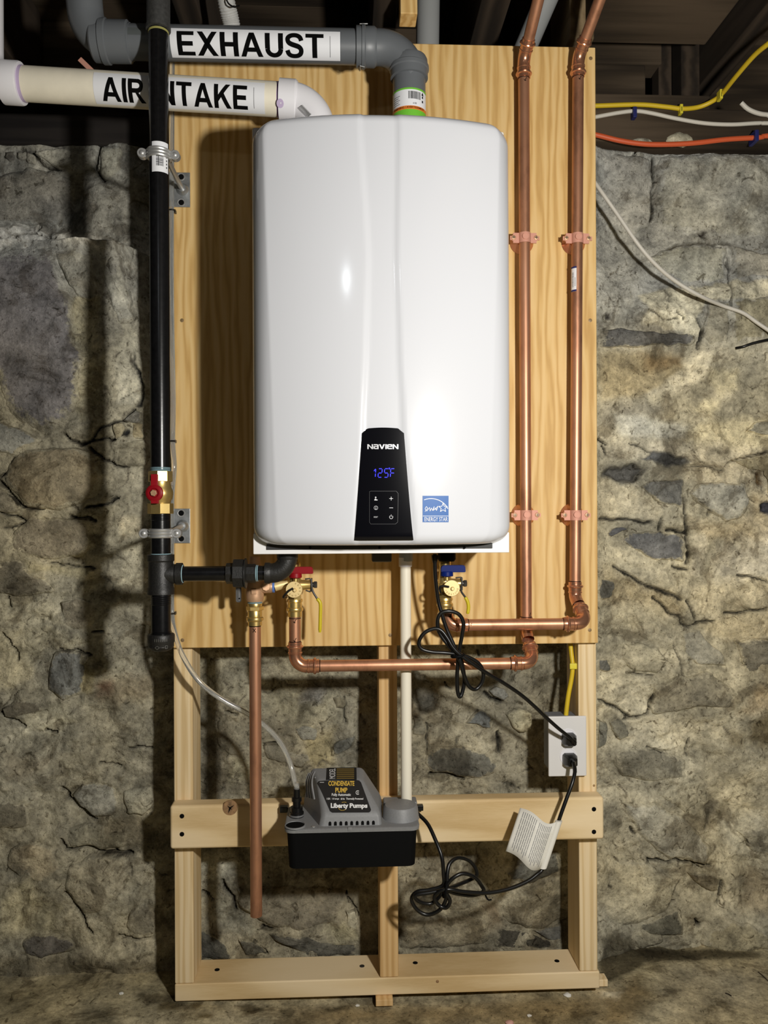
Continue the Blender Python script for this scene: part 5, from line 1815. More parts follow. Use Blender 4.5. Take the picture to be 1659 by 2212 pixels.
obj('drip_leg', MB().lathe(g(gz(1372)), (0, 0, 1), [(0, R1), (tz0 - gz(1372) + 0.002, R1)], 28), M['iron'], gas)
threads(gz(1306), gz(1286), 5, mat='iron')
threads(gz(1368), gz(1362), 3, mat='iron')
cz1, cz0 = gz(1369), gz(1406)
L = cz1 - cz0
mb = MB().lathe(g(cz0), (0, 0, 1), [(0, 0.012), (0.003, 0.018), (0.008, 0.0222), (L - 0.016, 0.0222), (L - 0.014, 0.0235), (L - 0.002, 0.0235), (L, 0.0220), (L, R1)], 32)
cap_ = obj('pipe_cap', mb, M['cast_iron'], gas)
fc = horiz_fn((GXc, YG, cz0), (GXc, YG, cz1), 0.0239)
s_ = 1 if fc(0, 0.01).x > fc(0, 0).x else -1
mb = MB()
for k, (u, v) in enumerate([(-0.012, 0), (-0.0085, 0), (-0.005, 0), (-0.0015, 0), (0.002, 0), (0.0055, 0), (0.009, 0)]):
    quad_fn(mb, lambda a, b: fc(b, s_ * a), u, u + 0.0016, L - 0.011, L - 0.006, 1, 1)
strokes(mb, [(-0.011, L - 0.021, -0.007, L - 0.018), (-0.007, L - 0.018, -0.003, L - 0.021), (-0.003, L - 0.021, -0.007, L - 0.024), (-0.007, L - 0.024, -0.011, L - 0.021), (0.001, L - 0.021, 0.005, L - 0.021), (0.007, L - 0.018, 0.011, L - 0.018), (0.011, L - 0.018, 0.011, L - 0.023), (0.011, L - 0.023, 0.007, L - 0.023), (0.007, L - 0.023, 0.007, L - 0.018)], 0.0011, lambda a, b: fc(b, s_ * a))
obj('cast_marks', mb, simple('cast_mark', (0.07, 0.068, 0.06, 1), rough=0.45), cap_, smooth=False)
# branch to the heater
R2 = 0.01335
bx = lambda px: P(px, 1238, YG).x
h = lambda x: V(x, YG, zb_)
threads(0, 0.003, 1, axis=(1, 0, 0), p0=h(bx(394)), r=R2 + 0.002)
obj('branch_pipe', MB().lathe(h(bx(392)), (1, 0, 0), [(0, R2), (bx(494) - bx(392), R2)], 28), M['iron'], gas)
mb = MB()
x0 = bx(489)
mb.hexa(h(x0), (1, 0, 0), 0, bx(505) - x0, 0.0185, 8)
mb.hexa(h(x0), (1, 0, 0), bx(505) - x0, bx(528) - x0, 0.0262, 8, phase=0.25)
mb.lathe(h(x0), (1, 0, 0), [(bx(528) - x0, 0.024), (bx(529) - x0, 0.0268), (bx(532) - x0, 0.0268), (bx(534) - x0, 0.017)], 28)
mb.hexa(h(x0), (1, 0, 0), bx(532) - x0, bx(553) - x0, 0.0165, 8)
obj('union', mb, M['cast_iron'], gas)
threads(0, 0.005, 2, axis=(1, 0, 0), p0=h(bx(553)), r=R2 + 0.0006)
ex_, ey_ = bx(621), None
up_ = V(ex_, YG, 0.9286)
arcp = bend(h(bx(560)), h(ex_), up_, 0.028, 12)
mb = MB().tube([h(bx(572))] + arcp + [V(ex_, YG, 0.9286)], [R2 + 0.004] * (len(arcp) + 2), 28)
mb.lathe(h(bx(572)), (1, 0, 0), [(0, R2), (0.0005, R2 + 0.0055), (0.008, R2 + 0.0055), (0.011, R2 + 0.004)], 28)
mb.lathe((ex_, YG, 0.9286), (0, 0, -1), [(0, R2 + 0.0055), (0.009, R2 + 0.0055), (0.012, R2 + 0.004)], 28)
obj('elbow', mb, M['cast_iron'], gas)
obj('nipple', MB().lathe(h(bx(552)), (1, 0, 0), [(0, R2), (bx(576) - bx(552), R2)], 24), M['iron'], gas)
# stickers on the riser
za, zb2 = gz(379), gz(314)
fg = horiz_fn((GXc, YG, za), (GXc, YG, zb2), R1 + 0.0004)
fg2 = horiz_fn((GXc, YG, za), (GXc, YG, zb2), R1 + 0.0008)
s_ = 1 if fg(0, 0.005).x > fg(0, 0).x else -1
G_ = lambda f: (lambda u, v: f(v, s_ * u))
L = zb2 - za
mb = quad_fn(MB(), G_(fg), -0.013, 0.019, 0, L, 14, 1)
lab = obj('bar_code_sticker', mb, M['sticker'], gas, fixn=False, label='white bar code sticker')
mb = MB()
zc = 0.0105
while zc < 0.031:
    w = rb2.choice([0.0006, 0.0006, 0.0012])
    quad_fn(mb, G_(fg2), -0.005, 0.008, zc, zc + w, 3, 1)
    zc += w + rb2.choice([0.0006, 0.0010])
quad_fn(mb, G_(fg2), -0.0012, -0.0004, 0.010, 0.032, 1, 1)
for zc in (0.008, 0.014, 0.020, 0.026, 0.030):
    quad_fn(mb, G_(fg2), 0.0135, 0.0155, zc, zc + 0.0028, 1, 1)
obj('sticker_print', mb, M['black_print'], lab, smooth=False)


def hanger(label, pzc, plate_py, tilt):
    """galvanised split ring on a rod screwed to a flange plate"""
    q = P(391, plate_py, -0.018)
    t = thing('pipe_hanger', label, 'pipe clamp', (q.x, -0.018, q.z), 'galvanised hangers on the gas pipe')
    w, hh = 0.0185, 0.0345
    mb = MB().box(q.x - w, q.x + w, -0.0212, -0.0182, q.z - hh, q.z + hh, 0.0008)
    mb.lathe((q.x + 0.004, -0.0212, q.z), (0, -1, 0), [(0, 0.0125), (0.003, 0.0115), (0.008, 0.0085), (0.010, 0.0075)], 20)
    pl = obj('flange_plate', mb, M['galv'], t)
    for s in (-1, 1):
        obj('screw_hole', MB().lathe((q.x + 0.001, -0.0213, q.z + s * 0.0255), (0, -1, 0), [(0, 0.0055), (0.0006, 0.0052)], 16), M['hole'], pl)
        obj('hole_rim', MB().lathe((q.x + 0.001, -0.0211, q.z + s * 0.0255), (0, -1, 0), [(0, 0.0078), (0.0006, 0.0072), (0.0004, 0.0056)], 20, False, False), M['steel'], pl)
    z = gz(pzc)
    a = V(q.x + 0.003, -0.027, q.z)
    b = V(GXc + 0.019 * 0.6, YG + 0.022, z)
    obj('rod', MB().tube([a, b], 0.0047, 12), M['steel'], t)
    mb = MB()
    for s in (1, -1):          # two half rings
        n = 14
        mb_r = [V(GXc + (R1 + 0.0016) * math.cos(pi * k / n), YG - s * (R1 + 0.0016) * math.sin(pi * k / n), z + tilt * (R1 * math.cos(pi * k / n))) for k in range(n + 1)]
        for dz in (-0.0055, 0.0, 0.0055):
            mb.tube([p + V(0, 0, dz) for p in mb_r], 0.0030, 8)
    for s in (-1, 1):
        cxx = GXc + s * 0.0285
        mb.lathe((cxx, YG + 0.006, z + tilt * s * 0.028), (0, -1, 0), [(0, 0.0078), (0.0005, 0.0086), (0.0115, 0.0086), (0.0125, 0.0078)], 20)
        mb.box(min(cxx, GXc + s * 0.018), max(cxx, GXc + s * 0.018), YG - 0.0055, YG + 0.0055, z - 0.0072 + tilt * s * 0.023, z + 0.0072 + tilt * s * 0.023, 0.001)
    rg = obj('split_ring', mb, M['steel'], t)
    for s in (-1, 1):
        c = V(GXc + s * 0.0285, YG - 0.0065, z + tilt * s * 0.028)
        mb = MB().sphere(c, 0.0046, 14, (1, 0.5, 1))
        sc = obj('screw', mb, M['steel'], rg)
        mb = MB().box(c.x - 0.0042, c.x + 0.0042, c.y - 0.0034, c.y - 0.0028, c.z - 0.0006, c.z + 0.0006)
    return t


hanger('galvanised split ring hanger clamped over the bar code sticker, high on the gas pipe', 335, 411, -0.05)
hanger('galvanised split ring hanger below the red handled brass valve on the gas pipe', 1152, 1136, 0.0)

# ================================================================== COPPER PIPING
RC = 0.01115


def socket(mb, p, d, L=0.024, bead=0.016, first=True):
    """press-fitting socket: mouth at p, going along d into the fitting"""
    r = RC + 0.0014
    mb.lathe(p, d, [(0, RC), (0.0002, r + 0.0005), (0.004, r + 0.0005), (0.0055, r + 0.0006), (0.0065, RC + 0.0042), (0.0085, RC + 0.0050),
                    (0.0105, RC + 0.0042), (0.0115, r + 0.0006), (0.0185, r + 0.0002), (0.0195, r + 0.0012), (0.0215, r + 0.0012), (0.0225, r), (L, r)], 28, False, False)


def marker(p, d, parent, r=RC):
    return obj('marker_line', MB().lathe(p, d, [(0, r), (0.0001, r + 0.00035), (0.0014, r + 0.00035), (0.0015, r)], 24, False, False), M['black_print'], parent)


def tick(p, n, parent, s=0.0035):
    """felt-pen tick on a pipe facing n"""
    p, n = Vector(p), Vector(n).normalized()
    a = n.orthogonal().normalized()
    a = V(1, 0, 0) - n * n.x
    a.normalize()
    b = n.cross(a)
    if b.z < 0:
        b = -b
    mb = MB()
    strokes(mb, [(-0.6, -0.2, -0.1, -1.0), (-0.1, -1.0, 0.9, 1.0), (-0.1, -1.0, 0.6, -0.9)], 0.3, lambda u, v: p + a * u * s + b * v * s)
    return obj('pen_tick', mb, M['black_print'], parent, smooth=False)


def copper_elbow(p0, c, p1, parent, R=0.022, sock=0.024, first=True, ext=None):
    """elbow with a press socket on both ends; returns the two mouths"""
    p0, c, p1 = Vector(p0), Vector(c), Vector(p1)
    arc = bend(p0, c, p1, R, 12)
    d0 = (p0 - c).normalized()
    d1 = (p1 - c).normalized()
    mb = MB().tube(arc if first else [arc[0] + d0 * (ext or 0.012)] + arc, RC + 0.0013, 28, cap=False)
    m0, m1 = arc[0] + d0 * sock, arc[-1] + d1 * sock
    if first:
        socket(mb, m0, -d0, sock)
    socket(mb, m1, -d1, sock)
    obj('elbow', mb, M['copper_fit'], parent)
    return m0, m1


def cpipe(a, b, parent, r=RC):
    a, b = Vector(a), Vector(b)
    return obj('pipe', MB().lathe(a, b - a, [(0, r - 0.001), (0.0006, r), ((b - a).length - 0.0006, r), ((b - a).length, r - 0.001)], 28), M['copper'], parent)


YV, YR = -0.10, -0.047
# hot run
hx = P(637, 1330, YV).x
zlow = P(880, 1436, YV).z
hc_ = V(hx, YV, zlow)
rxl = P(1134, 700, YR).x
rc2 = V(rxl + 0.002, YV, zlow)
rd2 = V(rxl, YR, zlow + (YR - YV) * 1.0)
rtop = V(rxl, YR, P(1134, 128, YR).z)
up45 = rtop + V(0.045, -0.36, 0.30)
hot = thing('hot_water_pipe', 'long copper pipe from the red handled valve along the bottom and up the board', 'pipe', hc_)
vb = V(hx, YV, P(637, 1332, YV).z)
m0, m1 = copper_elbow(vb, hc_, rc2, hot)
cpipe(m0 - V(0, 0, 0.003), vb - V(0, 0, 0.0002), hot)
marker(m0 + V(0, 0, 0.0005), (0, 0, 1), hot)
marker(vb - V(0, 0, 0.002), (0, 0, -1), hot)
n0 = (CAM - m0).normalized()
tick(V(hx, YV, m0.z + 0.006) + V(0, -RC - 0.0004, 0), (0, -1, 0), hot)
tick(V(hx, YV, vb.z - 0.007) + V(0, -RC - 0.0004, 0), (0, -1, 0), hot)
e0, e1 = copper_elbow(hc_, rc2, rd2, hot, R=0.020)
cpipe(m1 - V(0.003, 0, 0), e0 + V(0.003, 0, 0), hot)
marker(m1 + V(0.0005, 0, 0), (1, 0, 0), hot)
marker(e0 - V(0.0005, 0, 0), (-1, 0, 0), hot)
f0_, f1_ = copper_elbow(rc2, rd2, rd2 + V(0, 0, 0.2), hot, R=0.018, sock=0.021, first=False)
t0_, t1_ = copper_elbow(rd2, rtop, up45, hot, R=0.030)
cpipe(f1_ - V(0, 0, 0.003), t0_ + V(0, 0, 0.003), hot)
marker(f1_ + V(0, 0, 0.0005), (0, 0, 1), hot)
marker(t0_ - V(0, 0, 0.0005), (0, 0, -1), hot)
tick(V(rxl, YR - RC - 0.0004, t0_.z - 0.007), (0, -1, 0), hot)
tick(V(rxl + 0.004, YR - RC + 0.0008, f1_.z + 0.007), (0.2, -1, 0), hot)
cpipe(t1_ - (up45 - rtop).normalized() * 0.003, up45, hot)
# cold run
cxv = P(965, 1320, YV).x
zup = P(1100, 1349, YV).z
cc = V(cxv, YV, zup)
rxr = P(1240, 1250, YR).x
rc3 = V(rxr + 0.010, YV, zup)
rd3 = V(rxr + 0.002, YR, zup + 0.046)
rtop3 = V(P(1249, 128, YR).x, YR, P(1249, 125, YR).z)
up45b = rtop3 + V(0.085, -0.36, 0.30)
cold = thing('cold_water_pipe', 'copper pipe from the blue handled valve up the right edge of the board', 'pipe', cc)
vb2 = V(cxv, YV, P(965, 1322, YV).z)
m0, m1 = copper_elbow(vb2 + V(0, 0, 0.05), cc, rc3, cold, R=0.020, sock=0.020, first=False, ext=max(0.001, vb2.z - cc.z - 0.0202))
tick(V(cxv + 0.005, YV - RC - 0.0016, vb2.z - 0.005), (0.2, -1, 0), cold)
e0, e1 = copper_elbow(cc, rc3, rd3, cold, R=0.020)
cpipe(m1 - V(0.003, 0, 0), e0 + V(0.003, 0, 0), cold)
marker(m1 + V(0.0005, 0, 0), (1, 0, 0), cold)
marker(e0 - V(0.0005, 0, 0), (-1, 0, 0), cold)
tick(m1 + V(0.005, -RC - 0.0003, 0.003), (0, -1, 0), cold, 0.0022)
f0_, f1_ = copper_elbow(rc3, rd3, rd3 + (rtop3 - rd3) * 0.3, cold, R=0.018, sock=0.022, first=False)
t0_, t1_ = copper_elbow(rd3, rtop3, up45b, cold, R=0.030)
dr = (rtop3 - rd3).normalized()
cpipe(f1_ - dr * 0.003, t0_ + dr * 0.003, cold)
marker(f1_ + dr * 0.0005, dr, cold)
marker(t0_ - dr * 0.0005, -dr, cold)
tick(t0_ - dr * 0.007 + V(0, -RC - 0.0004, 0), (0, -1, 0), cold)
cpipe(t1_ - (up45b - rtop3).normalized() * 0.003, up45b, cold)
# white bar code sticker with blue ends on the cold riser
za, zb2 = P(1240, 629, YR - 0.01).z, P(1240, 575, YR - 0.01).z
ta = rd3 + dr * ((za - rd3.z) / dr.z)
tb = rd3 + dr * ((zb2 - rd3.z) / dr.z)
fs = horiz_fn(ta, tb, RC + 0.0004)
fs2 = horiz_fn(ta, tb, RC + 0.0008)
s_ = 1 if fs(0, 0.005).x > fs(0, 0).x else -1
S_ = lambda f: (lambda u, v: f(v, s_ * u))
L = (tb - ta).length
mb = quad_fn(MB(), S_(fs), -0.0150, -0.0008, 0, L, 8, 1)
lab = obj('pipe_sticker', mb, M['sticker'], cold, fixn=False, label='small white bar code sticker with blue ends')
for v0 in (0, L - 0.0035):
    mb = quad_fn(MB(), S_(fs2), -0.0150, -0.0008, v0, v0 + 0.0035, 8, 1)
    obj('blue_end', mb, M['blue_clip'], lab, fixn=False)
mb = MB()
zc = 0.009
while zc < L - 0.012:
    w = rb2.choice([0.0006, 0.0012])
    quad_fn(mb, S_(fs2), -0.0105, -0.0068, zc, zc + w, 2, 1)
    zc += w + rb2.choice([0.0006, 0.0010])
quad_fn(mb, S_(fs2), -0.0040, -0.0030, 0.010, L - 0.022, 1, 1)
obj('sticker_print', mb, M['grey_print'], lab, smooth=False)
# relief discharge
rx = P(552, 1600, YV).x
rz = lambda py: P(552, py, YV).z
rel = thing('relief_discharge_pipe', 'copper discharge pipe hanging straight down with an open end near the floor', 'pipe', (rx, YV, rz(1975)))
mb = MB().lathe((rx, YV, rz(1978)), (0, 0, 1), [(0, RC - 0.0015), (0.0004, RC), (rz(1352) - rz(1978), RC)], 28, True, True)
obj('pipe', mb, M['copper'], rel)
marker(V(rx, YV, rz(1353)), (0, 0, 1), rel)
mb = MB()
strokes(mb, [(-1, -1.2, 1, 1.2), (-1, 1.2, 1, -1.2)], 0.35, lambda u, v: V(rx + u * 0.003, YV - RC - 0.0005, rz(1360) + v * 0.003))
obj('pen_mark', mb, M['black_print'], rel, smooth=False)
mb = MB()
base = V(rx, YV, rz(1351))
H = rz(1302) - rz(1351)
mb.lathe(base, (0, 0, 1), [(0, RC), (0.0002, RC + 0.002), (0.008, RC + 0.002), (0.010, RC + 0.0046), (0.0125, RC + 0.0050), (0.015, RC + 0.0046), (0.0165, RC + 0.0022), (0.028, RC + 0.0022), (0.030, RC + 0.001)], 28)
mb.hexa(base, (0, 0, 1), 0.029, 0.0365, 0.0165, 6, phase=0.35)
mb.lathe(base, (0, 0, 1), [(0.036, 0.0135), (0.040, 0.0140), (H, 0.0130)], 24)
obj('press_adapter', mb, M['brass'], rel)
threads(rz(1303) - 0, rz(1298), 2, parent=rel, p0=V(rx, YV, 0), r=0.0134)
mb = MB()
mb.lathe((rx, YV, rz(1299)), (0, 0, 1), [(0, 0.0150), (0.004, 0.0165), (0.012, 0.0172), (0.022, 0.0165), (0.034, 0.0175), (0.06, 0.0165), (0.072, 0.012), (0.085, 0.010)], 24)
mb.lathe((rx, YV, rz(1268)), (1, 0, 0), [(0, 0.0135), (0.026, 0.0118), (0.030, 0.0118), (0.034, 0.0105)], 20)
mb.box(rx - 0.005, rx + 0.005, YV - 0.0185, YV - 0.01, rz(1282), rz(1270), 0.0012)
mb.lathe((rx + 0.0215, YV - 0.006, rz(1267)), (0.15, -1, 0.1), [(0, 0.0085), (0.007, 0.0085), (0.008, 0.0075)], 8)
rv = obj('relief_valve', mb, M['bronze'], rel, label='bronze relief valve body')
obj('tape_ring', MB().lathe((rx + 0.0335, YV, rz(1268)), (1, 0, 0), [(0, 0.0085), (0.0003, 0.0112), (0.004, 0.0112), (0.0043, 0.0085)], 20), simple('blue_tape', (0.10, 0.20, 0.55, 1), rough=0.4), rel)
obj('outlet_fitting', MB().lathe((rx + 0.0375, YV, rz(1268)), (1, 0.1, 0.28), [(0, 0.0088), (0.010, 0.0085), (0.024, 0.0050), (0.034, 0.0042)], 18), M['brass_cap'], rel)
q0, q1 = P(511, 1300, YV), P(522, 1272, YV)
mb = MB().box(q0.x, q1.x, YV - 0.007, YV - 0.0055, q0.z, q1.z + 0.01, 0.0035, 3)
tg = obj('test_lever', mb, simple('grey_lever', (0.11, 0.11, 0.11, 1), rough=0.5), rel)
obj('lever_hole', MB().lathe(P(517, 1293, YV - 0.0072), (0, -1, 0), [(0, 0.0016), (0.0004, 0.0015)], 12), M['hole'], tg)
obj('lever_arm', MB().tube([V(q0.x + 0.006, YV - 0.006, q1.z + 0.009), V(rx - 0.006, YV - 0.004, rz(1262))], 0.0022, 8), M['dark_steel'], rel)


def union_valve(label, px, cpy, handle_mat, yl, cap_words, strap, bot_px, bot_py0, bot_py1, grp):
    """brass service valve with a front cap, coloured tee handle and yellow drain lever"""
    c = P(px, cpy, YV)
    t = thing('service_valve', label, 'valve', (c.x, YV, c.z), grp)
    bx_ = P(bot_px, 1320, YV).x
    K = 1 / 1129.0
    mb = MB()
    mb.sphere((bx_, YV, c.z), 0.0155, 20, (1, 0.9, 1.1))
    mb.lathe((bx_, YV, c.z + 0.008), (0, 0, 1), [(0, 0.0135), (0.012, 0.0120), (0.030, 0.0105), (0.036, 0.0118), (0.042, 0.0118), (0.0425, 0.0100), (0.9286 - c.z - 0.008, 0.0100)], 20)
    mb.lathe((c.x, YV, c.z), (0, -1, 0), [(0, 0.0140), (0.016, 0.0150), (0.019, 0.0150)], 24)
    mb.lathe((bx_, YV, c.z + 0.006), (1, 0, 0.02), [(0, 0.0115), (0.018, 0.0095), (0.026, 0.0088), (0.030, 0.0088)], 18)
    mb.hexa((bx_, YV, c.z), (0, 0, -1), 0.012, 0.0215, 0.0135, 6, phase=0.3)
    zt_ = c.z - 0.0205
    zb_ = P(bot_px, bot_py1, YV).z
    H = zt_ - zb_
    mb.lathe((bx_, YV, zb_), (0, 0, 1), [(0, RC), (0.0003, RC + 0.0020), (0.010, RC + 0.0020), (0.0115, RC + 0.0044), (0.014, RC + 0.0050), (0.0165, RC + 0.0044), (0.018, RC + 0.0022), (H - 0.006, RC + 0.0022), (H - 0.004, RC + 0.0042), (H, RC + 0.0034)], 28)
    obj('valve_body', mb, M['brass'], t)
    fy = YV - 0.0195
    cap_o = obj('front_cap', MB().lathe((c.x, fy, c.z), (0, -1, 0), [(0, 0.0152), (0.0045, 0.0158), (0.0062, 0.0150), (0.0062, 0.0001)], 32), M['brass_cap'], t)
    cy = fy - 0.0066
    mb = MB()
    # lettering in a ring
    n = len(cap_words[0])
    for i, ch in enumerate(cap_words[0]):
        a = math.radians(cap_words[1] + i * cap_words[2])
        cs, sn = math.cos(a), math.sin(a)
        fn = lambda u, v: V(c.x + (0.0115 + v) * cs + u * sn, cy, c.z + (0.0115 + v) * sn - u * cs)
        if cap_words[2] > 0:
            fn = lambda u, v: V(c.x + (0.0115 - v) * cs - u * sn, cy, c.z + (0.0115 - v) * sn + u * cs)
        text_mb([(ch, -0.0013, 0.0013, -0.0016, 0.0016, 0.0)], fn, mb=mb)
    obj('cap_stamp', mb, M['brass_print'], cap_o, smooth=False)
    obj('cap_pin', MB().lathe((c.x + 0.0015, fy - 0.006, c.z - 0.0008), (0, -1, 0), [(0, 0.0040), (0.003, 0.0036), (0.005, 0.0024)], 16), M['brass_cap'], cap_o)
    sp = [P(x, y, cy - 0.004) for x, y in strap]
    sp[0].y = cy - 0.002
    sp[-1].y = YV
    obj('cap_strap', MB().tube(smooth_path(sp, 6), 0.0021, 8), M['black_rubber'], t)
    # tee handle
    hz0, hz1 = P(px, 1246.5 if handle_mat == 'red_handle' else 1243, YV).z, P(px, 1223 if handle_mat == 'red_handle' else 1219.5, YV).z
    hx0 = P(625.5 if handle_mat == 'red_handle' else 951.5, 1240, YV - 0.012).x
    hx1 = P(677 if handle_mat == 'red_handle' else 1004.5, 1240, YV - 0.012).x
    mid = hz0 + (hz1 - hz0) * 0.36
    hy = YV - 0.020
    mb = MB().prism([(hx0, hy - 0.003, mid), (hx1, hy - 0.003, mid), (hx1 - 0.001, hy - 0.003, hz1 - 0.002), (hx1 - 0.0035, hy - 0.003, hz1), (hx0 + 0.004, hy - 0.003, hz1), (hx0, hy - 0.003, hz1 - 0.004)], (0, 0.012, 0))
    b = mb.bm
    bmesh.ops.bevel(b, geom=b.edges[:], offset=0.0012, segments=2, affect='EDGES')
    mb.bev = True
    mb.lathe(((hx0 + 0.0115), hy + 0.003, hz0), (0, 0, 1), [(0, 0.0115), (0.001, 0.0122), (mid - hz0, 0.0118), (mid - hz0 + 0.002, 0.0105)], 20)
    obj('handle', mb, M[handle_mat], t)
    obj('handle_stem', MB().lathe((hx0 + 0.0115, hy + 0.004, hz0 - 0.008), (0, 0, 1), [(0, 0.0045), (0.009, 0.0045)], 12), M['brass'], t)
    # side drain lever
    nx_ = bx_ + 0.0300
    nz_ = c.z + 0.0066
    mb = MB().hexa((nx_, YV, nz_), (1, 0, 0), 0.006, 0.0125, 0.0068, 6)
    mb.box(nx_ + 0.0005, nx_ + 0.0035, YV - 0.010, YV + 0.008, nz_ - 0.0125, nz_ + 0.0125, 0.001)
    mb.lathe((nx_ - 0.002, YV, nz_), (1, 0, 0), [(0, 0.005), (0.010, 0.005)], 12)
    mb.tube([V(nx_ - 0.010, YV - 0.008, nz_ + 0.0115), V(nx_ - 0.001, YV - 0.008, nz_ + 0.0125), V(nx_ + 0.002, YV - 0.008, nz_ + 0.007)], 0.0016, 8)
    mb.tube([V(nx_ - 0.009, YV - 0.008, nz_ - 0.0095), V(nx_ - 0.001, YV - 0.008, nz_ - 0.0125), V(nx_ + 0.002, YV - 0.008, nz_ - 0.006)], 0.0016, 8)
    obj('drain_nut', mb, M['dark_steel'], t)
    lv = [P(x, y, YV - 0.010) for x, y in yl]
    ar = smooth_path([V(nx_ + 0.002, YV - 0.010, nz_)] + lv[:2], 5)
    obj('drain_lever', MB().tube(ar, 0.0020, 8), M['dark_steel'], t)
    lp = smooth_path(lv[1:], 6)
    obj('lever_sleeve', MB().tube(lp, [0.0026] + [0.0033] * (len(lp) - 2) + [0.0022], 12), M['yellow_vinyl'], t)
    return t


union_valve('brass service valve with red handle, left under the heater', 637, 1271, 'red_handle',
            [(676, 1278), (685, 1293), (692, 1304), (692, 1330), (691, 1366)], ('WEBSTONE', 75, -30), [(633, 1271), (622, 1278), (612, 1290), (616, 1294)], 637, 1297, 1332, 'service valves under the heater')
union_valve('brass service valve with blue handle, right under the heater', 972, 1268, 'blue_handle',
            [(996, 1276), (1005, 1290), (1010, 1300), (1012, 1312), (1010, 1326)], ('WEBSTONE', 200, 22), [(970, 1268), (958, 1266), (950, 1269), (952, 1280), (962, 1288)], 961, 1296, 1322, 'service valves under the heater')


def bell_hanger(label, px, py, rx_, parent=None):
    z = P(px, py, YR).z
    t = thing('copper_pipe_clamp', label, 'pipe clamp', (rx_, -0.018, z), 'copper clamps holding the risers to the board')
    w = 0.0295
    mb = MB()
    for s in (-1, 1):
        x0, x1 = rx_ + s * 0.0118, rx_ + s * w
        b = bmesh.new()
        bmesh.ops.create_cube(b, size=1)
        for v in b.verts:
            v.co = V((x0 + x1) / 2 + v.co.x * abs(x1 - x0), YR - 0.0015 + v.co.y * 0.003, z + v.co.z * 0.020)
        ed = [e for e in b.edges if abs(e.verts[0].co.x - e.verts[1].co.x) < 1e-6 and abs(e.verts[0].co.z - e.verts[1].co.z) < 1e-6 and (e.verts[0].co.x - rx_) * s > 0.02]
        bmesh.ops.bevel(b, geom=ed, offset=0.006, segments=3, affect='EDGES')
        mb.merge(b)
        b.free()
    ar = [V(rx_ + (RC + 0.0010) * math.cos(a), YR - (RC + 0.0010) * math.sin(a), z) for a in [pi * k / 16 for k in range(17)]]
    bm = mb.bm
    r0 = [bm.verts.new(p + V(0, 0, -0.010)) for p in ar]
    r1 = [bm.verts.new(p + V(0, 0, 0.010)) for p in ar]
    for i in range(16):
        bm.faces.new((r0[i], r0[i + 1], r1[i + 1], r1[i]))
    obj('strap', mb, M['copper_clad'], t)
    obj('strap_boss', MB().lathe((rx_, YR - RC - 0.0006, z + 0.001), (0, -1, 0), [(0, 0.0070), (0.0014, 0.0066), (0.0014, 0.0052), (0.0009, 0.005)], 24), M['copper_clad'], t)
    mb = MB().lathe((rx_, -0.0183, z), (0, -1, 0), [(0, 0.0235), (0.002, 0.0240), (0.008, 0.0190), (0.013, 0.0150), (0.0155, 0.0125)], 28)
    obj('bell_base', mb, M['copper_fit'], t)
    for s in (-1, 1):
        c = V(rx_ + s * 0.0225, YR - 0.003, z + 0.0005)
        sc = obj('screw', MB().lathe(c, (0, -1, 0), [(0, 0.0048), (0.0012, 0.0042), (0.0018, 0.0025)], 16), M['bronze'], t)
        mb = MB()
        mb.box(c.x - 0.0030, c.x + 0.0030, c.y - 0.0024, c.y - 0.0012, c.z - 0.0005, c.z + 0.0005)
        mb.box(c.x - 0.0005, c.x + 0.0005, c.y - 0.0024, c.y - 0.0012, c.z - 0.0030, c.z + 0.0030)
        obj('screw_slot', mb, M['dark_steel'], sc, smooth=False)
    return t


def cold_x(py):
    z = P(1244, py, YR).z
    return (rd3 + dr * ((z - rd3.z) / dr.z)).x


bell_hanger('copper clamp on the inner copper riser, level with the upper heater', 1134, 515, rxl)
bell_hanger('copper clamp on the inner copper riser, beside the energy sticker', 1134, 1113, rxl)
bell_hanger('copper clamp on the outer copper riser, just above its bar code sticker', 1246, 516, cold_x(516))
bell_hanger('copper clamp on the outer copper riser, lower one of the two there', 1243, 1113, cold_x(1113))

# ================================================================== CONDENSATE DRAIN, PUMP, TUBING
RD = 0.01065
YD = -0.070
dx = P(877, 1500, YD).x
zdr = P(880, 1758, YD).z
dp = thing('condensate_drain_pipe', 'white plastic drain pipe running down from heater to condensate pump', 'pipe', (dx, YD, zdr))
obj('pipe', MB().lathe((dx, YD, zdr), (0, 0, 1), [(0, RD), (0.904 - zdr, RD)], 28), M['drain_pvc'], dp)
obj('socket_end', MB().lathe((dx, YD, 0.893), (0, 0, 1), [(0, RD), (0.0002, 0.0130), (0.018, 0.0130), (0.0185, 0.0100)], 28), M['white_pvc'], dp)

YF, YBk = -0.168, -0.043
px0, px1 = P(613.5, 1800, YF).x, P(907, 1800, YF).x
zdk = P(760, 1790, YF).z
pump = thing('condensate_pump', 'grey and black condensate pump hung on the cross rail', 'pump', ((px0 + px1) / 2, -0.0385, P(760, 1884, YF).z))
zt0 = P(760, 1884, YF).z


def rrect(x0, x1, y0, y1, r, z, n=5):
    out = []
    for cx_, cy_, a0 in ((x1 - r, y1 - r, 0), (x0 + r, y1 - r, pi / 2), (x0 + r, y0 + r, pi), (x1 - r, y0 + r, 3 * pi / 2)):
        for k in range(n + 1):
            a = a0 + pi / 2 * k / n
            out.append(V(cx_ + r * math.cos(a), cy_ + r * math.sin(a), z))
    return out


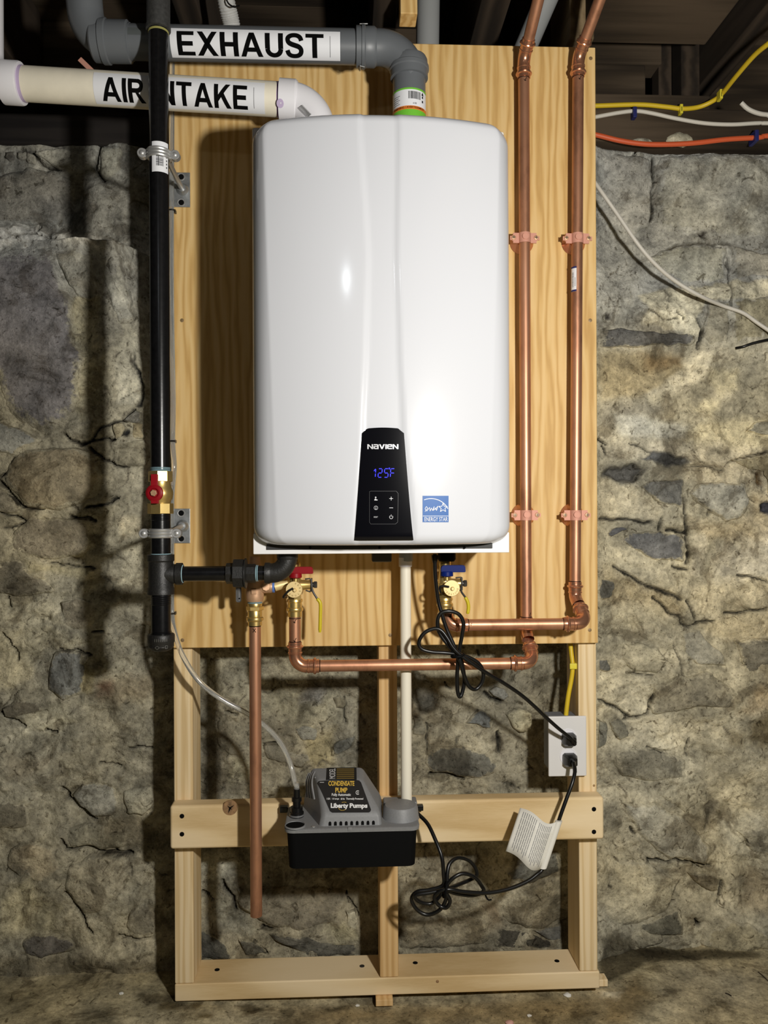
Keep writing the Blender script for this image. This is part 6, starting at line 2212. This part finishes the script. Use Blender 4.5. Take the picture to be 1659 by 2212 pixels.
i_ = 0.004
mb = MB().rings([rrect(px0 + i_ + 0.012, px1 - i_ - 0.012, YF + 0.02, YBk - 0.006, 0.012, zt0), rrect(px0 + i_ + 0.0035, px1 - i_ - 0.0035, YF + 0.008, YBk - 0.002, 0.015, zt0 + 0.005),
                 rrect(px0 + i_, px1 - i_, YF + 0.004, YBk, 0.015, zdk - 0.0065)])
obj('tank', mb, M['black_plastic'], pump, label='black tank')
mb = MB().rings([rrect(px0, px1, YF, YBk + 0.001, 0.016, zdk - 0.0065), rrect(px0 - 0.0005, px1 + 0.0005, YF - 0.0005, YBk + 0.001, 0.016, zdk - 0.001),
                 rrect(px0 + 0.003, px1 - 0.003, YF + 0.003, YBk - 0.002, 0.014, zdk + 0.0015)])
mb.box(P(756, 1792, YF).x - 0.004, P(756, 1792, YF).x + 0.004, YF - 0.0015, YF + 0.004, zdk - 0.004, zdk + 0.0025, 0.001)
obj('lid', mb, M['pump_grey'], pump, label='grey lid')
# motor housing
D0 = zdk + 0.0012
fl0, fr0 = P(691, 1788, -0.158), P(825, 1787, -0.158)
fl1, fr1 = P(697, 1760, -0.152), P(822, 1755, -0.152)
ztp = P(735, 1684, -0.098).z
fl2, fr2 = P(684, 1686, -0.098), P(781, 1685, -0.098)
bl2, br2 = P(672, 1657, -0.050), P(783, 1655, -0.050)
for q in (fl2, fr2):
    q.z = ztp
bl2.z = br2.z = (bl2.z + br2.z) / 2
for q in (fl0, fr0):
    q.z = D0
zmid = (fl1.z + fr1.z) / 2
fl1.z = fr1.z = zmid
bl1, br1 = V(P(655, 1730, -0.055).x, -0.055, zmid), V(P(823, 1730, -0.055).x, -0.055, zmid)
bl0, br0 = V(bl1.x - 0.001, -0.053, D0), V(br1.x + 0.002, -0.053, D0)
b = bmesh.new()
mbh = MB().rings([[fl0, fr0, br0, bl0], [fl1, fr1, br1, bl1], [fl2, fr2, br2, bl2]])
hb = mbh.bm
top_e = [e for e in hb.edges if min(e.verts[0].co.z, e.verts[1].co.z) > D0 + 1e-4 or abs(e.verts[0].co.z - e.verts[1].co.z) > 1e-4]
bmesh.ops.bevel(hb, geom=top_e, offset=0.007, segments=4, affect='EDGES', profile=0.5)
mbh.bev = True
house = obj('motor_housing', mbh, M['pump_grey'], pump, label='grey motor housing')
# label: lower plate on the sloping front, upper plate on the top
nf = (fr1 - fl1).cross(fl2 - fl1).normalized()
if nf.y > 0:
    nf = -nf
pf = fl1 + nf * 0.0011
nt = (fr2 - fl2).cross(bl2 - fl2).normalized()
if nt.z < 0:
    nt = -nt
ptp = fl2 + nt * 0.0010
LBL = [(689, 1687), (704, 1686), (771, 1685), (776, 1686), (780, 1690), (801.5, 1749), (800, 1753), (797, 1754.5), (718, 1755), (713, 1752), (686.5, 1691)]
mb = MB()
mb.prism([PP(x, y, pf, nf) for x, y in LBL], -nf * 0.0006)
lab = obj('front_label', mb, M['pump_label'], house, smooth=False, label='black label reading CONDENSATE PUMP')
mb = MB()
mb.prism([PP(x, y, ptp, nt) for x, y in [(706, 1658.5), (770, 1657.5), (770.5, 1684), (704.5, 1684)]], -nt * 0.0006)
obj('top_label', mb, M['pump_label'], house, smooth=False)
fF = lambda u, v: PP(u, -v, pf + nf * 0.0005, nf)
fT = lambda u, v: PP(u, -v, ptp + nt * 0.0004, nt)
mb = text_mb([('CONDENSATE', 709.5, 765.5, -1697.6, -1686.8, 0.03), ('PUMP', 724.3, 750.3, -1712.3, -1701.3, 0.03)], fF)
el = [(742 + 10 * math.cos(a) + 1.5 * math.sin(a), -1741.5 + 9 * math.sin(a)) for a in [math.radians(x) for x in range(60, 130, 10)]]
strokes(mb, [(*el[i], *el[i + 1]) for i in range(len(el) - 1)], 0.8, fF)
el = [(741 + 10 * math.cos(a) + 1.5 * math.sin(a), -1741.5 + 9 * math.sin(a)) for a in [math.radians(x) for x in range(200, 330, 10)]]
strokes(mb, [(*el[i], *el[i + 1]) for i in range(len(el) - 1)], 0.8, fF)
obj('gold_lettering', mb, M['gold_print'], house, smooth=False)
mb = text_mb([('Fully Automatic', 716.7, 757.8, -1721.0, -1713.6, 0.02), ('115V.', 706, 714, -1727.5, -1723.4, 0.02), ('1.0 amps', 717.5, 732.5, -1728.2, -1723.4, 0.02), ('60 Hz', 736, 744.5, -1727.6, -1723.4, 0.02),
              ('Thermally Protected', 747.5, 784.6, -1728.6, -1723.2, 0.02), ('Liberty', 714.5, 752.5, -1748.4, -1734.8, 0.045), ('Pumps', 755.3, 793.8, -1748.2, -1735.0, 0.045)], fF)
c8 = [(772.6 + 3.6 * math.cos(math.radians(a)), -1712 + 4.2 * math.sin(math.radians(a))) for a in range(40, 330, 20)]
strokes(mb, [(*c8[i], *c8[i + 1]) for i in range(len(c8) - 1)], 1.1, fF)
strokes(mb, [(772.6, -1709.5, 772.6, -1714.5), (772.6, -1712, 775.2, -1712), (691, -1690, 700, -1690)], 0.8, fF)
obj('white_lettering', mb, M['white_print'], house, smooth=False)
mb = text_mb([('MODEL', 711.5, 724.5, -1682, -1660, 0.0, True)], fT)
obj('model_lettering', mb, M['white_print'], house, smooth=False)
mb = MB()
for k in range(6):
    y_ = -1659.5 - k * 4.0
    quad_fn(mb, fT, 727, 765, y_ - 3.0, y_ - 0.4)
obj('model_lines', mb, M['tan_print'], house, smooth=False)
# ribs, louvres, slots
for k in range(4):
    x_ = 662.5 + k * 4.2
    pts = [P(x_ + 0.5 + k * 1.2, 1722 + k * 1.5, -0.085 - k * 0.012), P(x_ - 1, 1695, -0.082 - k * 0.011), P(x_ + 0.6, 1680 - k, -0.078 - k * 0.008), P(x_ + 5, 1670 - k, -0.074 - k * 0.006)]
    obj('cooling_rib', MB().tube(smooth_path(pts, 5), 0.0016, 8), M['pump_grey'], house)
for k in range(5):
    a = P(676 + k * 5.0, 1664 - k * 0.7, -0.062)
    a.z = ztp + 0.0002
    obj('louvre', MB().box(a.x - 0.0008, a.x + 0.0022, -0.085, -0.062, ztp - 0.001, ztp + 0.0013, 0.0005, rot=None), M['hole'] if k in (3,) else M['pump_grey'], house)
for k in range(9):
    a = P(712.8 + k * 11.75, 1786.5, -0.1585)
    w = 0.0026
    ring = [V(a.x - w, 0, D0 + 0.0012), V(a.x + w, 0, D0 + 0.0012)] + [V(a.x + w * math.cos(t), 0, D0 + 0.0055 + w * math.sin(t)) for t in [pi * j / 6 for j in range(7)]]
    yv = [fl0.y + (fl1.y - fl0.y) * ((p.z - D0) / (zmid - D0)) - 0.0006 for p in ring]
    mb = MB().prism([V(p.x, y_, p.z) for p, y_ in zip(ring, yv)], (0, 0.003, 0))
    obj('vent_slot', mb, M['hole'], house, smooth=False)
# inlet cover, ports, check valve, ears
q = P(866, 1755, -0.125)
mb = MB().lathe((q.x, -0.118, zdk), (0, 0, 1), [(0, 0.0355), (0.002, 0.0345), (0.020, 0.0325), (0.0245, 0.0295), (0.026, 0.022)], 36)
obj('inlet_cover', mb, M['pump_grey'], pump)
obj('back_step', MB().box(P(828, 1740, -0.06).x, P(900, 1740, -0.06).x, -0.075, YBk, zdk, zdk + 0.013, 0.003), M['pump_grey'], pump)


def on_deck(px, py, z):
    d = P(px, py, 0) - CAM
    return CAM + d * ((z - CAM.z) / d.z)


q = on_deck(637.5, 1784, zdk + 0.0015)
mb = MB().lathe(q, (0, 0, 1), [(0, 0.0172), (0.0012, 0.0170), (0.0012, 0.0001)], 28)
obj('open_port', mb, M['hole'], pump)
obj('port_rim', MB().lathe(q, (0, 0, 1), [(0, 0.0195), (0.0022, 0.0190), (0.0026, 0.0175), (0.0008, 0.0170)], 28, False, False), M['pump_grey'], pump)
q2 = on_deck(641, 1763, zdk + 0.0015)
mb = MB()
mb.lathe(q2, (0, 0, 1), [(0, 0.0135), (0.008, 0.0135), (0.010, 0.0115), (0.018, 0.0115), (0.019, 0.0075), (0.028, 0.0075), (0.029, 0.0095), (0.036, 0.0095), (0.037, 0.0065), (0.052, 0.0060)], 20)
obj('check_valve', mb, M['black_rubber'], pump)
obj('valve_ring', MB().lathe(q2 + V(0, 0, 0.0018), (0, 0, 1), [(0, 0.0142), (0.003, 0.0142)], 20), simple('smoke_ring', (0.16, 0.16, 0.16, 1), rough=0.2), pump)
q = on_deck(677, 1786, zdk + 0.0015)
screw(q + V(0, 0, 0.0008), (0, 0, 1), 0.0036, M['steel'], pump)
for x0, x1, y0, y1 in ((604.5, 622, 1741, 1754), (896, 914, 1738, 1750)):
    a, b_ = P(x0, y1, -0.046), P(x1, y0, -0.046)
    obj('mount_ear', MB().box(a.x, b_.x, -0.0525, -0.0392, a.z, b_.z, 0.0015), M['black_rubber'], pump)
obj('mount_back', MB().box(px0 + 0.002, px1 - 0.002, YBk + 0.0012, -0.0392, zdk - 0.05, zdk - 0.004, 0.001), M['black_plastic'], pump)

# clear tubing
tp = [P(372, 60, -0.035), P(371, 300, -0.03), P(370, 560, -0.028), P(371, 700, -0.028), P(374, 860, -0.028), P(373, 953, -0.028), P(376, 1010, -0.032), P(371, 1080, -0.028), P(371, 1200, -0.026), P(371, 1318, -0.028),
      P(377, 1365, -0.045), P(394, 1415, -0.06), P(428, 1469, -0.065), P(475, 1508, -0.06), P(535, 1542, -0.055), P(580, 1575, -0.062), P(608, 1608, -0.075), P(627, 1650, -0.09)]
end = V(q2.x, q2.y, q2.z + 0.050)
tp += [P(637, 1690, -0.10), end + V(0, 0, 0.008), end - V(0, 0, 0.012)]
tb = obj('vinyl_tube', MB().tube(smooth_path(tp, 8), 0.0052, 14), M['clear'], None)
tag(tb, 'clear vinyl tube curving down from the board edge to the condensate pump', 'tube')
for py in (455, 953, 1325):
    q = P(371, py, -0.029)
    cl = obj('tube_clip', MB().tube([q + V(0.0064 * math.cos(a), -0.0064 * math.sin(a), 0) for a in [pi * 1.05 * k / 10 for k in range(11)]], 0.0016, 8).box(q.x + 0.004, q.x + 0.0075, -0.029, -0.0181, q.z - 0.003, q.z + 0.003, 0.0006), M['black_rubber'], None)
    tag(cl, {455: 'black clip holding the clear tube beside the upper galvanised plate', 953: 'black clip holding the clear tube above the brass gas valve', 1325: 'black clip holding the clear tube near the lower corner of the board'}[py], 'clip', 'black clips on the clear tube')

# ================================================================== OUTLET AND CORDS
YO = -0.012
ob = thing('outlet_box', 'white duplex outlet box on the right stud with two black plugs in it', 'outlet', (P(1225, 1610, YO).x, YO, P(1225, 1678, YO).z))
a, b_ = P(1184.5, 1677, YO), P(1266, 1546, YO)
cxo = (a.x + b_.x) / 2
mb = MB().box(a.x, b_.x, YO - 0.003, YO + 0.003, a.z, b_.z, 0.0022, 3)
pl = obj('wall_plate', mb, M['plate_white'], ob)
mb = MB().box(a.x + 0.006, 0.4742, YO + 0.0032, 0.052, a.z + 0.006, b_.z - 0.006, 0.003)
obj('box_body', mb, simple('box_blue_grey', (0.20, 0.21, 0.23, 1), rough=0.5), ob)
for py in (1593, 1634):
    q = P(1226, py, YO - 0.003)
    obj('receptacle', MB().lathe((cxo + 0.001, YO - 0.003, q.z), (0, -1, 0), [(0, 0.0178), (0.0012, 0.0172), (0.0012, 0.0160), (0.0006, 0.0155)], 28), M['white_pvc'], pl)
q = P(1226, 1613, YO - 0.003)
screw(V(cxo + 0.001, YO - 0.003, q.z), (0, -1, 0), 0.0022, M['white_paint'], pl, 0.0008)


def cord_thing(name, label, paths, rads, loc, group=None):
    t = thing(name, label, 'cord', loc, group)
    for i, (p, r) in enumerate(zip(paths, rads)):
        obj('cord', MB().tube(p, r, 12), M['black_rubber'], t)
    return t


YC = -0.135
rnd = random.Random(11)


def pxpath(pts, Y0=YC, n=6):
    """cord through pixels; an optional third number is the depth"""
    out = []
    for p in pts:
        out.append(P(p[0], p[1], p[2] if len(p) > 2 else Y0))
    return smooth_path(out, n)


# heater cord: one continuous run with its tied loops
hcord = [(939.5, 1196.5, -0.15), (940, 1240, -0.145), (946, 1293, -0.14), (954, 1324, -0.14), (965, 1359, -0.14), (980, 1393, -0.142), (989, 1418, -0.142),
         (987, 1465, -0.140), (989, 1496, -0.138), (994, 1505, -0.136), (1000, 1490, -0.134), (1003, 1465, -0.134), (998, 1432, -0.134),
         (992, 1410, -0.136), (998, 1372, -0.140), (1001, 1346, -0.143), (991, 1327, -0.145), (970, 1320, -0.147), (952, 1325, -0.147), (945, 1342, -0.147), (949, 1366, -0.146), (967, 1392, -0.147),
         (984, 1412, -0.149), (994, 1428, -0.150), (1002, 1457, -0.147), (1013, 1482, -0.142), (1027, 1489, -0.138), (1040, 1476, -0.136), (1044, 1454, -0.137), (1034, 1433, -0.140), (1008, 1418, -0.144),
         (985, 1413, -0.148), (960, 1410, -0.150), (931, 1408, -0.15), (910, 1401, -0.15), (905, 1386, -0.15), (917, 1367, -0.15), (938, 1358, -0.15), (953, 1362, -0.151), (966, 1378, -0.153),
         (978, 1398, -0.155), (996, 1416, -0.155), (1029, 1439, -0.15), (1052, 1454, -0.14), (1092, 1478, -0.12), (1127, 1502, -0.105), (1157, 1528, -0.09), (1180, 1550, -0.075), (1207, 1574, -0.062), (1226, 1589, -0.05)]
hp = pxpath(hcord)
hcd = thing('heater_power_cord', 'black power cord tied in loops below the blue valve, upper plug of the outlet', 'cord', hp[0])
obj('cord', MB().tube(hp, 0.0037, 12), M['black_rubber'], hcd)
q = P(989, 1416, -0.147)
obj('cable_tie', MB().tube([q + V(0.0115 * math.cos(a), 0.012 * math.sin(a), 0.002 * math.cos(a)) for a in [2 * pi * k / 20 for k in range(20)]], 0.0026, 8, closed=True).tube([q + V(0.008, -0.006, 0), q + V(0.0, -0.015, -0.003)], 0.0016, 8), M['black_plastic'], hcd)
obj('strain_relief', MB().lathe(P(939, 1199, -0.15), (0, 0, 1), [(-0.014, 0.0042), (-0.006, 0.0058), (0.0, 0.0062)], 14), M['black_rubber'], hcd)


def plug(parent, px, py, yb, up):
    """right-angle-ish moulded plug on the outlet face"""
    c = P(px, py, YO - 0.006)
    mb = MB()
    mb.rings([[V(c.x + sx * 0.0135, YO - 0.0046, c.z + sz * 0.0125) for sx, sz in ((-1, -0.7), (-0.7, -1), (0.7, -1), (1, -0.7), (1, 0.7), (0.7, 1), (-0.7, 1), (-1, 0.7))],
              [V(c.x + sx * 0.0135, YO - 0.016, c.z + sz * 0.0125) for sx, sz in ((-1, -0.7), (-0.7, -1), (0.7, -1), (1, -0.7), (1, 0.7), (0.7, 1), (-0.7, 1), (-1, 0.7))],
              [V(c.x + 0.001 + sx * 0.0095, YO - 0.028, c.z + sz * 0.0085) for sx, sz in ((-1, -0.7), (-0.7, -1), (0.7, -1), (1, -0.7), (1, 0.7), (0.7, 1), (-0.7, 1), (-1, 0.7))]])
    obj('plug', mb, M['black_rubber'], parent, angle=25)
    return c


c = plug(hcd, 1228, 1596, -0.05, True)
obj('plug_boot', MB().tube(smooth_path([P(1226, 1589, -0.05), P(1234, 1596, -0.046), V(c.x + 0.006, YO - 0.026, c.z - 0.002)], 5), [0.0040] * 8 + [0.0058] * 3, 12), M['black_rubber'], hcd)

# pump cord
pc = [(898, 1754, -0.055), (904, 1759, -0.075), (924, 1780, -0.10), (940, 1813, -0.12), (954, 1850, -0.135), (958, 1888, -0.14), (957, 1912, -0.14),
      (929, 1922, -0.138), (900, 1927, -0.136), (889, 1944, -0.134), (902, 1966, -0.134), (924, 1976, -0.136), (949, 1966, -0.14), (963, 1944, -0.145), (966, 1915, -0.147),
      (966, 1890, -0.143), (971, 1866, -0.135), (988, 1853, -0.125), (1010, 1857, -0.115), (1025, 1872, -0.110), (1030, 1890, -0.108), (1018, 1899, -0.112), (995, 1909, -0.125), (966, 1920, -0.145),
      (930, 1928, -0.148), (897, 1934, -0.146), (905, 1947, -0.14), (930, 1952, -0.136), (948, 1938, -0.138), (958, 1922, -0.146),
      (976, 1899, -0.148), (999, 1887, -0.144), (1024, 1894, -0.138), (1040, 1913, -0.13), (1044, 1926, -0.126), (1020, 1934, -0.13), (985, 1930, -0.14), (962, 1924, -0.150),
      (972, 1945, -0.15), (965, 1960, -0.148), (950, 1957, -0.145), (938, 1940, -0.146), (948, 1926, -0.152), (970, 1921, -0.154), (999, 1926, -0.15), (1049, 1929, -0.14), (1096, 1921, -0.13), (1137, 1905, -0.12), (1160, 1889, -0.113),
      (1173, 1875, -0.108), (1190, 1827, -0.10), (1207, 1773, -0.092), (1213, 1755, -0.09), (1225, 1722, -0.085), (1237, 1689, -0.078), (1242, 1664, -0.066), (1239, 1648, -0.052)]
pp_ = pxpath(pc)
pcd = thing('pump_power_cord', 'black pump cord coiled below the rail with white paper tag, lower plug', 'cord', pp_[0])
obj('cord', MB().tube(pp_, 0.0037, 12), M['black_rubber'], pcd)
q = P(961, 1920, -0.146)
obj('cable_tie', MB().tube([q + V(0.003 * math.cos(a), 0.013 * math.sin(a), 0.014 * math.cos(a)) for a in [2 * pi * k / 20 for k in range(20)]], 0.0024, 8, closed=True), M['black_plastic'], pcd)
obj('tie_tail', MB().tube(pxpath([(1040, 1915, -0.128), (1046, 1927, -0.126), (1051, 1939, -0.126), (1056, 1944, -0.126), (1062, 1943, -0.126)], -0.126, 4), 0.0016, 8), M['black_plastic'], pcd)
c = plug(pcd, 1230, 1640, -0.05, False)
obj('plug_boot', MB().tube(smooth_path([P(1242, 1668, -0.066), P(1240, 1650, -0.052), V(c.x + 0.003, YO - 0.026, c.z - 0.001)], 5), [0.0040] * 8 + [0.0062] * 3, 12), M['black_rubber'], pcd)
# tag: a folded sheet round the cord
A0, A1 = P(1207, 1773, -0.096), P(1173, 1875, -0.112)
B0, B1 = P(1125, 1748, -0.085), P(1094, 1842, -0.108)


def tag_pt(u, v):
    """u 0 at the cord .. 1 free edge, v 0 top .. 1 bottom"""
    p = A0.lerp(A1, v).lerp(B0.lerp(B1, v), u)

    return p + V(0, -0.012 * math.sin(u * pi * 1.2), 0) + (A1 - A0).normalized() * (0.005 * math.sin(u * pi * 2) + 0.004 * math.sin(u * pi))


NU_ = 24
mb = MB()
mb.grid(tag_pt, [i / NU_ for i in range(NU_ + 1)], [j / 4 for j in range(5)])
pt = obj('paper_tag', mb, M['paper'], pcd, fixn=False, label='white paper tag with small print')
me_ = pt.modifiers.new('thick', 'SOLIDIFY')
me_.thickness = 0.0006
mb = MB()
dA = (A1 - A0).normalized()
rings = []
for k in range(2):
    p = A0.lerp(A1, k)
    nn = [p + V(math.cos(a) * 0.0075 * dA.z * -1, math.sin(a) * 0.0062, 0) for a in [2 * pi * j / 18 for j in range(18)]]
    rings.append(nn)
mb.rings(rings)
obj('tag_sleeve', mb, M['paper'], pcd)
mb = MB()
nrm_off = V(0, -0.0012, 0)
for k in range(17):
    u = 0.155 + k * 0.046
    if k in (8,):
        continue
    v0, v1 = 0.06, 0.94 - 0.12 * ((k * 7) % 5) / 5
    n = 6
    for j in range(n):
        va, vb_ = v0 + (v1 - v0) * j / n, v0 + (v1 - v0) * (j + 1) / n - 0.012
        mb.quad(tag_pt(u, va) + nrm_off, tag_pt(u + 0.014, va) + nrm_off, tag_pt(u + 0.014, vb_) + nrm_off, tag_pt(u, vb_) + nrm_off)
obj('tag_print', mb, M['grey_print'], pcd, smooth=False)

# yellow cable feeding the outlet box
yc = pxpath([(1231, 1380, 0.03), (1234, 1410, 0.025), (1237, 1440, 0.02), (1234, 1468, 0.02), (1228, 1500, 0.02), (1224, 1530, 0.02), (1222, 1552, 0.02)])
o = obj('yellow_cable', MB().tube(yc, 0.0048, 12), M['yellow_cable'], None)
tag(o, 'short yellow cable dropping from behind the board into the outlet box', 'cable')
q = P(1237, 1438, 0.018)
o = obj('cable_staple', MB().box(q.x - 0.008, q.x + 0.008, 0.010, 0.014, q.z - 0.006, q.z + 0.006, 0.0015).box(q.x + 0.004, q.x + 0.0075, 0.014, 0.028, q.z - 0.006, q.z + 0.006, 0.001), M['yellow_clip'], None)
tag(o, 'yellow staple on the short cable just above the outlet box', 'staple')

# ================================================================== CABLES ON THE RIGHT
YS = 0.158
cb = obj('yellow_cable', MB().tube(pxpath([(1240, 229, YS), (1290, 228.5, YS), (1380, 226, YS), (1440, 231, YS), (1475, 235, YS), (1510, 231, YS), (1540, 218, 0.145), (1560, 202, 0.122), (1590, 165, 0.06), (1630, 119, -0.01), (1665, 90, -0.06), (1720, 45, -0.12), (1830, -40, -0.22)]), 0.0052, 12), M['yellow_cable'], None)
tag(cb, 'long yellow cable along the old sill beam, rising to the joists', 'cable')
cb = obj('white_cable', MB().tube(pxpath([(1240, 262, YS), (1290, 252, YS), (1340, 243, YS), (1375, 240, YS), (1410, 245, YS), (1460, 256, YS), (1520, 266, YS), (1580, 269, YS), (1640, 266, YS), (1720, 266, YS), (2300, 262, YS)]), 0.0045, 12), M['white_cable'], None)
tag(cb, 'white cable stapled along the sill beam between the yellow and orange cables', 'cable')
cb = obj('orange_cable', MB().tube(pxpath([(1240, 282, 0.145), (1290, 292, 0.145), (1340, 304, 0.145), (1390, 311, 0.145), (1440, 312, 0.145), (1500, 309, 0.145), (1570, 301, 0.145), (1640, 297, 0.145), (1720, 292, 0.145), (2300, 288, 0.145)]), 0.0056, 12), M['orange_cable'], None)
tag(cb, 'orange red cable sagging along the top of the stone wall', 'cable')
cb = obj('white_cable', MB().tube(pxpath([(1601, 222, YS), (1615, 235, YS), (1635, 244, YS), (1660, 248, YS), (1720, 250, YS), (2300, 252, YS)]), 0.0052, 12), M['white_cable'], None)
tag(cb, 'short stub of grey white cable at the far right of the sill beam', 'cable')
cb = obj('white_cable', MB().tube(pxpath([(1255, 352, 0.106), (1296, 410, 0.085), (1330, 458, 0.085), (1380, 530, 0.085), (1420, 575, 0.095), (1460, 608, 0.105), (1510, 638, 0.11), (1560, 660, 0.145), (1605, 676, 0.145), (1640, 700, 0.145), (1720, 752, 0.12), (1850, 830, 0.125), (2300, 905, 0.13)]), 0.0043, 12), M['white_cable'], None)
tag(cb, 'white cable drooping diagonally across the stone wall right of the board', 'cable')
for px, py, m, lb, w, hgt in [(1373, 240, 'blue_clip', 'dark blue staple on the white cable near the board', 0.0045, 0.012), (1630, 297, 'blue_clip', 'dark blue staple on the orange cable at far right', 0.0045, 0.0125)]:
    q = P(px, py, 0.145)
    o = obj('cable_staple', MB().box(q.x - w, q.x + w, 0.133 if py > 280 else 0.147, 0.1645, q.z - hgt, q.z + hgt, 0.0015), M[m], None)
    tag(o, lb, 'staple')
for px, py, lb in [(1472, 235, 'yellow staple on the lowest dip of the long yellow cable'), (1558, 203, 'yellow staple where the long yellow cable turns up')]:
    Yq = YS - 0.006 if py > 220 else 0.118
    q = P(px, py, Yq)
    o = obj('cable_staple', MB().box(q.x - 0.0035, q.x + 0.0035, Yq - 0.002, 0.1645 if py > 220 else Yq + 0.016, q.z - 0.0105, q.z + 0.0105, 0.0012), M['yellow_clip'], None)
    sl = obj('staple_slot', MB().box(q.x - 0.0006, q.x + 0.0006, Yq - 0.0026, Yq - 0.0018, q.z - 0.006, q.z + 0.004), M['black_print'], o, smooth=False)
    tag(o, lb, 'staple')
# black wire stub sticking out of the wall, far right
wp = [PW(1590, 752, -0.004), PW(1605, 749, -0.014), PW(1625, 742, -0.018), PW(1645, 737, -0.022), PW(1660, 734, -0.022), PW(1700, 728, -0.02)]
o = obj('wire_stub', MB().tube(smooth_path(wp, 5), [0.0032] * 26, 10), M['black_rubber'], None)
tag(o, 'black wire lying in a crack of the wall under the drooping cable', 'wire')

# ================================================================== THINGS BETWEEN THE JOISTS
v0 = V(P(921, 95, 0.06).x, 0.06, 1.86)
v1 = V(P(928, 0, 0.06).x, 0.06, 2.2425)
o = obj('vent_pipe', MB().tube([v0, v1], 0.0245, 28), M['grey_pvc'], None)
tag(o, 'pale grey vertical pipe behind the board, beside the yellow wood block', 'pipe')
v0 = P(1132, 110, 0.12)
v1 = P(1196, -40, 0.02)
o = obj('vent_pipe', MB().tube([v0 + (v0 - v1) * 0.3, v0, v1], 0.0245, 28), M['grey_pvc'], None)
tag(o, 'pale grey pipe slanting up behind the inner copper riser', 'pipe')
pts = smooth_path([P(505, 95, -0.02), P(499, 50, -0.03), P(490, 10, -0.05), P(482, -40, -0.07)], 14)
rr = [0.0165 + 0.0014 * (k % 2) for k in range(len(pts))]
o = obj('flexible_conduit', MB().tube(pts, rr, 20), M['foil'], None)
tag(o, 'white ribbed flexible conduit coming down behind the exhaust pipe', 'conduit')
q = [P(487, -6, -0.075), P(494, 8, -0.082), P(506, 15, -0.085), P(517, 12, -0.08)]
o = obj('thin_wire', MB().tube(smooth_path(q, 5), 0.0016, 8), M['black_rubber'], None)
tag(o, 'thin black wire hooked round the white flexible conduit', 'wire')
ps_ = P(197, 150, YE)
ps_ = V(ps_.x, YE, (I0 + eI * along(I0, I1, 197)).z + RP + 0.0005)
a, b_ = ps_ + V(-0.019, 0, 0.0195), ps_ + V(0, 0, 0.002)
o = obj('copper_strap', MB().box(-0.016, 0.016, -0.001, 0.001, -0.0045, 0.0045, 0.0008, rot=Matrix.Rotation(math.radians(44), 3, 'Y')), M['copper_clad'], None)
o.location = (a + b_) / 2
tag(o, 'small pinkish copper strap end above the air intake pipe', 'strap')

# ================================================================== CRUMBS ON THE FLOOR
for px, py, s, m, lb in [(1226, 2143, 0.0060, 'debris', 'white chip on the floor at the right front of the plate'), (1143, 2188, 0.0040, 'debris', 'small white chip on the bare floor right of centre'),
                         (1101, 2203, 0.0065, 'pink_chip', 'pink chip on the floor at the lower edge'), (772, 2167, 0.0035, 'debris', 'tiny white chip left of the protruding shim'),
                         (45, 1824, 0, 'debris', ''), (262, 2156, 0.004, 'debris', 'white chip on the floor at far left')]:
    if not lb:
        continue
    d = P(px, py, 0) - CAM
    w = CAM + d * (-(CAM.z - 0.004) / d.z)
    fz = float(floor_raw(np.array([w.x]), np.array([w.y]))[0])
    b = bmesh.new()
    bmesh.ops.create_icosphere(b, subdivisions=2, radius=s)
    for v in b.verts:
        k = 1 + 0.35 * (mnoise.noise(v.co * 400 + V(px, 0, 0)))
        v.co = V(v.co.x * 1.3 * k, v.co.y * k, v.co.z * 0.55 * k) + V(w.x, w.y, fz + s * 0.35)
    mb = MB().merge(b)
    o = obj('chip', mb, M[m], None)
    tag(o, lb, 'debris')
for x0, y0, x1, y1, lb in [(1638, 2098, 1659, 2117, 'dark straw on the floor at the right edge'), (1567, 2143, 1580, 2149, 'short dark twig on the floor to the right')]:
    pts = []
    for px, py in ((x0, y0), (x1, y1)):
        d = P(px, py, 0) - CAM
        w = CAM + d * (-(CAM.z - 0.004) / d.z)
        pts.append(V(w.x, w.y, float(floor_raw(np.array([w.x]), np.array([w.y]))[0]) + 0.0012))
    o = obj('straw', MB().tube([pts[0], pts[0].lerp(pts[1], 0.5) + V(0, 0, 0.001), pts[1]], 0.0011, 6), M['old_wood'], None)
    tag(o, lb, 'straw')
